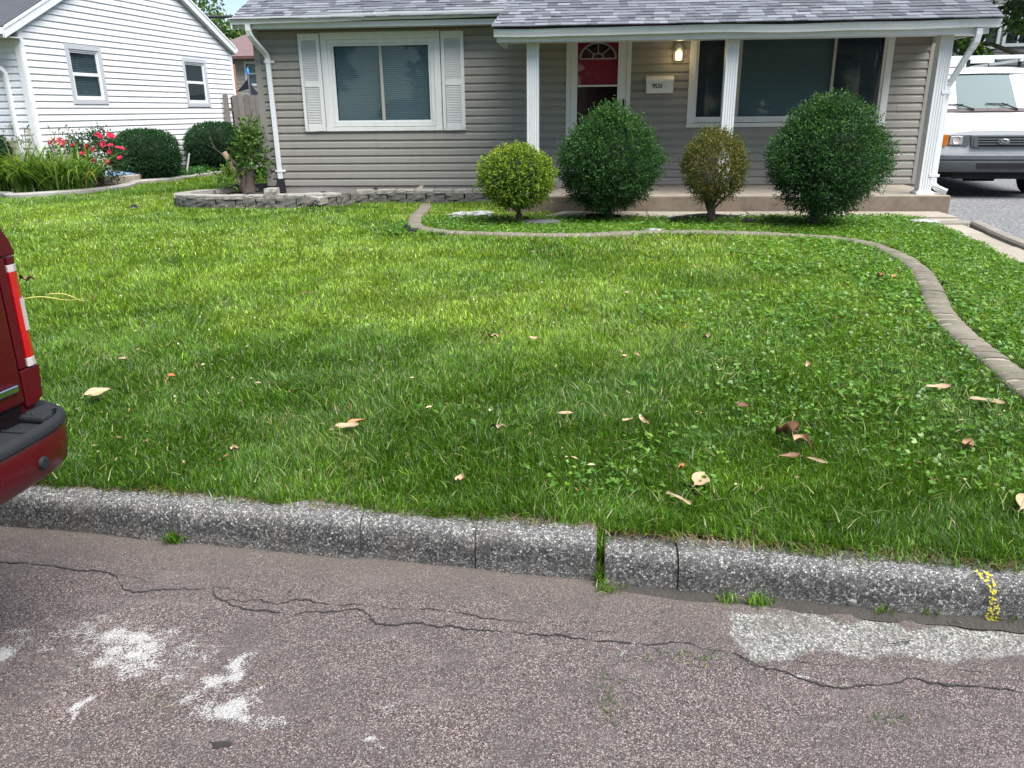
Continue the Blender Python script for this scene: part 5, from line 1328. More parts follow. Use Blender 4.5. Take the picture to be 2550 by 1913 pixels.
# lower white valance edge and bumper
MB().prism([(-.90, .73), (.90, .73), (.93, .66), (-.93, .66)], lambda p, t: (p[0], t + .06 * abs(p[0]) ** 3, p[1]), -.006, .10).build("front_valance", MT['vanpaint'], van, bevel=.006)
pth = [(-1.0, .42), (-1.0, .16), (-.97, .04), (-.88, -.045), (-.6, -.085), (0, -.10), (.6, -.085), (.88, -.045), (.97, .04), (1.0, .16), (1.0, .42)]
pp_ = smooth_path(pth, .06)
def bsweep(prof):
    rg = []
    for i, p in enumerate(pp_):
        d = pp_[min(i + 1, len(pp_) - 1)] - pp_[max(i - 1, 0)]; d /= np.linalg.norm(d); nn = np.array([d[1], -d[0]])
        rg.append([(p[0] + nn[0] * a, p[1] + nn[1] * a, b) for a, b in prof])
    return MB().loft(rg)
bp_ = bsweep([(-.10, .655), (-.015, .655), (.0, .64), (.004, .585), (-.012, .565), (-.012, .555), (.0, .545), (-.01, .42), (-.03, .395), (-.10, .395)]).build("bumper", MT['greyplastic'], van, smooth=True)
m = MB(); m.prism([(-.34, .528), (.34, .528), (.33, .462), (.29, .45), (-.29, .45), (-.33, .462)], lambda p, t: (p[0], t + .03 * abs(p[0]) ** 2, p[1]), -.106, -.095); m.build("bumper_slot", MT['black'], bp_)
MB().box(-.62, .62, .02, .10, .29, .40).build("air_dam", MT['darkplastic'], van, bevel=.01)
for k in (-.23, 0, .23): MB().box(k - .08, k + .08, .012, .019, .325, .365).build("air_slot", MT['black'], van)
MB().tube([(-.30, .5, .36), (.12, .5, .36)], [.14, .14], 20).build("axle_housing", MT['black'], van, smooth=True)
MB().box(-.8, .8, .3, 5.2, .30, .44).build("underbody", MT['black'], van)
# side windows, doors, mirrors, wheels, rack
for s in (-1, 1):
    sw = MB().add([(s * .985, 1.42, 1.12), (s * .985, 2.35, 1.10), (s * .862, 2.35, 1.72), (s * .862, 1.68, 1.72)], [(0, 1, 2, 3)]).build("side_window", MT['screen'], van)
    MB().tube([(s * 1.013, 1.15, .5), (s * 1.013, 1.15, 1.03), (s * 1.0, 1.3, 1.15)], .004, 5).build("door_gap", MT['grille'], body)
    mr = MB().box(s * 1.28 - .11, s * 1.28 + .11, 1.20, 1.30, 1.18, 1.52).build("mirror", MT['darkplastic'], van, bevel=.035, seg=3, smooth=True)
    MB().tube([(s * .99, 1.3, 1.22), (s * 1.2, 1.26, 1.26)], .025, 8).build("mirror_arm", MT['darkplastic'], mr)
    MB().lathe([(0, -.004), (.06, -.002), (.065, .006)], (s * 1.28, 1.303, 1.27), 18, 'Y').build("round_mirror", MT['chrome'], mr)
    for y in (.98, 4.35): wheel(van, (s * .86, y, .37), True, .37, .235)
    MB().box(s * .74 - .02, s * .74 + .02, 1.9, 5.0, 2.04, 2.08).build("rack_rail", MT['white_paint'], van)
for y in (2.0, 3.4, 4.8):
    rk = MB().box(-.80, .80, y - .03, y + .03, 2.085, 2.145).build("rack_bar", MT['white_paint'], van, bevel=.006)
    for s in (-.74, .74, -.05): MB().rect_tube([(s, y, 1.95), (s, y, 2.09)], .05, .03, (0, 1, 0)).build("rack_foot", MT['black'], rk)

# ---- dark red pickup: local x = forwards (image left), y = truck's left (towards camera), z up, origin under the tailgate
TC = Vector((-1.742, 1.232)); tr_ang = math.atan2(.0995, -.995)
truck = root("red_pickup", (TC.x, TC.y, 0.0), "dark red pickup truck parked at the kerb with only its rear corner in view", "truck", rz=tr_ang, local=True)
HW = .98
# bed box side shells (outer skin with rounded rear corner) as one body loft
def sec(x, inset, top):
    prof = [(HW - .055 - inset, .63 if x < .3 else .52), (HW - .02 - inset, .69 if x < .3 else .62), (HW - inset, .80), (HW - .002 - inset, 1.0), (HW - .012 - inset, 1.19), (HW - .03 - inset, 1.28), (HW - .06 - inset, top - .02), (HW - .10 - inset, top)]
    return prof
rings = []
for x, ins, top in ((0.0, .055, 1.335), (.008, .03, 1.342), (.03, .010, 1.348), (.08, 0, 1.35), (.6, 0, 1.35), (.95, 0.0, 1.35), (1.75, 0, 1.35), (2.0, 0, 1.35)):
    half = sec(x, ins, top)
    rings.append([(x, y, z) for y, z in half] + [(x, -y, z) for y, z in half[::-1]])
m = MB(); m.loft(rings); bed = m.build("bed", MT['redpaint'], truck, smooth=True)
MB().box(.06, 1.98, -.86, .86, 1.352, 1.364).build("bed_cover", MT['darkplastic'], truck, bevel=.004)
tg = MB().box(-.020, .05, -.884, .884, .792, 1.335).build("tailgate", MT['redpaint'], truck, bevel=.012, seg=3, smooth=True)
MB().prism([(-.052, 1.325), (-.03, 1.352), (.06, 1.352), (.06, 1.325)], lambda p, t: (p[0], t, p[1]), -.884, .884).build("tailgate_spoiler", MT['redpaint'], tg, bevel=.004)
MB().box(-.030, -.0205, -.858, .858, .838, .860).build("chrome_trim", MT['chrome'], tg, bevel=.004)
MB().box(-.026, -.0205, -.5, .5, 1.0, 1.2).build("tailgate_recess", MT['redpaint'], tg, bevel=.02)
MB().box(-.034, -.0265, -.12, .12, 1.08, 1.16).build("tailgate_handle", MT['black'], tg, bevel=.01)
for s in (-1, 1):
    # corner pillar panel below the light, seams, light stack
    MB().prism([(s * .890, .775), (s * .930, .778), (s * .958, .79), (s * .968, .889), (s * .890, .889)], lambda p, t: (t, p[0], p[1]), -.014, .10).build("corner_panel", MT['redpaint'], truck, bevel=.004)
    MB().prism([(s * .890, 1.221), (s * .966, 1.221), (s * .950, 1.27), (s * .925, 1.31), (s * .890, 1.335)], lambda p, t: (t, p[0], p[1]), -.014, .25).build("corner_cap", MT['redpaint'], truck, bevel=.004)
    MB().prism([(s * .890, .893), (s * .921, .893), (s * .921, 1.2175), (s * .890, 1.2175)], lambda p, t: (t, p[0], p[1]), -.014, .10).build("corner_panel", MT['redpaint'], truck, bevel=.003)
    tl = None
    secs = [(1.197, 1.2175, 'redpaint'), (1.175, 1.1965, 'lens_white'), (1.098, 1.1748, 'lens_red'), (.997, 1.0978, 'lens_red'), (.920, .9968, 'lens_red'), (.893, .9198, 'lens_white')]
    for za, zb, mk in secs:
        def pr(p, t): return (p[0], s * p[1], t)
        poly = [(-.018, .9225), (-.019, .940), (-.014, .956), (.004, .972), (.05, .984), (.16, .990), (.16, .96), (.02, .935), (.0, .9225)]
        o = MB().prism(poly, pr, za, zb).build("taillight" if tl is None else "lens", MT[mk], truck if tl is None else tl, bevel=.0015)
        tl = tl or o
    MB().prism([(-.0225, .940), (-.0175, .957), (.002, .974), (.006, .968), (-.010, .954), (-.0185, .9395)], lambda p, t: (p[0], s * p[1], t), 1.0, 1.095).build("reverse_lens", MT['lens_white'], tl)
# bumper: red painted blade with black step pad on top
bpth = smooth_path([(.25, -1.02), (.13, -1.025), (.02, -1.015), (-.060, -.965), (-.100, -.86), (-.115, -.6), (-.12, 0), (-.115, .6), (-.100, .86), (-.060, .965), (.02, 1.015), (.13, 1.025), (.25, 1.02)], .035)
def sw(prof):
    rg = []
    for i, p in enumerate(bpth):
        d = bpth[min(i + 1, len(bpth) - 1)] - bpth[max(i - 1, 0)]; d /= np.linalg.norm(d); nn = np.array([-d[1], d[0]])
        rg.append([(p[0] + nn[0] * a, p[1] + nn[1] * a, b) for a, b in prof])
    return MB().loft(rg)
tb = sw([(-.05, .706), (.0, .711), (.005, .695), (.003, .645), (-.006, .600), (-.022, .582), (-.06, .578)]).build("rear_bumper", MT['redpaint'], truck, smooth=True)
sw([(-.014, .744), (-.008, .748), (.004, .742), (.010, .732), (.009, .718), (.002, .7115), (-.014, .708)]).build("step_pad_lip", MT['darkplastic'], tb, smooth=True)
dk_ = MB().prism([(.16, -.985), (.05, -.985), (-.04, -.93), (-.076, -.84), (-.085, -.5), (-.085, .5), (-.076, .84), (-.04, .93), (.05, .985), (.16, .985)], lambda p, t: (p[0], p[1], t), .66, .734).build("step_pad", MT['darkplastic'], tb)
for k in range(9):
    y = -.70 + k * .0 
# ribs on the flat deck and diagonal grip on the raised corner
for k in range(5):
    y0 = -.80 + k * .14
    MB().box(-.076, .12, y0, y0 + .010, .7345, .7385).build("deck_rib", MT['darkplastic'], tb)
for s in (-1, 1):
    cor = MB().prism([(.20, s * 1.008), (.03, s * 1.008), (-.040, s * .965), (-.078, s * .905), (-.082, s * .865), (.20, s * .865)], lambda p, t: (p[0], p[1], t), .7345, .757).build("corner_step", MT['darkplastic'], tb, bevel=.008)
    for k in range(11):
        x = -.03 + k * .020
        MB().tube([(x, s * .880, .758), (x - .03, s * (.99 if x > .05 else .945), .758)], .0042, 5).build("grip_rib", MT['darkplastic'], cor)
    MB().lathe([(0, -.012), (.016, -.011), (.020, -.004), (.021, .006)], (-.1205 + .012, s * .80, .642), 16, 'X').build("parking_sensor", MT['black'], tb, smooth=True)
MB().box(.15, 2.0, -.90, .90, .50, .70).build("underbody", MT['black'], truck)
MB().box(.0, .05, -.88, .88, .70, .79).build("bumper_gap", MT['black'], truck)
# cab and hood, out of frame to the left but part of the truck
rings = []
for x, w, zt in ((2.04, .96, 1.40), (2.06, .97, 1.86), (2.35, .97, 1.92), (3.6, .97, 1.92), (4.35, .97, 1.32), (4.45, .97, 1.25), (5.75, .93, 1.16), (5.85, .88, 1.0), (5.87, .85, .62)):
    half = [(w - .04, .52), (w, .7), (w, min(1.2, zt - .05)), (w - (.14 if zt > 1.5 else .04), zt - .06), (w - (.22 if zt > 1.5 else .12), zt), (0, zt + .02)]
    rings.append([(x, y, z) for y, z in half] + [(x, -y, z) for y, z in half[:-1][::-1]])
MB().loft(rings).build("cab", MT['redpaint'], truck, smooth=True)
MB().add([(2.043, -.78, 1.42), (2.043, .78, 1.42), (2.052, .70, 1.78), (2.052, -.70, 1.78)], [(0, 1, 2, 3)]).build("rear_window", MT['screen'], truck)
for s in (-1, 1):
    MB().add([(2.35, s * .974, 1.25), (3.95, s * .974, 1.25), (3.55, s * .865, 1.80), (2.45, s * .865, 1.82)], [(0, 1, 2, 3)]).build("side_window", MT['screen'], truck)
    for x in (.98, 4.72): wheel(truck, (x, s * .84, .40), False, .40, .26, .23)
MB().grid(lambda u, v: (3.68 + .60 * (1 - v), (u - .5) * 1.5, 1.93 - .07 - .52 * (1 - v) + .02), 6, 4).build("windscreen", MT['windscreen'], truck)
# ------------------------------------------------------------------ foliage
def unit(v): return v / (np.linalg.norm(v, axis=1, keepdims=True) + 1e-9)
def leaf_mesh(name, pos, axis, L, W, col, nrm=None, fold=.25):
    n = len(pos); axis = unit(axis)
    if nrm is None: nrm = rng.normal(size=(n, 3))
    side = unit(np.cross(axis, nrm)); up = np.cross(side, axis)
    L = np.broadcast_to(L, n)[:, None]; W = np.broadcast_to(W, n)[:, None]
    v = np.empty((n, 4, 3)); v[:, 0] = pos; v[:, 2] = pos + axis * L
    mid = pos + axis * L * .5
    v[:, 1] = mid + side * W * .5 + up * W * fold; v[:, 3] = mid - side * W * .5 + up * W * fold
    c = np.repeat(col[:, None, :], 4, 1).reshape(-1, 3)
    return np_mesh(name, v.reshape(-1, 3), np.arange(4 * n), np.arange(n) * 4, c)
def pal(n, cols, w):
    i = rng.choice(len(cols), n, p=np.array(w) / sum(w)); c = np.array(cols)[i]
    return c * (1 + rng.normal(0, .16, (n, 1))).clip(.5, 1.6)
def sprigs(c, rad, n_spr, per, L, W, cols, wts, tipcol, shell=(.80, 1.03), spread=.5, upbias=.35, bump=.10, sl=.075, squash=None, seed=0, exp=2.0, tipw=.5, taper=0.0):
    d = unit(rng.normal(size=(n_spr, 3)))
    if squash: d[:, 2] *= squash; d = unit(d)
    # superellipsoid surface so clipped shrubs can be boxy
    k = (np.abs(d) ** exp).sum(1) ** (-1 / exp); d0 = d * k[:, None]
    th, ph = np.arctan2(d[:, 1], d[:, 0]) * 3, d[:, 2] * 5
    b = 1 + bump * (VNoise(seed + 31)(th + 20, ph + 20, .9, 3) - .5) * 2
    r_ = rng.uniform(*shell, n_spr) ** .8 * b
    tp = 1 - taper * np.clip(d0[:, 2], 0, 1) ** 1.2 - taper * .25 * np.clip(-d0[:, 2] - .2, 0, 1); d0 = d0 * np.stack([tp, tp, np.ones_like(tp)], 1)
    root_ = np.array(c) + d0 * r_[:, None] * np.array(rad)
    ax = unit(unit(d0 / np.array(rad)) + rng.normal(0, spread, (n_spr, 3)) + np.array([0, 0, upbias]))
    t = np.tile(np.linspace(0.0, 1, per), n_spr)
    P0 = np.repeat(root_, per, 0); A = np.repeat(ax, per, 0)
    pos = P0 + A * (t * sl)[:, None] + rng.normal(0, .004, P0.shape)
    la = unit(A * .9 + rng.normal(0, .55, P0.shape))
    col = pal(len(pos), cols, wts)
    tip = (np.repeat((rng.random(n_spr) < tipw), per) & (t > .6))[:, None]
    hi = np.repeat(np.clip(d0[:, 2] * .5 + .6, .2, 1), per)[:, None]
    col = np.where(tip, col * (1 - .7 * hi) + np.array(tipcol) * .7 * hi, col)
    return pos, la, L * rng.uniform(.7, 1.25, len(pos)), W * rng.uniform(.7, 1.2, len(pos)), col
def lump(c, rad, k, seed, n=24, exp=2.0):
    vn = VNoise(seed); m = MB()
    def se(d): return tuple(x * (sum(abs(q) ** exp for q in d) ** (-1 / exp)) for x in d)
    m.grid(lambda u, v: tuple(c[i] + rad[i] * k * (1 + .15 * (float(vn.one(np.array(u * 9), np.array(v * 9))) - .5)) * s for i, s in enumerate(se((math.cos(2 * math.pi * u) * math.sin(math.pi * v), math.sin(2 * math.pi * u) * math.sin(math.pi * v), math.cos(math.pi * v))))), n, n // 2)
    return m
MT['core'] = plain("dark_core", (0.008, 0.017, 0.006), .95, .5, 20, .6, 40)  # near-black green for the solid filler that keeps light out of crowns
def branch_set(base, c, rad, n, r0, seed, reach=.8, wig=.05, minz=.1):
    r_ = random.Random(seed); m = MB(); b = Vector(base)
    for i in range(n):
        a = 2 * math.pi * i / n + r_.uniform(-.4, .4); el = r_.uniform(.15, .95)
        e = Vector((c[0] + rad[0] * reach * math.cos(a) * math.sqrt(1 - el * el * .7), c[1] + rad[1] * reach * math.sin(a) * math.sqrt(1 - el * el * .7), c[2] + rad[2] * (el * 1.5 - .75) * reach))
        f = b + Vector((r_.uniform(-.04, .04), r_.uniform(-.04, .04), r_.uniform(minz, minz + .1)))
        pts = [b + Vector((r_.uniform(-.02, .02), r_.uniform(-.02, .02), -.02)), f]
        for k in (.35, .7, 1): pts.append(f.lerp(e, k) + Vector((r_.uniform(-wig, wig), r_.uniform(-wig, wig), r_.uniform(-wig, wig) * .6)))
        m.tube(pts, [r0, r0 * .9, r0 * .6, r0 * .4, r0 * .15], 6)
    return m
def shrub(name, label, base, c, rad, specs, trunk_r, core=.76, nb=9, bark='darkbark', seed=1, cat="bush", group=None, branches=True):
    o = root(name, base, label, cat, group=group)
    parts = [sprigs(c, rad, seed=seed, **sp) for sp in specs]
    pos, ax, L, W, col = [np.concatenate([p[i] for p in parts]) for i in range(5)]
    keep = pos[:, 2] > base[2] + .03
    pos, ax, L, W, col = pos[keep], ax[keep], L[keep], W[keep], col[keep]
    pos = pos - np.array(base)
    link("foliage", leaf_mesh("foliage", pos, ax, L, W, col), MT['leaf'], o)
    if branches:
        branch_set(base, c, rad, nb, trunk_r, seed).build("branches", MT[bark], o, smooth='all')
        MB().tube([(base[0], base[1], base[2] - .05), (base[0] + .01, base[1], base[2] + .05), (base[0] - .005, base[1], base[2] + .16), (base[0], base[1], base[2] + .26)], [trunk_r * 2.3, trunk_r * 1.7, trunk_r * 1.5, trunk_r * 1.3], 9).build("trunk", MT[bark], o, smooth='all')
    if core: lump(c, rad, core, seed, exp=specs[0].get('exp', 2.0)).build("dark_core", MT['core'], o, smooth='all')  # solid dark lump added inside the crown to block light and see-through
    return o
DK = [(.022, .075, .020), (.030, .095, .024), (.016, .052, .016), (.050, .130, .030)]
BR = [(.10, .19, .018), (.15, .25, .020), (.055, .12, .016), (.22, .29, .025)]
YB = [(.085, .10, .020), (.14, .12, .022), (.20, .13, .03), (.055, .075, .02), (.24, .17, .05)]
GB = "clipped bushes in a row before the porch"
G0 = .29
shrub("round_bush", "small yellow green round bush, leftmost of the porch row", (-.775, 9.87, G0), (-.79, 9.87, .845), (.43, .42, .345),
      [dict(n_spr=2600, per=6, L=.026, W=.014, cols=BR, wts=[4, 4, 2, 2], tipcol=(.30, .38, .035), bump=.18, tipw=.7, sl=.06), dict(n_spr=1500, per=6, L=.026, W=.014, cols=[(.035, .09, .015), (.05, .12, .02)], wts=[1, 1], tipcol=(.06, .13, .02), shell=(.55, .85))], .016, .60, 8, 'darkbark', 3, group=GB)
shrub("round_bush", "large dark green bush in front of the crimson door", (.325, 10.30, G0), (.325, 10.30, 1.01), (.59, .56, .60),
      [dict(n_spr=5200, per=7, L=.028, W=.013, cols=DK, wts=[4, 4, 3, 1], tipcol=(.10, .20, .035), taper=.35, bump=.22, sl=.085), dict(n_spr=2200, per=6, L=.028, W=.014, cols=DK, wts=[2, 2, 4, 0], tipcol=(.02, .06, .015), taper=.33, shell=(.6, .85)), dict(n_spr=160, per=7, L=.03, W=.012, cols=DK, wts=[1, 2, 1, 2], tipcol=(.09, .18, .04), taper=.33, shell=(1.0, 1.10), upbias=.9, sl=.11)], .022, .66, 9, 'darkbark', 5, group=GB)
shrub("round_bush", "sparse browning yellowish bush, the smallest, between two dark bushes", (1.525, 9.87, G0), (1.53, 9.87, .955), (.335, .33, .40),
      [dict(n_spr=3400, per=5, L=.025, W=.013, cols=YB, wts=[4, 3, 2, 4, 1], tipcol=(.15, .17, .03), bump=.16, sl=.06, shell=(.62, 1.03), spread=.6), dict(n_spr=500, per=5, L=.022, W=.011, cols=[(.05, .10, .02), (.07, .12, .02)], wts=[1, 1], tipcol=(.1, .16, .03), shell=(.9, 1.05))], .017, 0, 22, 'bark', 8, group=GB)
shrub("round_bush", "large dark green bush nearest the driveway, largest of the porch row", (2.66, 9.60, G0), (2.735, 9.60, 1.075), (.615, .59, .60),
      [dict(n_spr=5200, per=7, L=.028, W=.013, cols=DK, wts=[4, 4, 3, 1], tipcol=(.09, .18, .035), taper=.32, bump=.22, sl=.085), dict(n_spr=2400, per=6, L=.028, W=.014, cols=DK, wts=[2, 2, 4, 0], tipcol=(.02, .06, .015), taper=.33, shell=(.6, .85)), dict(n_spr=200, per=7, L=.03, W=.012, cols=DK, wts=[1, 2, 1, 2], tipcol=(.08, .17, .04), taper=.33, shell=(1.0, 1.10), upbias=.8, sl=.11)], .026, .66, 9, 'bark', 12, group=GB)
DS = [(.018, .062, .024), (.024, .078, .028), (.013, .045, .018)]
GW = "clipped shrubs along the white house"
for lab, b, c, rad, sd in (("clipped boxy dark shrub beside the window well cover", (-8.98, 16.45, .30), (-8.95, 16.45, .79), (.62, .50, .49), 21), ("clipped dark shrub by the board fence, farther along the white wall", (-8.52, 18.85, .30), (-8.52, 18.85, .87), (.64, .52, .51), 22), ("clipped dark shrub cut off by the photo's left edge", (-10.66, 13.85, .30), (-10.66, 13.85, .86), (.50, .45, .48), 23)):
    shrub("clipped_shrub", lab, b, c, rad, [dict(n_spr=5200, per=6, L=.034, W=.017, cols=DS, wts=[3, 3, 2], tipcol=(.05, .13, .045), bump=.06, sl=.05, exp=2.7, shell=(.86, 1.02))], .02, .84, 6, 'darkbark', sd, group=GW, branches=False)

# ---- daylilies
def strap_mesh(n, base_fn, Lr, wr, cols, wts, seed, droop=1.0, out=.55):
    r0 = np.random.default_rng(seed); S = 7
    base = base_fn(n, r0); a = r0.uniform(0, 2 * math.pi, n); L = r0.uniform(*Lr, n); W = r0.uniform(*wr, n)
    lean = r0.uniform(.12, out, n); dr = r0.uniform(.5, 1.2, n) * droop
    dirx = np.stack([np.cos(a), np.sin(a), 0 * a], 1); sd = np.stack([-np.sin(a), np.cos(a), 0 * a], 1)
    V = np.empty((n, S + 1, 2, 3))
    for k in range(S + 1):
        t = k / S
        ang = lean + dr * t ** 1.6 * 1.7          # angle from vertical grows along the blade
        if k == 0: p = base.copy()
        else: p = p + (dirx * np.sin(ang)[:, None] + np.array([0, 0, 1]) * np.cos(ang)[:, None]) * (L / S)[:, None]
        w = W * (1 - t ** 2.5) * (.75 + .5 * math.sin(math.pi * min(1, t * 1.3)))
        lift = np.array([0, 0, 1]) * (w * .25)[:, None]
        V[:, k, 0] = p + sd * (w / 2)[:, None] + lift; V[:, k, 1] = p - sd * (w / 2)[:, None] + lift
    c = pal(n, cols, wts); C_ = np.repeat(c[:, None, :], (S + 1) * 2, 1)
    idx = np.arange(n * (S + 1) * 2).reshape(n, S + 1, 2)
    q = np.stack([idx[:, :-1, 0], idx[:, :-1, 1], idx[:, 1:, 1], idx[:, 1:, 0]], -1).reshape(-1, 4)
    return np_mesh("strap_leaves", V.reshape(-1, 3), q.ravel(), np.arange(len(q)) * 4, C_.reshape(-1, 3), True)
lb = (-9.6, 13.75, .30)
lily = root("daylily_clump", lb, "wide clump of daylilies with arching strap leaves by the white house corner", "daylilies")
def lbase(n, r0):
    x = r0.uniform(-10.5, -8.75, n); y = 13.45 + r0.uniform(.12, .75, n) + .25 * np.clip(-9.2 - x, -1, 1) * 0
    y = np.maximum(y, np.interp(x, [-10.5, -9.6, -9.1, -8.75], [13.6, 13.3, 13.5, 14.0]) + .05)
    return np.stack([x, y, np.full(n, .32)], 1) - np.array(lb)
link("strap_leaves", strap_mesh(900, lbase, (.75, 1.25), (.022, .036), [(.16, .27, .045), (.11, .21, .035), (.22, .33, .06), (.06, .13, .025), (.34, .30, .06)], [5, 5, 3, 3, .25], 5), MT['grass'], lily)
m = MB(); r0 = random.Random(4)
for k in range(34):
    x = r0.uniform(-10.35, -8.95); y = 13.95 + r0.uniform(-.15, .3); h = r0.uniform(.75, 1.12)
    top = (x + r0.uniform(-.1, .1), y, .3 + h); m.tube([(x, y, .35), (x + .02, y, .3 + h * .6), top], [.006, .005, .004], 5)
    for j in range(3): m.tube([top, (top[0] + r0.uniform(-.06, .06), top[1], top[2] + r0.uniform(.02, .07))], [.004, .009], 5)
m.build("flower_stalks", plain("lily_stalk", (.16, .17, .08), .7), lily)
def lily_flower(c, r_, seed):
    m = MB(); rr0 = random.Random(seed)
    for k in range(6):
        a = k * math.pi / 3 + rr0.uniform(-.2, .2)
        P = lambda rad, w, z: [(c[0] + rad * math.cos(a) - s * w * math.sin(a), c[1] + rad * math.sin(a) + s * w * math.cos(a), c[2] + z) for s in (-1, 1)]
        p0, p1, p2, p3 = P(0, .004, 0), P(r_ * .5, r_ * .3, r_ * .6), P(r_, r_ * .25, r_ * .6), P(r_ * 1.3, .003, r_ * .3)
        m.add(p0 + p1 + p2 + p3, [(0, 1, 3, 2), (2, 3, 5, 4), (4, 5, 7, 6)])
    return m
for c_, r_ in (((-9.25, 13.95, 1.18), .075), ((-9.20, 13.98, 1.10), .06)): lily_flower(c_, r_, 3).build("flower", MT['orange_petal'], lily, smooth='all')
lily_flower((-8.25, 19.6, 1.42), .09, 7)
# ---- rose bush
rb = (-9.15, 15.0, .30)
rose = root("rose_bush", rb, "rose bush with red flowers against the white siding", "bush")
rp_ = [sprigs((-9.12, 15.0, .86), (.52, .40, .42), 620, 5, .055, .034, [(.020, .060, .028), (.030, .075, .03), (.05, .10, .04)], [3, 3, 1], (.06, .08, .03), shell=(.35, 1.05), spread=.7, bump=.25, sl=.14, seed=41), sprigs((-9.5, 14.6, .98), (.36, .25, .16), 90, 5, .055, .034, [(.020, .060, .028), (.030, .075, .03)], [3, 3], (.06, .08, .03), shell=(.3, 1.05), spread=.7, bump=.2, sl=.12, seed=42)]
pos, ax, L, W, col = [np.concatenate([p[i] for p in rp_]) for i in range(5)]
link("foliage", leaf_mesh("foliage", pos - np.array(rb), ax, L, W, col), MT['leaf'], rose)
branch_set(rb, (-9.12, 15.0, .9), (.5, .4, .45), 9, .012, 6).build("branches", MT['darkbark'], rose)
def rose_mesh(seed):
    m = MB(); r0 = random.Random(seed)
    for ring_, (n, rad, tilt) in enumerate(((5, .052, .35), (5, .038, .8), (3, .02, 1.2))):
        for k in range(n):
            a = 2 * math.pi * k / n + ring_ * .6 + r0.uniform(-.2, .2); ca, sa = math.cos(a), math.sin(a)
            x1, z1 = rad * math.cos(tilt), rad * math.sin(tilt); w = rad * .75
            P = lambda r_, s, z: (r_ * ca - s * sa, r_ * sa + s * ca, z)
            m.add([P(0, 0, 0), P(x1 * .6, -w * .6, z1 * .5), P(x1, -w * .35, z1), P(x1 * 1.1, 0, z1 * .9), P(x1, w * .35, z1), P(x1 * .6, w * .6, z1 * .5)], [(0, 1, 2, 3), (0, 3, 4, 5)])
    return m.mesh("flower", smooth='all')
rmes = [rose_mesh(s) for s in range(3)]
RF = [(-9.85, 14.5, 1.15), (-9.72, 14.5, 1.12), (-9.62, 14.45, 1.13), (-9.5, 14.5, 1.17), (-9.42, 14.5, 1.12), (-9.35, 14.45, 1.14), (-9.28, 14.55, 1.08), (-9.15, 14.75, 1.03), (-9.08, 14.7, 1.06), (-9.02, 14.7, 1.0), (-9.0, 14.9, 1.26), (-8.95, 14.9, 1.22), (-8.76, 14.9, 1.24), (-8.70, 14.9, 1.23), (-8.85, 14.8, 1.08), (-8.72, 14.8, 1.06), (-8.62, 14.85, 1.02), (-8.72, 14.75, .95), (-8.80, 14.7, .78), (-8.74, 14.7, .74), (-9.05, 14.7, .80), (-9.02, 14.65, .62), (-8.6, 14.85, .84), (-9.2, 14.65, .92), (-8.9, 14.75, 1.10), (-8.56, 14.9, 1.0)]
for i, p in enumerate(RF):
    link("flower", rmes[i % 3], MT['red_petal'], rose, loc=p, rot=(random.uniform(.2, 1.3), random.uniform(-.4, .4), random.uniform(-1, 1)), scl=(random.uniform(.9, 1.35),) * 3)
# ---- ground cover by the fence and lily-like weeds
gp = rng.uniform(0, 1, (2600, 2)); px_ = -9.15 + .75 * gp[:, 0]; py_ = 16.9 + 3.2 * gp[:, 1]; px_ += .1 * (py_ - 17) * .9
pz_ = .33 + .16 * rng.random(2600) * np.clip(1 - np.abs(gp[:, 0] - .55) * 1.2, .2, 1)
me = leaf_mesh("ground_cover", np.stack([px_, py_, pz_], 1), np.c_[rng.normal(0, 1, (2600, 2)), rng.uniform(-.3, .5, 2600)], .075, .05, pal(2600, [(.035, .10, .028), (.05, .14, .035), (.08, .17, .04)], [3, 3, 1]), np.tile([0, 0, 1.], (2600, 1)) + rng.normal(0, .3, (2600, 3)))
tag(link("ground_cover", me, MT['leaf']), "low leafy ground cover between the clipped shrubs", "ground cover", kind="stuff")
m = MB().grid(lambda u, v: (-8.62 + .03 * u + .10 * v, 17.35 + .03 * u, .36 + .42 * v + .03 * math.sin(3 * u)), 3, 5)
m.v = [(x + .05 * (z - .36), y, z) for x, y, z in m.v]
tag(m.build("white_shard", MT['trim']), "white plastic strip leaning beside the shrub near the fence", "litter")

# ---- cut stump with shoots in the planter
sb = (-5.28, 12.55, .39)
st = root("cut_stump", sb, "sawn off tree stump sprouting leafy shoots in the block planter", "stump")
MB().tube([(-5.24, 12.55, .33), (-5.23, 12.55, .45), (-5.20, 12.54, .62), (-5.17, 12.53, .75)], [.15, .10, .075, .07], 10).build("trunk", MT['bark'], st, smooth=True)
MB().tube([(-5.27, 12.52, .42), (-5.38, 12.50, .72), (-5.50, 12.50, .96), (-5.545, 12.50, 1.03)], [.06, .048, .045, .045], 9).build("sawn_limb", MT['cutwood'], st, smooth=True)
MB().tube([(-5.26, 12.50, .40), (-5.30, 12.47, .55), (-5.26, 12.46, .66), (-5.30, 12.46, .78), (-5.40, 12.46, .92)], [.05, .04, .035, .03, .018], 8).build("bent_limb", MT['bark'], st, smooth=True)
m = MB(); r0 = random.Random(5)
for k in range(12):
    a = r0.uniform(0, 6.28); m.tube([(-5.26 + .1 * math.cos(a), 12.53 + .08 * math.sin(a), .38), (-5.24 + .22 * math.cos(a), 12.52 + .18 * math.sin(a), .40), (-5.24 + .34 * math.cos(a), 12.5 + .25 * math.sin(a), .37)], [.035, .022, .01], 6)
for a, b in (((-5.50, 12.5, .95), (-5.70, 12.45, 1.12)), ((-5.66, 12.46, 1.09), (-5.72, 12.44, 1.27)), ((-5.48, 12.5, .93), (-5.36, 12.42, 1.0))): m.tube([a, b], [.009, .004], 5)
m.build("roots_and_twigs", MT['bark'], st)
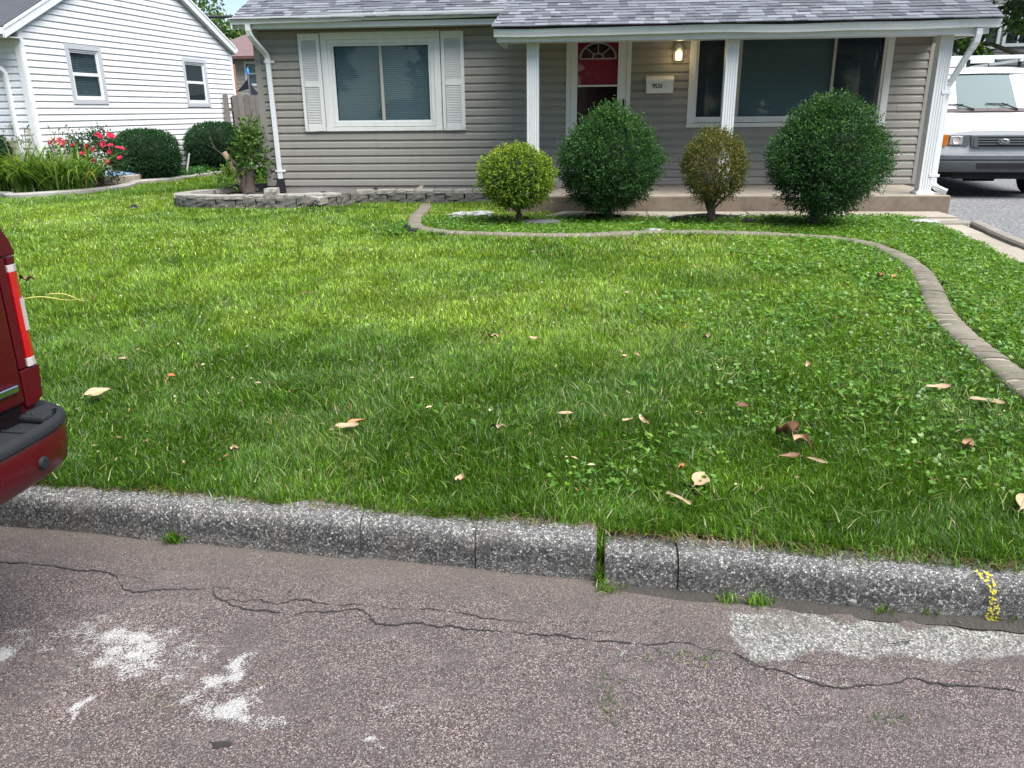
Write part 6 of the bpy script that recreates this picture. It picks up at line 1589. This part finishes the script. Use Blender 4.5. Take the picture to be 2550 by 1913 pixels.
sp_ = [sprigs((-5.16, 12.58, 1.02), (.24, .2, .42), 260, 6, .06, .036, [(.06, .13, .025), (.09, .18, .03), (.035, .085, .02)], [3, 2, 2], (.14, .22, .04), shell=(.2, 1.05), spread=.7, bump=.3, sl=.13, seed=51), sprigs((-5.50, 12.45, .66), (.25, .15, .2), 70, 6, .05, .03, [(.09, .18, .03), (.12, .2, .04)], [1, 1], (.15, .22, .05), shell=(.2, 1.0), spread=.8, sl=.1, seed=52), sprigs((-5.08, 12.55, 1.32), (.1, .1, .22), 50, 6, .05, .03, [(.09, .18, .03)], [1], (.15, .22, .05), shell=(.1, 1.0), spread=.6, upbias=.8, sl=.12, seed=53)]
pos, ax, L, W, col = [np.concatenate([p[i] for p in sp_]) for i in range(5)]
link("shoots", leaf_mesh("shoots", pos - np.array(sb), ax, L, W, col), MT['leaf'], st)

# ---- trees behind
def tree(name, label, base, h, clumps, leafn, L, W, cols, wts, tr, seed, group=None):
    o = root(name, base, label, "tree", group=group); r0 = random.Random(seed)
    cl = np.array(clumps, float)
    i = rng.integers(0, len(cl), leafn); d = unit(rng.normal(size=(leafn, 3))) * (rng.random(leafn) ** .4)[:, None]
    pos = cl[i, :3] + d * cl[i, 3:4] * np.array([1, 1, .7])
    # sub-clumping so that sky shows through
    f = N1(pos[:, 0] * 1.7 + pos[:, 2], pos[:, 1] * 1.7 - pos[:, 2] * 1.3, 1.3, 3); pos = pos[f > .44]
    n = len(pos); ax = rng.normal(size=(n, 3)) + np.array([0, 0, -.4])
    col = pal(n, cols, wts)
    link("crown", leaf_mesh("crown", pos - np.array(base), ax, L * rng.uniform(.7, 1.2, n), W * rng.uniform(.7, 1.2, n), col), MT['farleaf'], o)
    m = MB(); b = Vector(base); top = Vector((np.mean(cl[:, 0]), np.mean(cl[:, 1]), base[2] + h * .7))
    m.tube([b - Vector((0, 0, .3)), b.lerp(top, .3), b.lerp(top, .65), top], [tr * 1.3, tr, tr * .75, tr * .4], 10)
    for c_ in cl:
        s = b.lerp(top, r0.uniform(.4, .9)); e = Vector(c_[:3]); m.tube([s, s.lerp(e, .5) + Vector((0, 0, .2)), e], [tr * .35, tr * .22, tr * .08], 6)
    m.build("trunk", MT['darkbark'], o, smooth='all')
GT = "trees behind the houses"
FG = [(.06, .12, .035), (.085, .16, .04), (.04, .085, .03), (.14, .21, .05)]
tree("shade_tree", "pale green tree beyond the white house gable", (-20.5, 46, .3), 9, [(-21.5, 46, 7.2, 1.9), (-19.6, 46, 5.7, 1.5), (-22.5, 47, 8.4, 1.8), (-18.6, 46, 5.2, 1.0), (-20.6, 45, 5.2, 1.6), (-24, 47, 7, 2.2), (-26, 48, 9, 2.4)], 9000, .26, .17, FG, [3, 4, 2, 2], .3, 3, GT)
RG = [(.045, .10, .028), (.075, .15, .03), (.028, .062, .022), (.23, .27, .03)]
tree("leafy_tree", "green tree with yellow leaf tips behind the van's ladder rack", (12.0, 22.5, .3), 7, [(8.6, 21, 3.3, .75), (9.4, 20.6, 3.9, .9), (8.9, 21, 2.65, .5), (10.3, 21, 3.6, .8), (9.9, 20.5, 4.6, .9), (11.2, 21.5, 4.4, 1.1), (10.6, 22, 5.3, 1.1), (12.4, 22, 5.4, 1.3), (8.3, 21.5, 4.2, .7), (9.2, 21.5, 5.0, .9), (12.6, 22, 4.0, 1.0), (8.1, 21, 3.0, .45)], 12000, .15, .095, RG, [3, 4, 3, .9], .22, 5, GT)
tree("dark_tree", "dark leafy tree at the photo's right edge beyond the van", (17.0, 25.5, .3), 9, [(14.6, 25, 5.4, 1.4), (15.6, 25, 4.4, 1.2), (15.0, 25, 3.4, .9), (16.8, 25, 6, 1.6), (14.4, 25.5, 6.6, 1.3), (13.4, 25.5, 5.7, 1.0), (17.5, 25, 4.4, 1.4), (14.6, 24.6, 2.6, .6)], 9000, .19, .12, [(.03, .065, .026), (.045, .09, .03), (.02, .045, .02)], [3, 2, 2], .25, 7, GT)
tree("back_tree", "tree rising behind the brown roofed house", (-17.2, 48, .3), 8, [(-17.6, 48, 5.4, 1.5), (-16.2, 48, 5.0, 1.3), (-18.4, 48.5, 5.6, 1.0), (-15.0, 49, 4.6, 1.3)], 5000, .26, .17, FG, [3, 3, 3, 1], .25, 9, GT)

GS = "trees across the street behind the camera"
for k, (x, y) in enumerate(((-15, -17), (-6.5, -19), (1.5, -16.5), (9.5, -18.5), (18, -17))):
    r0 = random.Random(90 + k)
    tree("street_tree", "leafy tree across the street behind the viewer, %s" % ("farthest west", "second from the west", "middle one", "second from the east", "farthest east")[k], (x, y, 0), 8, [(x + r0.uniform(-2.4, 2.4), y + r0.uniform(-1.5, 1.5), r0.uniform(2.2, 7.5), r0.uniform(1.6, 2.4)) for _ in range(12)], 8000, .5, .36, FG, [3, 3, 3, 1], .3, 60 + k, GS)
# ------------------------------------------------------------------ lawn grass
CAMV = np.array(CAM); MR, MU, MF = [np.array(v) for v in (_r2, _u2, _f)]
def in_view(x, y, z, mx=.18, my=.12):
    p = np.stack([x, y, z], 1) - CAMV
    d = p @ MF; u = (p @ MR) / d * 2000 / 1275; v = (p @ MU) / d * 2000 / 956.5
    near = np.abs(u * d) < 0
    return (d > .3) & (np.abs(u) < 1 + mx) & (v > -1 - my) & (v < 1 + my)
edp_c = [tuple(p) for p in EDP]
def lawn_ok(x, y, front=.105):
    ok = (y > kerb_y(x) + front + (N2(x, y * 0, 5, 4) - .5) * .13 + .015 + np.where(x > .09, -.03, 0))
    ok &= ~in_poly(x, y, plant_poly) & ~in_poly(x, y, bed_poly)
    ok &= ~((x > XL - .02) & (x < XR + .02) & (y > 12.66)) & ~((x > -1.02) & (x < 4.8) & (y > 11.02) & (y < 12.7))
    ok &= ~((y > 10.50) & (y < 11.05) & (x > -.40)) & (x < 3.62 + (y - 5.5) * .112 - .03)
    ok &= y < 20.4
    d = poly_dist(x, y, edp_c)
    lim = np.where((x < -.15) & (x > -.95) & (y < 9.2), .035, .088)
    ok &= d > lim
    # rocks and flat stones keep clear
    ok &= ~(((x + 1.47) / .33) ** 2 + ((y - 10.53) / .10) ** 2 < .8) & ~(((x + .50) / .26) ** 2 + ((y - 9.84) / .16) ** 2 < .9)
    return ok
def scatter(x0, x1, y0, y1, dens):
    n = int((x1 - x0) * (y1 - y0) * dens)
    x = rng.uniform(x0, x1, n); y = rng.uniform(y0, y1, n)
    z = lawn_z(x, y); k = in_view(x, y, z + .04) & lawn_ok(x, y)
    return x[k], y[k], z[k]
PALS = dict(deep=np.array([.064, .148, .008]), mid=np.array([.120, .245, .018]), lime=np.array([.235, .36, .034]), straw=np.array([.36, .31, .13]), blue=np.array([.075, .155, .060]))
def grass_cols(x, y, n):
    big = N1(x, y, .55, 3); sm = N2(x, y, 2.6, 3); fine = N3(x, y, 9, 2)
    far = np.clip((y - 3.2) / 4.0, 0, 1)
    t = np.clip(.22 + .62 * far + 1.5 * (big - .5) + .9 * (sm - .5) + .5 * (fine - .5) + rng.normal(0, .20, n), 0, 1)[:, None]
    c = np.where(t < .5, PALS['deep'] * (1 - 2 * t) + PALS['mid'] * 2 * t, PALS['mid'] * (2 - 2 * t) + PALS['lime'] * (2 * t - 1))
    bl = (rng.random(n) < .05 * (N4(x, y, 1.1, 2) > .5))[:, None]; c = np.where(bl, PALS['blue'], c)
    stw = (rng.random(n) < .022 + .09 * np.clip((N4(x, y, 1.8, 3) - .60) * 6, 0, 1))[:, None]
    c = np.where(stw, PALS['straw'] * rng.uniform(.6, 1.2, (n, 1)), c)
    return c * (rng.uniform(.38, 1.2, (n, 1)) + 1.1 * (rng.random((n, 1)) < .14))
def blades(x, y, z, hgt, wid, segs, lean_s=.55, flat=0.0):
    n = len(x); a = rng.uniform(0, 2 * math.pi, n)
    # neighbouring blades share a comb direction, so tufts and swirls appear
    comb = 2 * math.pi * 2 * N4(x, y, 1.6, 2); a = np.where(rng.random(n) < .45, comb + rng.normal(0, .7, n), a)
    tuft = N2(x, y, 4.5, 2)
    h = hgt * rng.uniform(.55, 1.25, n) * (.55 + .9 * tuft)
    w = wid * rng.uniform(.6, 1.3, n)
    lean = np.abs(rng.normal(0, lean_s, n)) + .12 + flat
    dx = np.stack([np.cos(a), np.sin(a), 0 * a], 1); sd = np.stack([-np.sin(a), np.cos(a), 0 * a], 1)
    tw = rng.uniform(-.9, .9, n)[:, None]; sd = unit(sd * np.cos(tw) + dx * np.sin(tw))
    b = np.stack([x, y, z - .008], 1)
    up = np.array([0, 0, 1.])
    def at(t, extra): 
        ang = np.clip(lean * (.45 + extra), 0, 1.5)
        return dx * np.sin(ang)[:, None] + up * np.cos(ang)[:, None]
    c = grass_cols(x, y, n)
    if segs == 3:
        m1 = b + at(0, .25) * (h * .5)[:, None]; tip = m1 + at(1, 1.25) * (h * .55)[:, None]
        V = np.stack([b - sd * (w * .5)[:, None], b + sd * (w * .5)[:, None], m1 + sd * (w * .42)[:, None], m1 - sd * (w * .42)[:, None], tip], 1)
        base = np.arange(n)[:, None] * 5
        loops = np.concatenate([base + np.array([[0, 1, 2, 3]]), base + np.array([[3, 2, 4]])], 1)
        starts = (np.arange(n)[:, None] * 7 + np.array([[0, 4]])).ravel(); k = 5
    elif segs == 2:
        m1 = b + at(0, .3) * (h * .5)[:, None]; tip = m1 + at(1, 1.2) * (h * .55)[:, None]
        V = np.stack([b, m1 + sd * (w * .5)[:, None], tip, m1 - sd * (w * .5)[:, None]], 1)
        base = np.arange(n)[:, None] * 4; loops = base + np.array([[0, 1, 2, 3]]); starts = np.arange(n) * 4; k = 4
    else:
        tip = b + at(0, .7) * h[:, None]
        V = np.stack([b - sd * (w * .5)[:, None], b + sd * (w * .5)[:, None], tip], 1)
        base = np.arange(n)[:, None] * 3; loops = base + np.array([[0, 1, 2]]); starts = np.arange(n) * 3; k = 3
    cc = np.repeat(c[:, None, :], k, 1)
    return V.reshape(-1, 3), loops.ravel(), starts, cc.reshape(-1, 3)
def join(parts):
    V, L, S, C_ = [], [], [], []; nv = nl = 0
    for v, l, s, c in parts:
        V.append(v); L.append(l + nv); S.append(s + nl); C_.append(c); nv += len(v); nl += len(l)
    return np.concatenate(V), np.concatenate(L), np.concatenate(S), np.concatenate(C_)
parts = []
x, y, z = scatter(-3.6, 2.6, 2.45, 3.6, 34000); parts.append(blades(x, y, z, .058, .0037, 3, .85))
x, y, z = scatter(-4.2, 3.4, 3.6, 5.0, 20000); parts.append(blades(x, y, z, .057, .0043, 3, .85))
x, y, z = scatter(-6.5, 4.6, 5.0, 7.2, 11000); parts.append(blades(x, y, z, .056, .0058, 2, .8))
x, y, z = scatter(-9, 5, 7.2, 9.6, 6000); parts.append(blades(x, y, z, .054, .0082, 2, .75))
x, y, z = scatter(-12, 5, 9.6, 14, 3600); parts.append(blades(x, y, z, .046, .0110, 1, .7))
x, y, z = scatter(-9.2, -4.9, 14, 20.4, 1800); parts.append(blades(x, y, z, .060, .0150, 1))
# fringe hanging over the kerb, clippings lying flat
n = 5200; x = rng.uniform(-3.4, 2.2, n); x = x[rng.random(n) < np.clip((N3(x, x * 0, 2.2, 3) - .3) * 3, .05, 1)]; n = len(x); y = kerb_y(x) + .075 + rng.random(n) * .10 + np.where(x > .09, -.035, 0); z = np.full(n, .150); k = in_view(x, y, z)
parts.append(blades(x[k], y[k], z[k], .058, .0036, 3, 1.0))
n = 2600; x = rng.uniform(-3.4, 2.2, n); y = kerb_y(x) + .08 + rng.random(n) * .08 + np.where(x > .09, -.035, 0); v, l, s, c = blades(x, y, np.full(n, .154), .05, .0032, 3, .3, 1.0); parts.append((v, l, s, np.repeat(np.array([.24, .17, .09]) * rng.uniform(.4, 1.3, (n, 1)), 5, 0)))
x, y, z = scatter(-3.8, 3, 2.6, 6.0, 190); v, l, s, c = blades(x, y, z + .045, .085, .0040, 3, .2, 1.15); c = np.where(rng.random(len(x))[:, None].repeat(5, 1).reshape(-1, 1) < .6, np.array([.22, .25, .08]), c); parts.append((v, l, s, c))
# tuft in the kerb gap and weeds at its foot
n = 700; x = .086 + rng.normal(0, .010, n); y = kerb_y(x) + rng.uniform(-.02, .16, n); z = np.full(n, .02) + rng.uniform(0, .11, n) * (y > kerb_y(x) + .02); parts.append(blades(x, y, z, .06, .0036, 3, .7))
for cx_, cy_, m_ in ((-1.583, 2.675, 60), (-1.575, 2.668, 30), (.62, 2.40, 45), (.52, 2.41, 30), (.105, 2.45, 40), (1.02, 2.38, 30), (1.40, 2.37, 60), (1.50, 2.365, 50), (1.18, 2.375, 25)):
    x = cx_ + rng.normal(0, .018, m_); y = cy_ + rng.normal(0, .008, m_); parts.append(blades(x, y, np.full(m_, .01), .06, .0045, 3, .6))
V, L, S, C_ = join(parts)
go = link("lawn_grass", np_mesh("lawn_grass", V, L, S, C_), MT['grass'])
tag(go, "mown green lawn grass covering the front yard", "grass", kind="stuff")
print("grass tris", sum(len(p[2]) for p in parts), len(L) - 2 * len(S))

# broadleaf weeds (clover and violets) through the lawn, thickest on the right
def weeds(x, y, z, r_, cols, wts, heart=False):
    n = len(x); a = rng.uniform(0, 2 * math.pi, n); r_ = r_ * rng.uniform(.6, 1.3, n)
    tl = rng.normal(0, .35, (n, 2)); up = unit(np.c_[tl, np.ones(n)]); e1 = unit(np.cross(up, np.c_[np.cos(a), np.sin(a), 0 * a])); e2 = np.cross(up, e1)
    P = [(0, -.25, .0), (.75, -.75, .18), (1.0, 0.1, .22), (.1, 1.15, -.05), (-.9, .2, .22), (-.75, -.75, .18)]
    V = np.stack([np.stack([x, y, z], 1) + (e1 * u + e2 * v + up * w) * r_[:, None] for u, v, w in P], 1)
    b = np.arange(n)[:, None] * 6
    loops = np.concatenate([b + np.array([[0, 1, 2, 3]]), b + np.array([[0, 3, 4, 5]])], 1); starts = (np.arange(n)[:, None] * 8 + np.array([[0, 4]])).ravel()
    c = np.repeat(pal(n, cols, wts)[:, None, :], 6, 1)
    return V.reshape(-1, 3), loops.ravel(), starts, c.reshape(-1, 3)
parts = []
WC = [(.085, .20, .020), (.12, .25, .03), (.06, .15, .02), (.17, .28, .04)]
def wmask(x, y): return (N3(x, y, .8, 3) + .22 * np.clip((x - .2) / 2, -1, 1) > .56)
x, y, z = scatter(-3.4, 3, 2.8, 5.2, 1500); k = wmask(x, y) & (rng.random(len(x)) < .55); parts.append(weeds(x[k], y[k], z[k] + rng.uniform(.02, .062, k.sum()), .0115, WC, [4, 3, 3, 1]))
x, y, z = scatter(-5.5, 4.2, 5.2, 8.5, 900); k = wmask(x, y); parts.append(weeds(x[k], y[k], z[k] + rng.uniform(.025, .062, k.sum()), .015, WC, [4, 3, 2, 2]))
x, y, z = scatter(-3.4, 3, 2.75, 5.5, 60); k = (N4(x, y, 1.1, 2) + .12 * np.clip(x, -2, 1) > .55); parts.append(weeds(x[k], y[k], z[k] + rng.uniform(.04, .06, k.sum()), .017, WC, [4, 4, 3, 1]))
x, y, z = scatter(2.2, 4.4, 3.5, 10.4, 1100); parts.append(weeds(x, y, z + rng.uniform(.02, .05, len(x)), .015, WC, [4, 3, 3, 1]))
x, y, z = scatter(-2.2, 4, 8.8, 10.5, 900); parts.append(weeds(x, y, z + rng.uniform(.02, .05, len(x)), .017, WC, [4, 2, 4, 1]))
V, L, S, C_ = join(parts)
tag(link("lawn_weeds", np_mesh("lawn_weeds", V, L, S, C_), MT['grass']), "clover and broadleaf weeds spread through the lawn", "weeds", kind="stuff")
# clover blossom specks
n = 520; x = rng.uniform(-9, -3.2, n); y = rng.uniform(7.4, 12.8, n); k = lawn_ok(x, y) & (N2(x, y, .9, 2) > .42)
x, y = x[k], y[k]; x2 = rng.uniform(-3, 3, 60); y2 = rng.uniform(3.5, 8, 60); k2 = lawn_ok(x2, y2); x = np.r_[x, x2[k2]]; y = np.r_[y, y2[k2]]; z = lawn_z(x, y) + .055; n = len(x)
o6 = np.array([(1, 0, 0), (0, 1, 0), (-1, 0, 0), (0, -1, 0), (0, 0, 1), (0, 0, -1)]) * .0085
V = (np.stack([x, y, z], 1)[:, None, :] + o6[None] * rng.uniform(.7, 1.2, (n, 1, 1))).reshape(-1, 3)
F8 = np.array([(0, 1, 4), (1, 2, 4), (2, 3, 4), (3, 0, 4), (1, 0, 5), (2, 1, 5), (3, 2, 5), (0, 3, 5)])
L = (np.arange(n)[:, None, None] * 6 + F8[None]).ravel()
tag(link("clover_blossoms", np_mesh("clover_blossoms", V, L, np.arange(n * 8) * 3, np.tile([.62, .62, .52], (n * 6, 1))), MT['grass']), "tiny white clover blossoms dotted in the lawn", "clover", kind="stuff")

# ------------------------------------------------------------------ fallen leaves
def dry_leaf(L, W, curl, seed, kind='leaf'):
    r0 = random.Random(seed); ph = r0.uniform(0, 6)
    def fn(u, v):
        t = u; w = W * (math.sin(math.pi * min(1, max(0, t * .96 + .02))) ** .75) * (1 + .10 * math.sin(9 * t + ph))
        if kind == 'strip': w = W * (.5 + .5 * math.sin(math.pi * t)) * (1 + .3 * math.sin(13 * t + ph))
        s = (v - .5) * 2
        x = (t - .5) * L; y = s * w * .5
        z = curl * (s * s) * W * .6 + .5 * curl * L * (t - .5) ** 2 * (1 if seed % 2 else -.6) + .03 * L * math.sin(7 * t + ph) * s
        if kind == 'crumple': z += .22 * L * abs(math.sin(6 * t + ph)) * (1 - .3 * s) + .1 * L * math.sin(5 * s + 3 * t); y *= (.5 + .5 * abs(math.cos(5 * t + ph)))
        return (x, y, z)
    m = MB(); m.grid(fn, 10, 4)
    if kind == 'leaf': m.tube([(-L * .5, 0, fn(0, .5)[2]), (-L * .5 - L * .14, .004, fn(0, .5)[2] - .004)], [.0016, .001], 4); m.tube([fn(t_, .5)[:2] + (fn(t_, .5)[2] + .0012,) for t_ in np.linspace(.02, .95, 8)], .0011, 4)
    return m.mesh("dry_leaf", smooth='all', recalc=False)
LV = [  # length, width, curl, kind, heading, label
 (.135, .065, .35, 'leaf', .9, "big pale tan leaf lying right of the truck's bumper"),
 (.105, .045, .3, 'leaf', .25, "pale cream leaf of a touching pair left of the lawn's middle"),
 (.085, .028, .5, 'leaf', .35, "orange brown leaf tucked behind a pale cream leaf"),
 (.125, .070, .2, 'leaf', 1.1, "big pale beige leaf nearest the kerb gap"),
 (.11, .016, .5, 'strip', -.7, "thin pale strip below the big beige leaf by the kerb"),
 (.13, .018, .4, 'strip', -1.3, "long thin tan strip pointing towards the street mid lawn"),
 (.085, .022, .4, 'strip', .15, "short tan strip left of the long tan strip"),
 (.115, .040, .3, 'leaf', -.1, "pinkish tan leaf, left of the two leaves beside the edging"),
 (.145, .050, .25, 'leaf', -.45, "pale elongated leaf nearest the edging at right"),
 (.12, .07, .6, 'crumple', .4, "dark brown crumpled leaf, upper of the dry leaf heap at right"),
 (.12, .06, .6, 'crumple', -1.0, "tan curled leaf in the middle of the dry leaf heap"),
 (.09, .03, .4, 'leaf', .1, "flat reddish brown leaf under the dry leaf heap"),
 (.12, .016, .5, 'strip', -.8, "pale stalk trailing right from the dry leaf heap"),
 (.05, .035, .4, 'crumple', 1.2, "small yellowish crumpled leaf near the middle of the kerb"),
 (.12, .060, .3, 'leaf', 1.0, "pale leaf cut off by the photo's right edge"),
 (.065, .035, .4, 'leaf', -.6, "small dark brown leaf above the dry leaf heap"),
 (.06, .03, .7, 'crumple', 1.3, "small upright tan leaf well above the dry leaf heap"),
 (.055, .03, .6, 'crumple', .2, "pinkish curled leaf far right of the lawn's centre"),
 (.07, .03, .6, 'crumple', .3, "left one of two small brown leaves at the lawn's centre"),
 (.065, .022, .5, 'strip', -.2, "right one of two small brown leaves at the lawn's centre"),
 (.05, .025, .5, 'leaf', 0, "pale speck of leaf halfway up the lawn below the edging"),
 (.08, .04, .6, 'crumple', .5, "dark orange curled leaf, left of a pair inside the edging curve"),
 (.08, .045, .5, 'leaf', .9, "bright orange leaf, right of a pair inside the edging curve"),
 (.075, .05, .5, 'crumple', .9, "upright tan leaf among the weeds at lower right"),
 (.045, .03, .8, 'crumple', .3, "greyish withered flower head left of the cream leaf pair"),
 (.045, .025, .4, 'leaf', .5, "small pale leaf above the big tan leaf by the truck"),
 (.06, .025, .4, 'leaf', -.3, "small orange leaf right of the big tan leaf by the truck"),
 (.04, .02, .5, 'leaf', .4, "tiny left one of two slivers right of the lawn's centre"),
 (.055, .014, .5, 'strip', -1.1, "tiny right one of two slivers right of the lawn's centre"),
 (.07, .022, .5, 'crumple', .1, "small tan fragment between the cream pair and long strip"),
 (.04, .02, .5, 'crumple', .7, "small rusty fragment just above the big beige leaf"),
 (.05, .014, .5, 'strip', .2, "small tan strip just left of the long tan strip's top"),
 (.07, .02, .5, 'strip', .1, "thin brown fragment high on the lawn's left half"),
 (.11, .05, .6, 'crumple', .2, "brown withered leaf behind the truck's red taillight")]
MT['brownleaf'] = plain("brown_dry_leaf", (0.15, 0.072, 0.034), .65, .4, 40)
MT['orangeleaf'] = plain("orange_dry_leaf", (0.36, 0.15, 0.05), .65, .3, 40)
MT['paleleaf'] = plain("pale_dry_leaf", (0.31, 0.235, 0.135), .6, .2, 25, .3, 90)
for i, ((x, y, z), (L_, W_, cu, kd, hd, lab)) in enumerate(zip(LEAVES, LV)):
    mt = MT['brownleaf'] if ('brown' in lab and 'orange' not in lab and 'two small' not in lab) else MT['orangeleaf'] if ('orange' in lab or 'rusty' in lab) else MT['paleleaf'] if ('pale' in lab or 'cream' in lab or 'beige' in lab) else MT['dryleaf']
    tilt = .45 if 'upright' in lab else .12
    o = link("dry_leaf", dry_leaf(L_, W_, cu, i, kd), mt, loc=(x, y, lz(x, y) + .054), rot=(.22 + random.uniform(-tilt, tilt), random.uniform(-tilt, tilt), hd))
    tag(o, lab, "leaf", "fallen leaves on the lawn")
# countless crumbs of leaf and straw
n = 420; x, y, z = scatter(-4, 3, 2.75, 7.5, 16); n = len(x)
me = leaf_mesh("leaf_crumbs", np.stack([x, y, z + rng.uniform(.04, .07, n)], 1), np.c_[rng.normal(size=(n, 2)), rng.normal(0, .25, n)], rng.uniform(.012, .04, n), rng.uniform(.004, .014, n), pal(n, [(.45, .30, .17), (.28, .14, .07), (.55, .45, .28)], [3, 2, 2]), np.tile([0, 0, 1.], (n, 1)) + rng.normal(0, .3, (n, 3)))
tag(link("leaf_crumbs", me, MT['grass']), "crumbs of dry leaf and straw in the grass", "leaf litter", kind="stuff")
# grass clippings blown onto the road
px_, py_ = [], []
for cx_, cy_, sx, sy, m_ in ((.33, 2.10, .12, .02, 90), (.10, 1.90, .02, .05, 60), (.86, 1.88, .05, .015, 40), (-1.2, 1.80, .05, .02, 25), (-.6, 2.35, .9, .10, 70), (0, 2.0, 1.3, .4, 60), (.9, 2.34, .4, .03, 40)):
    px_ += list(cx_ + rng.normal(0, sx, m_)); py_ += list(cy_ + rng.normal(0, sy, m_))
px_, py_ = np.array(px_), np.array(py_); k = py_ < kerb_y(px_) - .02; px_, py_ = px_[k], py_[k]; n = len(px_)
me = leaf_mesh("road_clippings", np.stack([px_, py_, np.full(n, .006)], 1), np.c_[rng.normal(size=(n, 2)), np.zeros(n)], rng.uniform(.008, .03, n), rng.uniform(.0015, .004, n), pal(n, [(.06, .12, .03), (.12, .19, .05), (.25, .24, .10), (.03, .05, .02)], [3, 2, 1, 2]), np.tile([0, 0, 1.], (n, 1)), .1)
tag(link("road_clippings", me, MT['grass']), "grass clippings scattered on the road", "clippings", kind="stuff")
# small pebbles and grit on the road
n = 700; x = rng.uniform(-2.4, 1.7, n); y = rng.uniform(1.4, 2.75, n); k = (y < kerb_y(x) - .01) & (rng.random(n) < .25 + .75 * (y > kerb_y(x) - .25)); x, y = x[k], y[k]; n = len(x)
sc = rng.uniform(.12, .55, (n, 1, 1)) ** 1.4
V = (np.stack([x, y, np.full(n, .002)], 1)[:, None, :] + o6[None] * sc * rng.uniform(.6, 1.3, (n, 6, 1))).reshape(-1, 3); L = (np.arange(n)[:, None, None] * 6 + F8[None]).ravel()
tag(link("road_grit", np_mesh("road_grit", V, L, np.arange(n * 8) * 3, np.repeat(pal(n, [(.5, .48, .44), (.3, .26, .25), (.08, .07, .07)], [3, 3, 2]), 6, 0)), concrete("grit", (.42, .40, .37), (.15, .14, .13), 60)), "loose grit and pebbles on the road", "grit", kind="stuff")

# ------------------------------------------------------------------ rocks and odds and ends
def rock(name, c, rad, seed, mat, label, cat="rock", rz=0, nseg=14, amp=.35):
    vn = VNoise(seed); m = MB()
    def fn(u, v):
        a, b = 2 * math.pi * u, math.pi * v
        k = 1 + amp * (float(vn.one(np.array(10 + 3 * math.cos(a) * math.sin(b) + 3 * math.cos(b)), np.array(10 + 3 * math.sin(a) * math.sin(b)))) - .5) + amp * .5 * (float(vn.one(np.array(30 + 8 * math.cos(a) * math.sin(b)), np.array(30 + 8 * math.sin(a) * math.sin(b) + 6 * math.cos(b)))) - .5)
        x, y = rad[0] * k * math.cos(a) * math.sin(b), rad[1] * k * math.sin(a) * math.sin(b)
        return (c[0] + x * math.cos(rz) - y * math.sin(rz), c[1] + x * math.sin(rz) + y * math.cos(rz), c[2] + rad[2] * k * math.cos(b))
    m.grid(fn, nseg, nseg // 2)
    return tag(m.build(name, mat, smooth=True), label, cat)
rock("flat_rock", (-1.47, 10.53, .315), (.30, .085, .045), 61, MT['limestone'], "long pale weathered rock left of the yellow green bush", rz=.28, nseg=28, amp=.6)
rock("flat_rock", (.80, 9.11, .315), (.12, .05, .03), 62, MT['limestone'], "small pale rock in the grass between two bushes, above the edging", rz=-.2)
rock("flat_rock", (3.97, 9.84, .325), (.17, .09, .03), 63, MT['limestone'], "flat white stone at the lawn corner by the walk", rz=-.1)
rock("flat_rock", (1.32, 10.40, .30), (.25, .05, .035), 66, MT['limestone'], "flat pale stone at the walk edge beside the browning bush")
rock("kerb_pebble", (.925, 2.405, .032), (.022, .016, .018), 64, MT['limestone'], "small pointed pale stone at the foot of the kerb", nseg=10)
m = MB(); m.prism([(-.50 + .24 * math.cos(a) * (1 + .05 * math.sin(3 * a)), 9.84 + .15 * math.sin(a)) for a in np.linspace(0, 2 * math.pi, 28, endpoint=False)], lambda p, t: (p[0], p[1], t), .27, .335)
tag(m.build("stepping_stone", MT['slate'], bevel=.008), "dark grey round stepping stone under the yellow green bush", "stone")
hp = smooth_path([(1.10, 9.98), (1.12, 10.15), (1.28, 10.32), (1.5, 10.36), (1.75, 10.30), (1.95, 10.34)], .03)
tag(MB().tube([(p[0], p[1], .325 + .01 * math.sin(9 * p[0])) for p in hp], .028, 8).build("black_hose", MT['black'], smooth=True), "black corrugated pipe curving through grass behind the browning bush", "pipe")
hp = smooth_path([(.05, 10.38), (.2, 10.44), (.36, 10.40), (.48, 10.25)], .03)
tag(MB().tube([(p[0], p[1], .325) for p in hp], .022, 8).build("black_hose", MT['black'], smooth=True), "short black pipe at the foot of the dark bush by the door", "pipe")
for k, (x, y, s, lab) in enumerate(((-6.45, 11.3, .09, "black scrap on the grass at the planter's rounded left end"), (-1.9, 9.0, .07, "black scrap by the edging's left curve"), (-2.02, 9.25, .05, "small black crumb outside the edging's left curve"), (1.95, 9.75, .09, "black scrap in the grass between the two right bushes"))):
    scrap("fabric_scrap", (x, y, lz(x, y) + .045), s * 1.6, s * .5, s, 70 + k, MT['fabric'], lab, "fabric", "black scraps on the lawn")
for k, (a, b, lab) in enumerate((((-4.05, 5.66), (-3.62, 5.52), "long yellow stem lying behind the truck's taillight, upper one"), ((-4.15, 5.50), (-3.70, 5.63), "long yellow bent stem lying behind the truck's taillight, lower one"))):
    pts = [(a[0] + (b[0] - a[0]) * t_, a[1] + (b[1] - a[1]) * t_ + .05 * math.sin(4 * t_ + k), lz(a[0], a[1]) + .075 + .01 * math.sin(6 * t_)) for t_ in np.linspace(0, 1, 9)]
    tag(MB().tube(pts, [.0042] * 5 + [.003, .002, .002, .0015], 6).build("straw", plain("cut_stem_%d" % k, (.50, .47, .12) if k < 2 else (.5, .42, .2), .6), smooth='all'), lab, "stem")
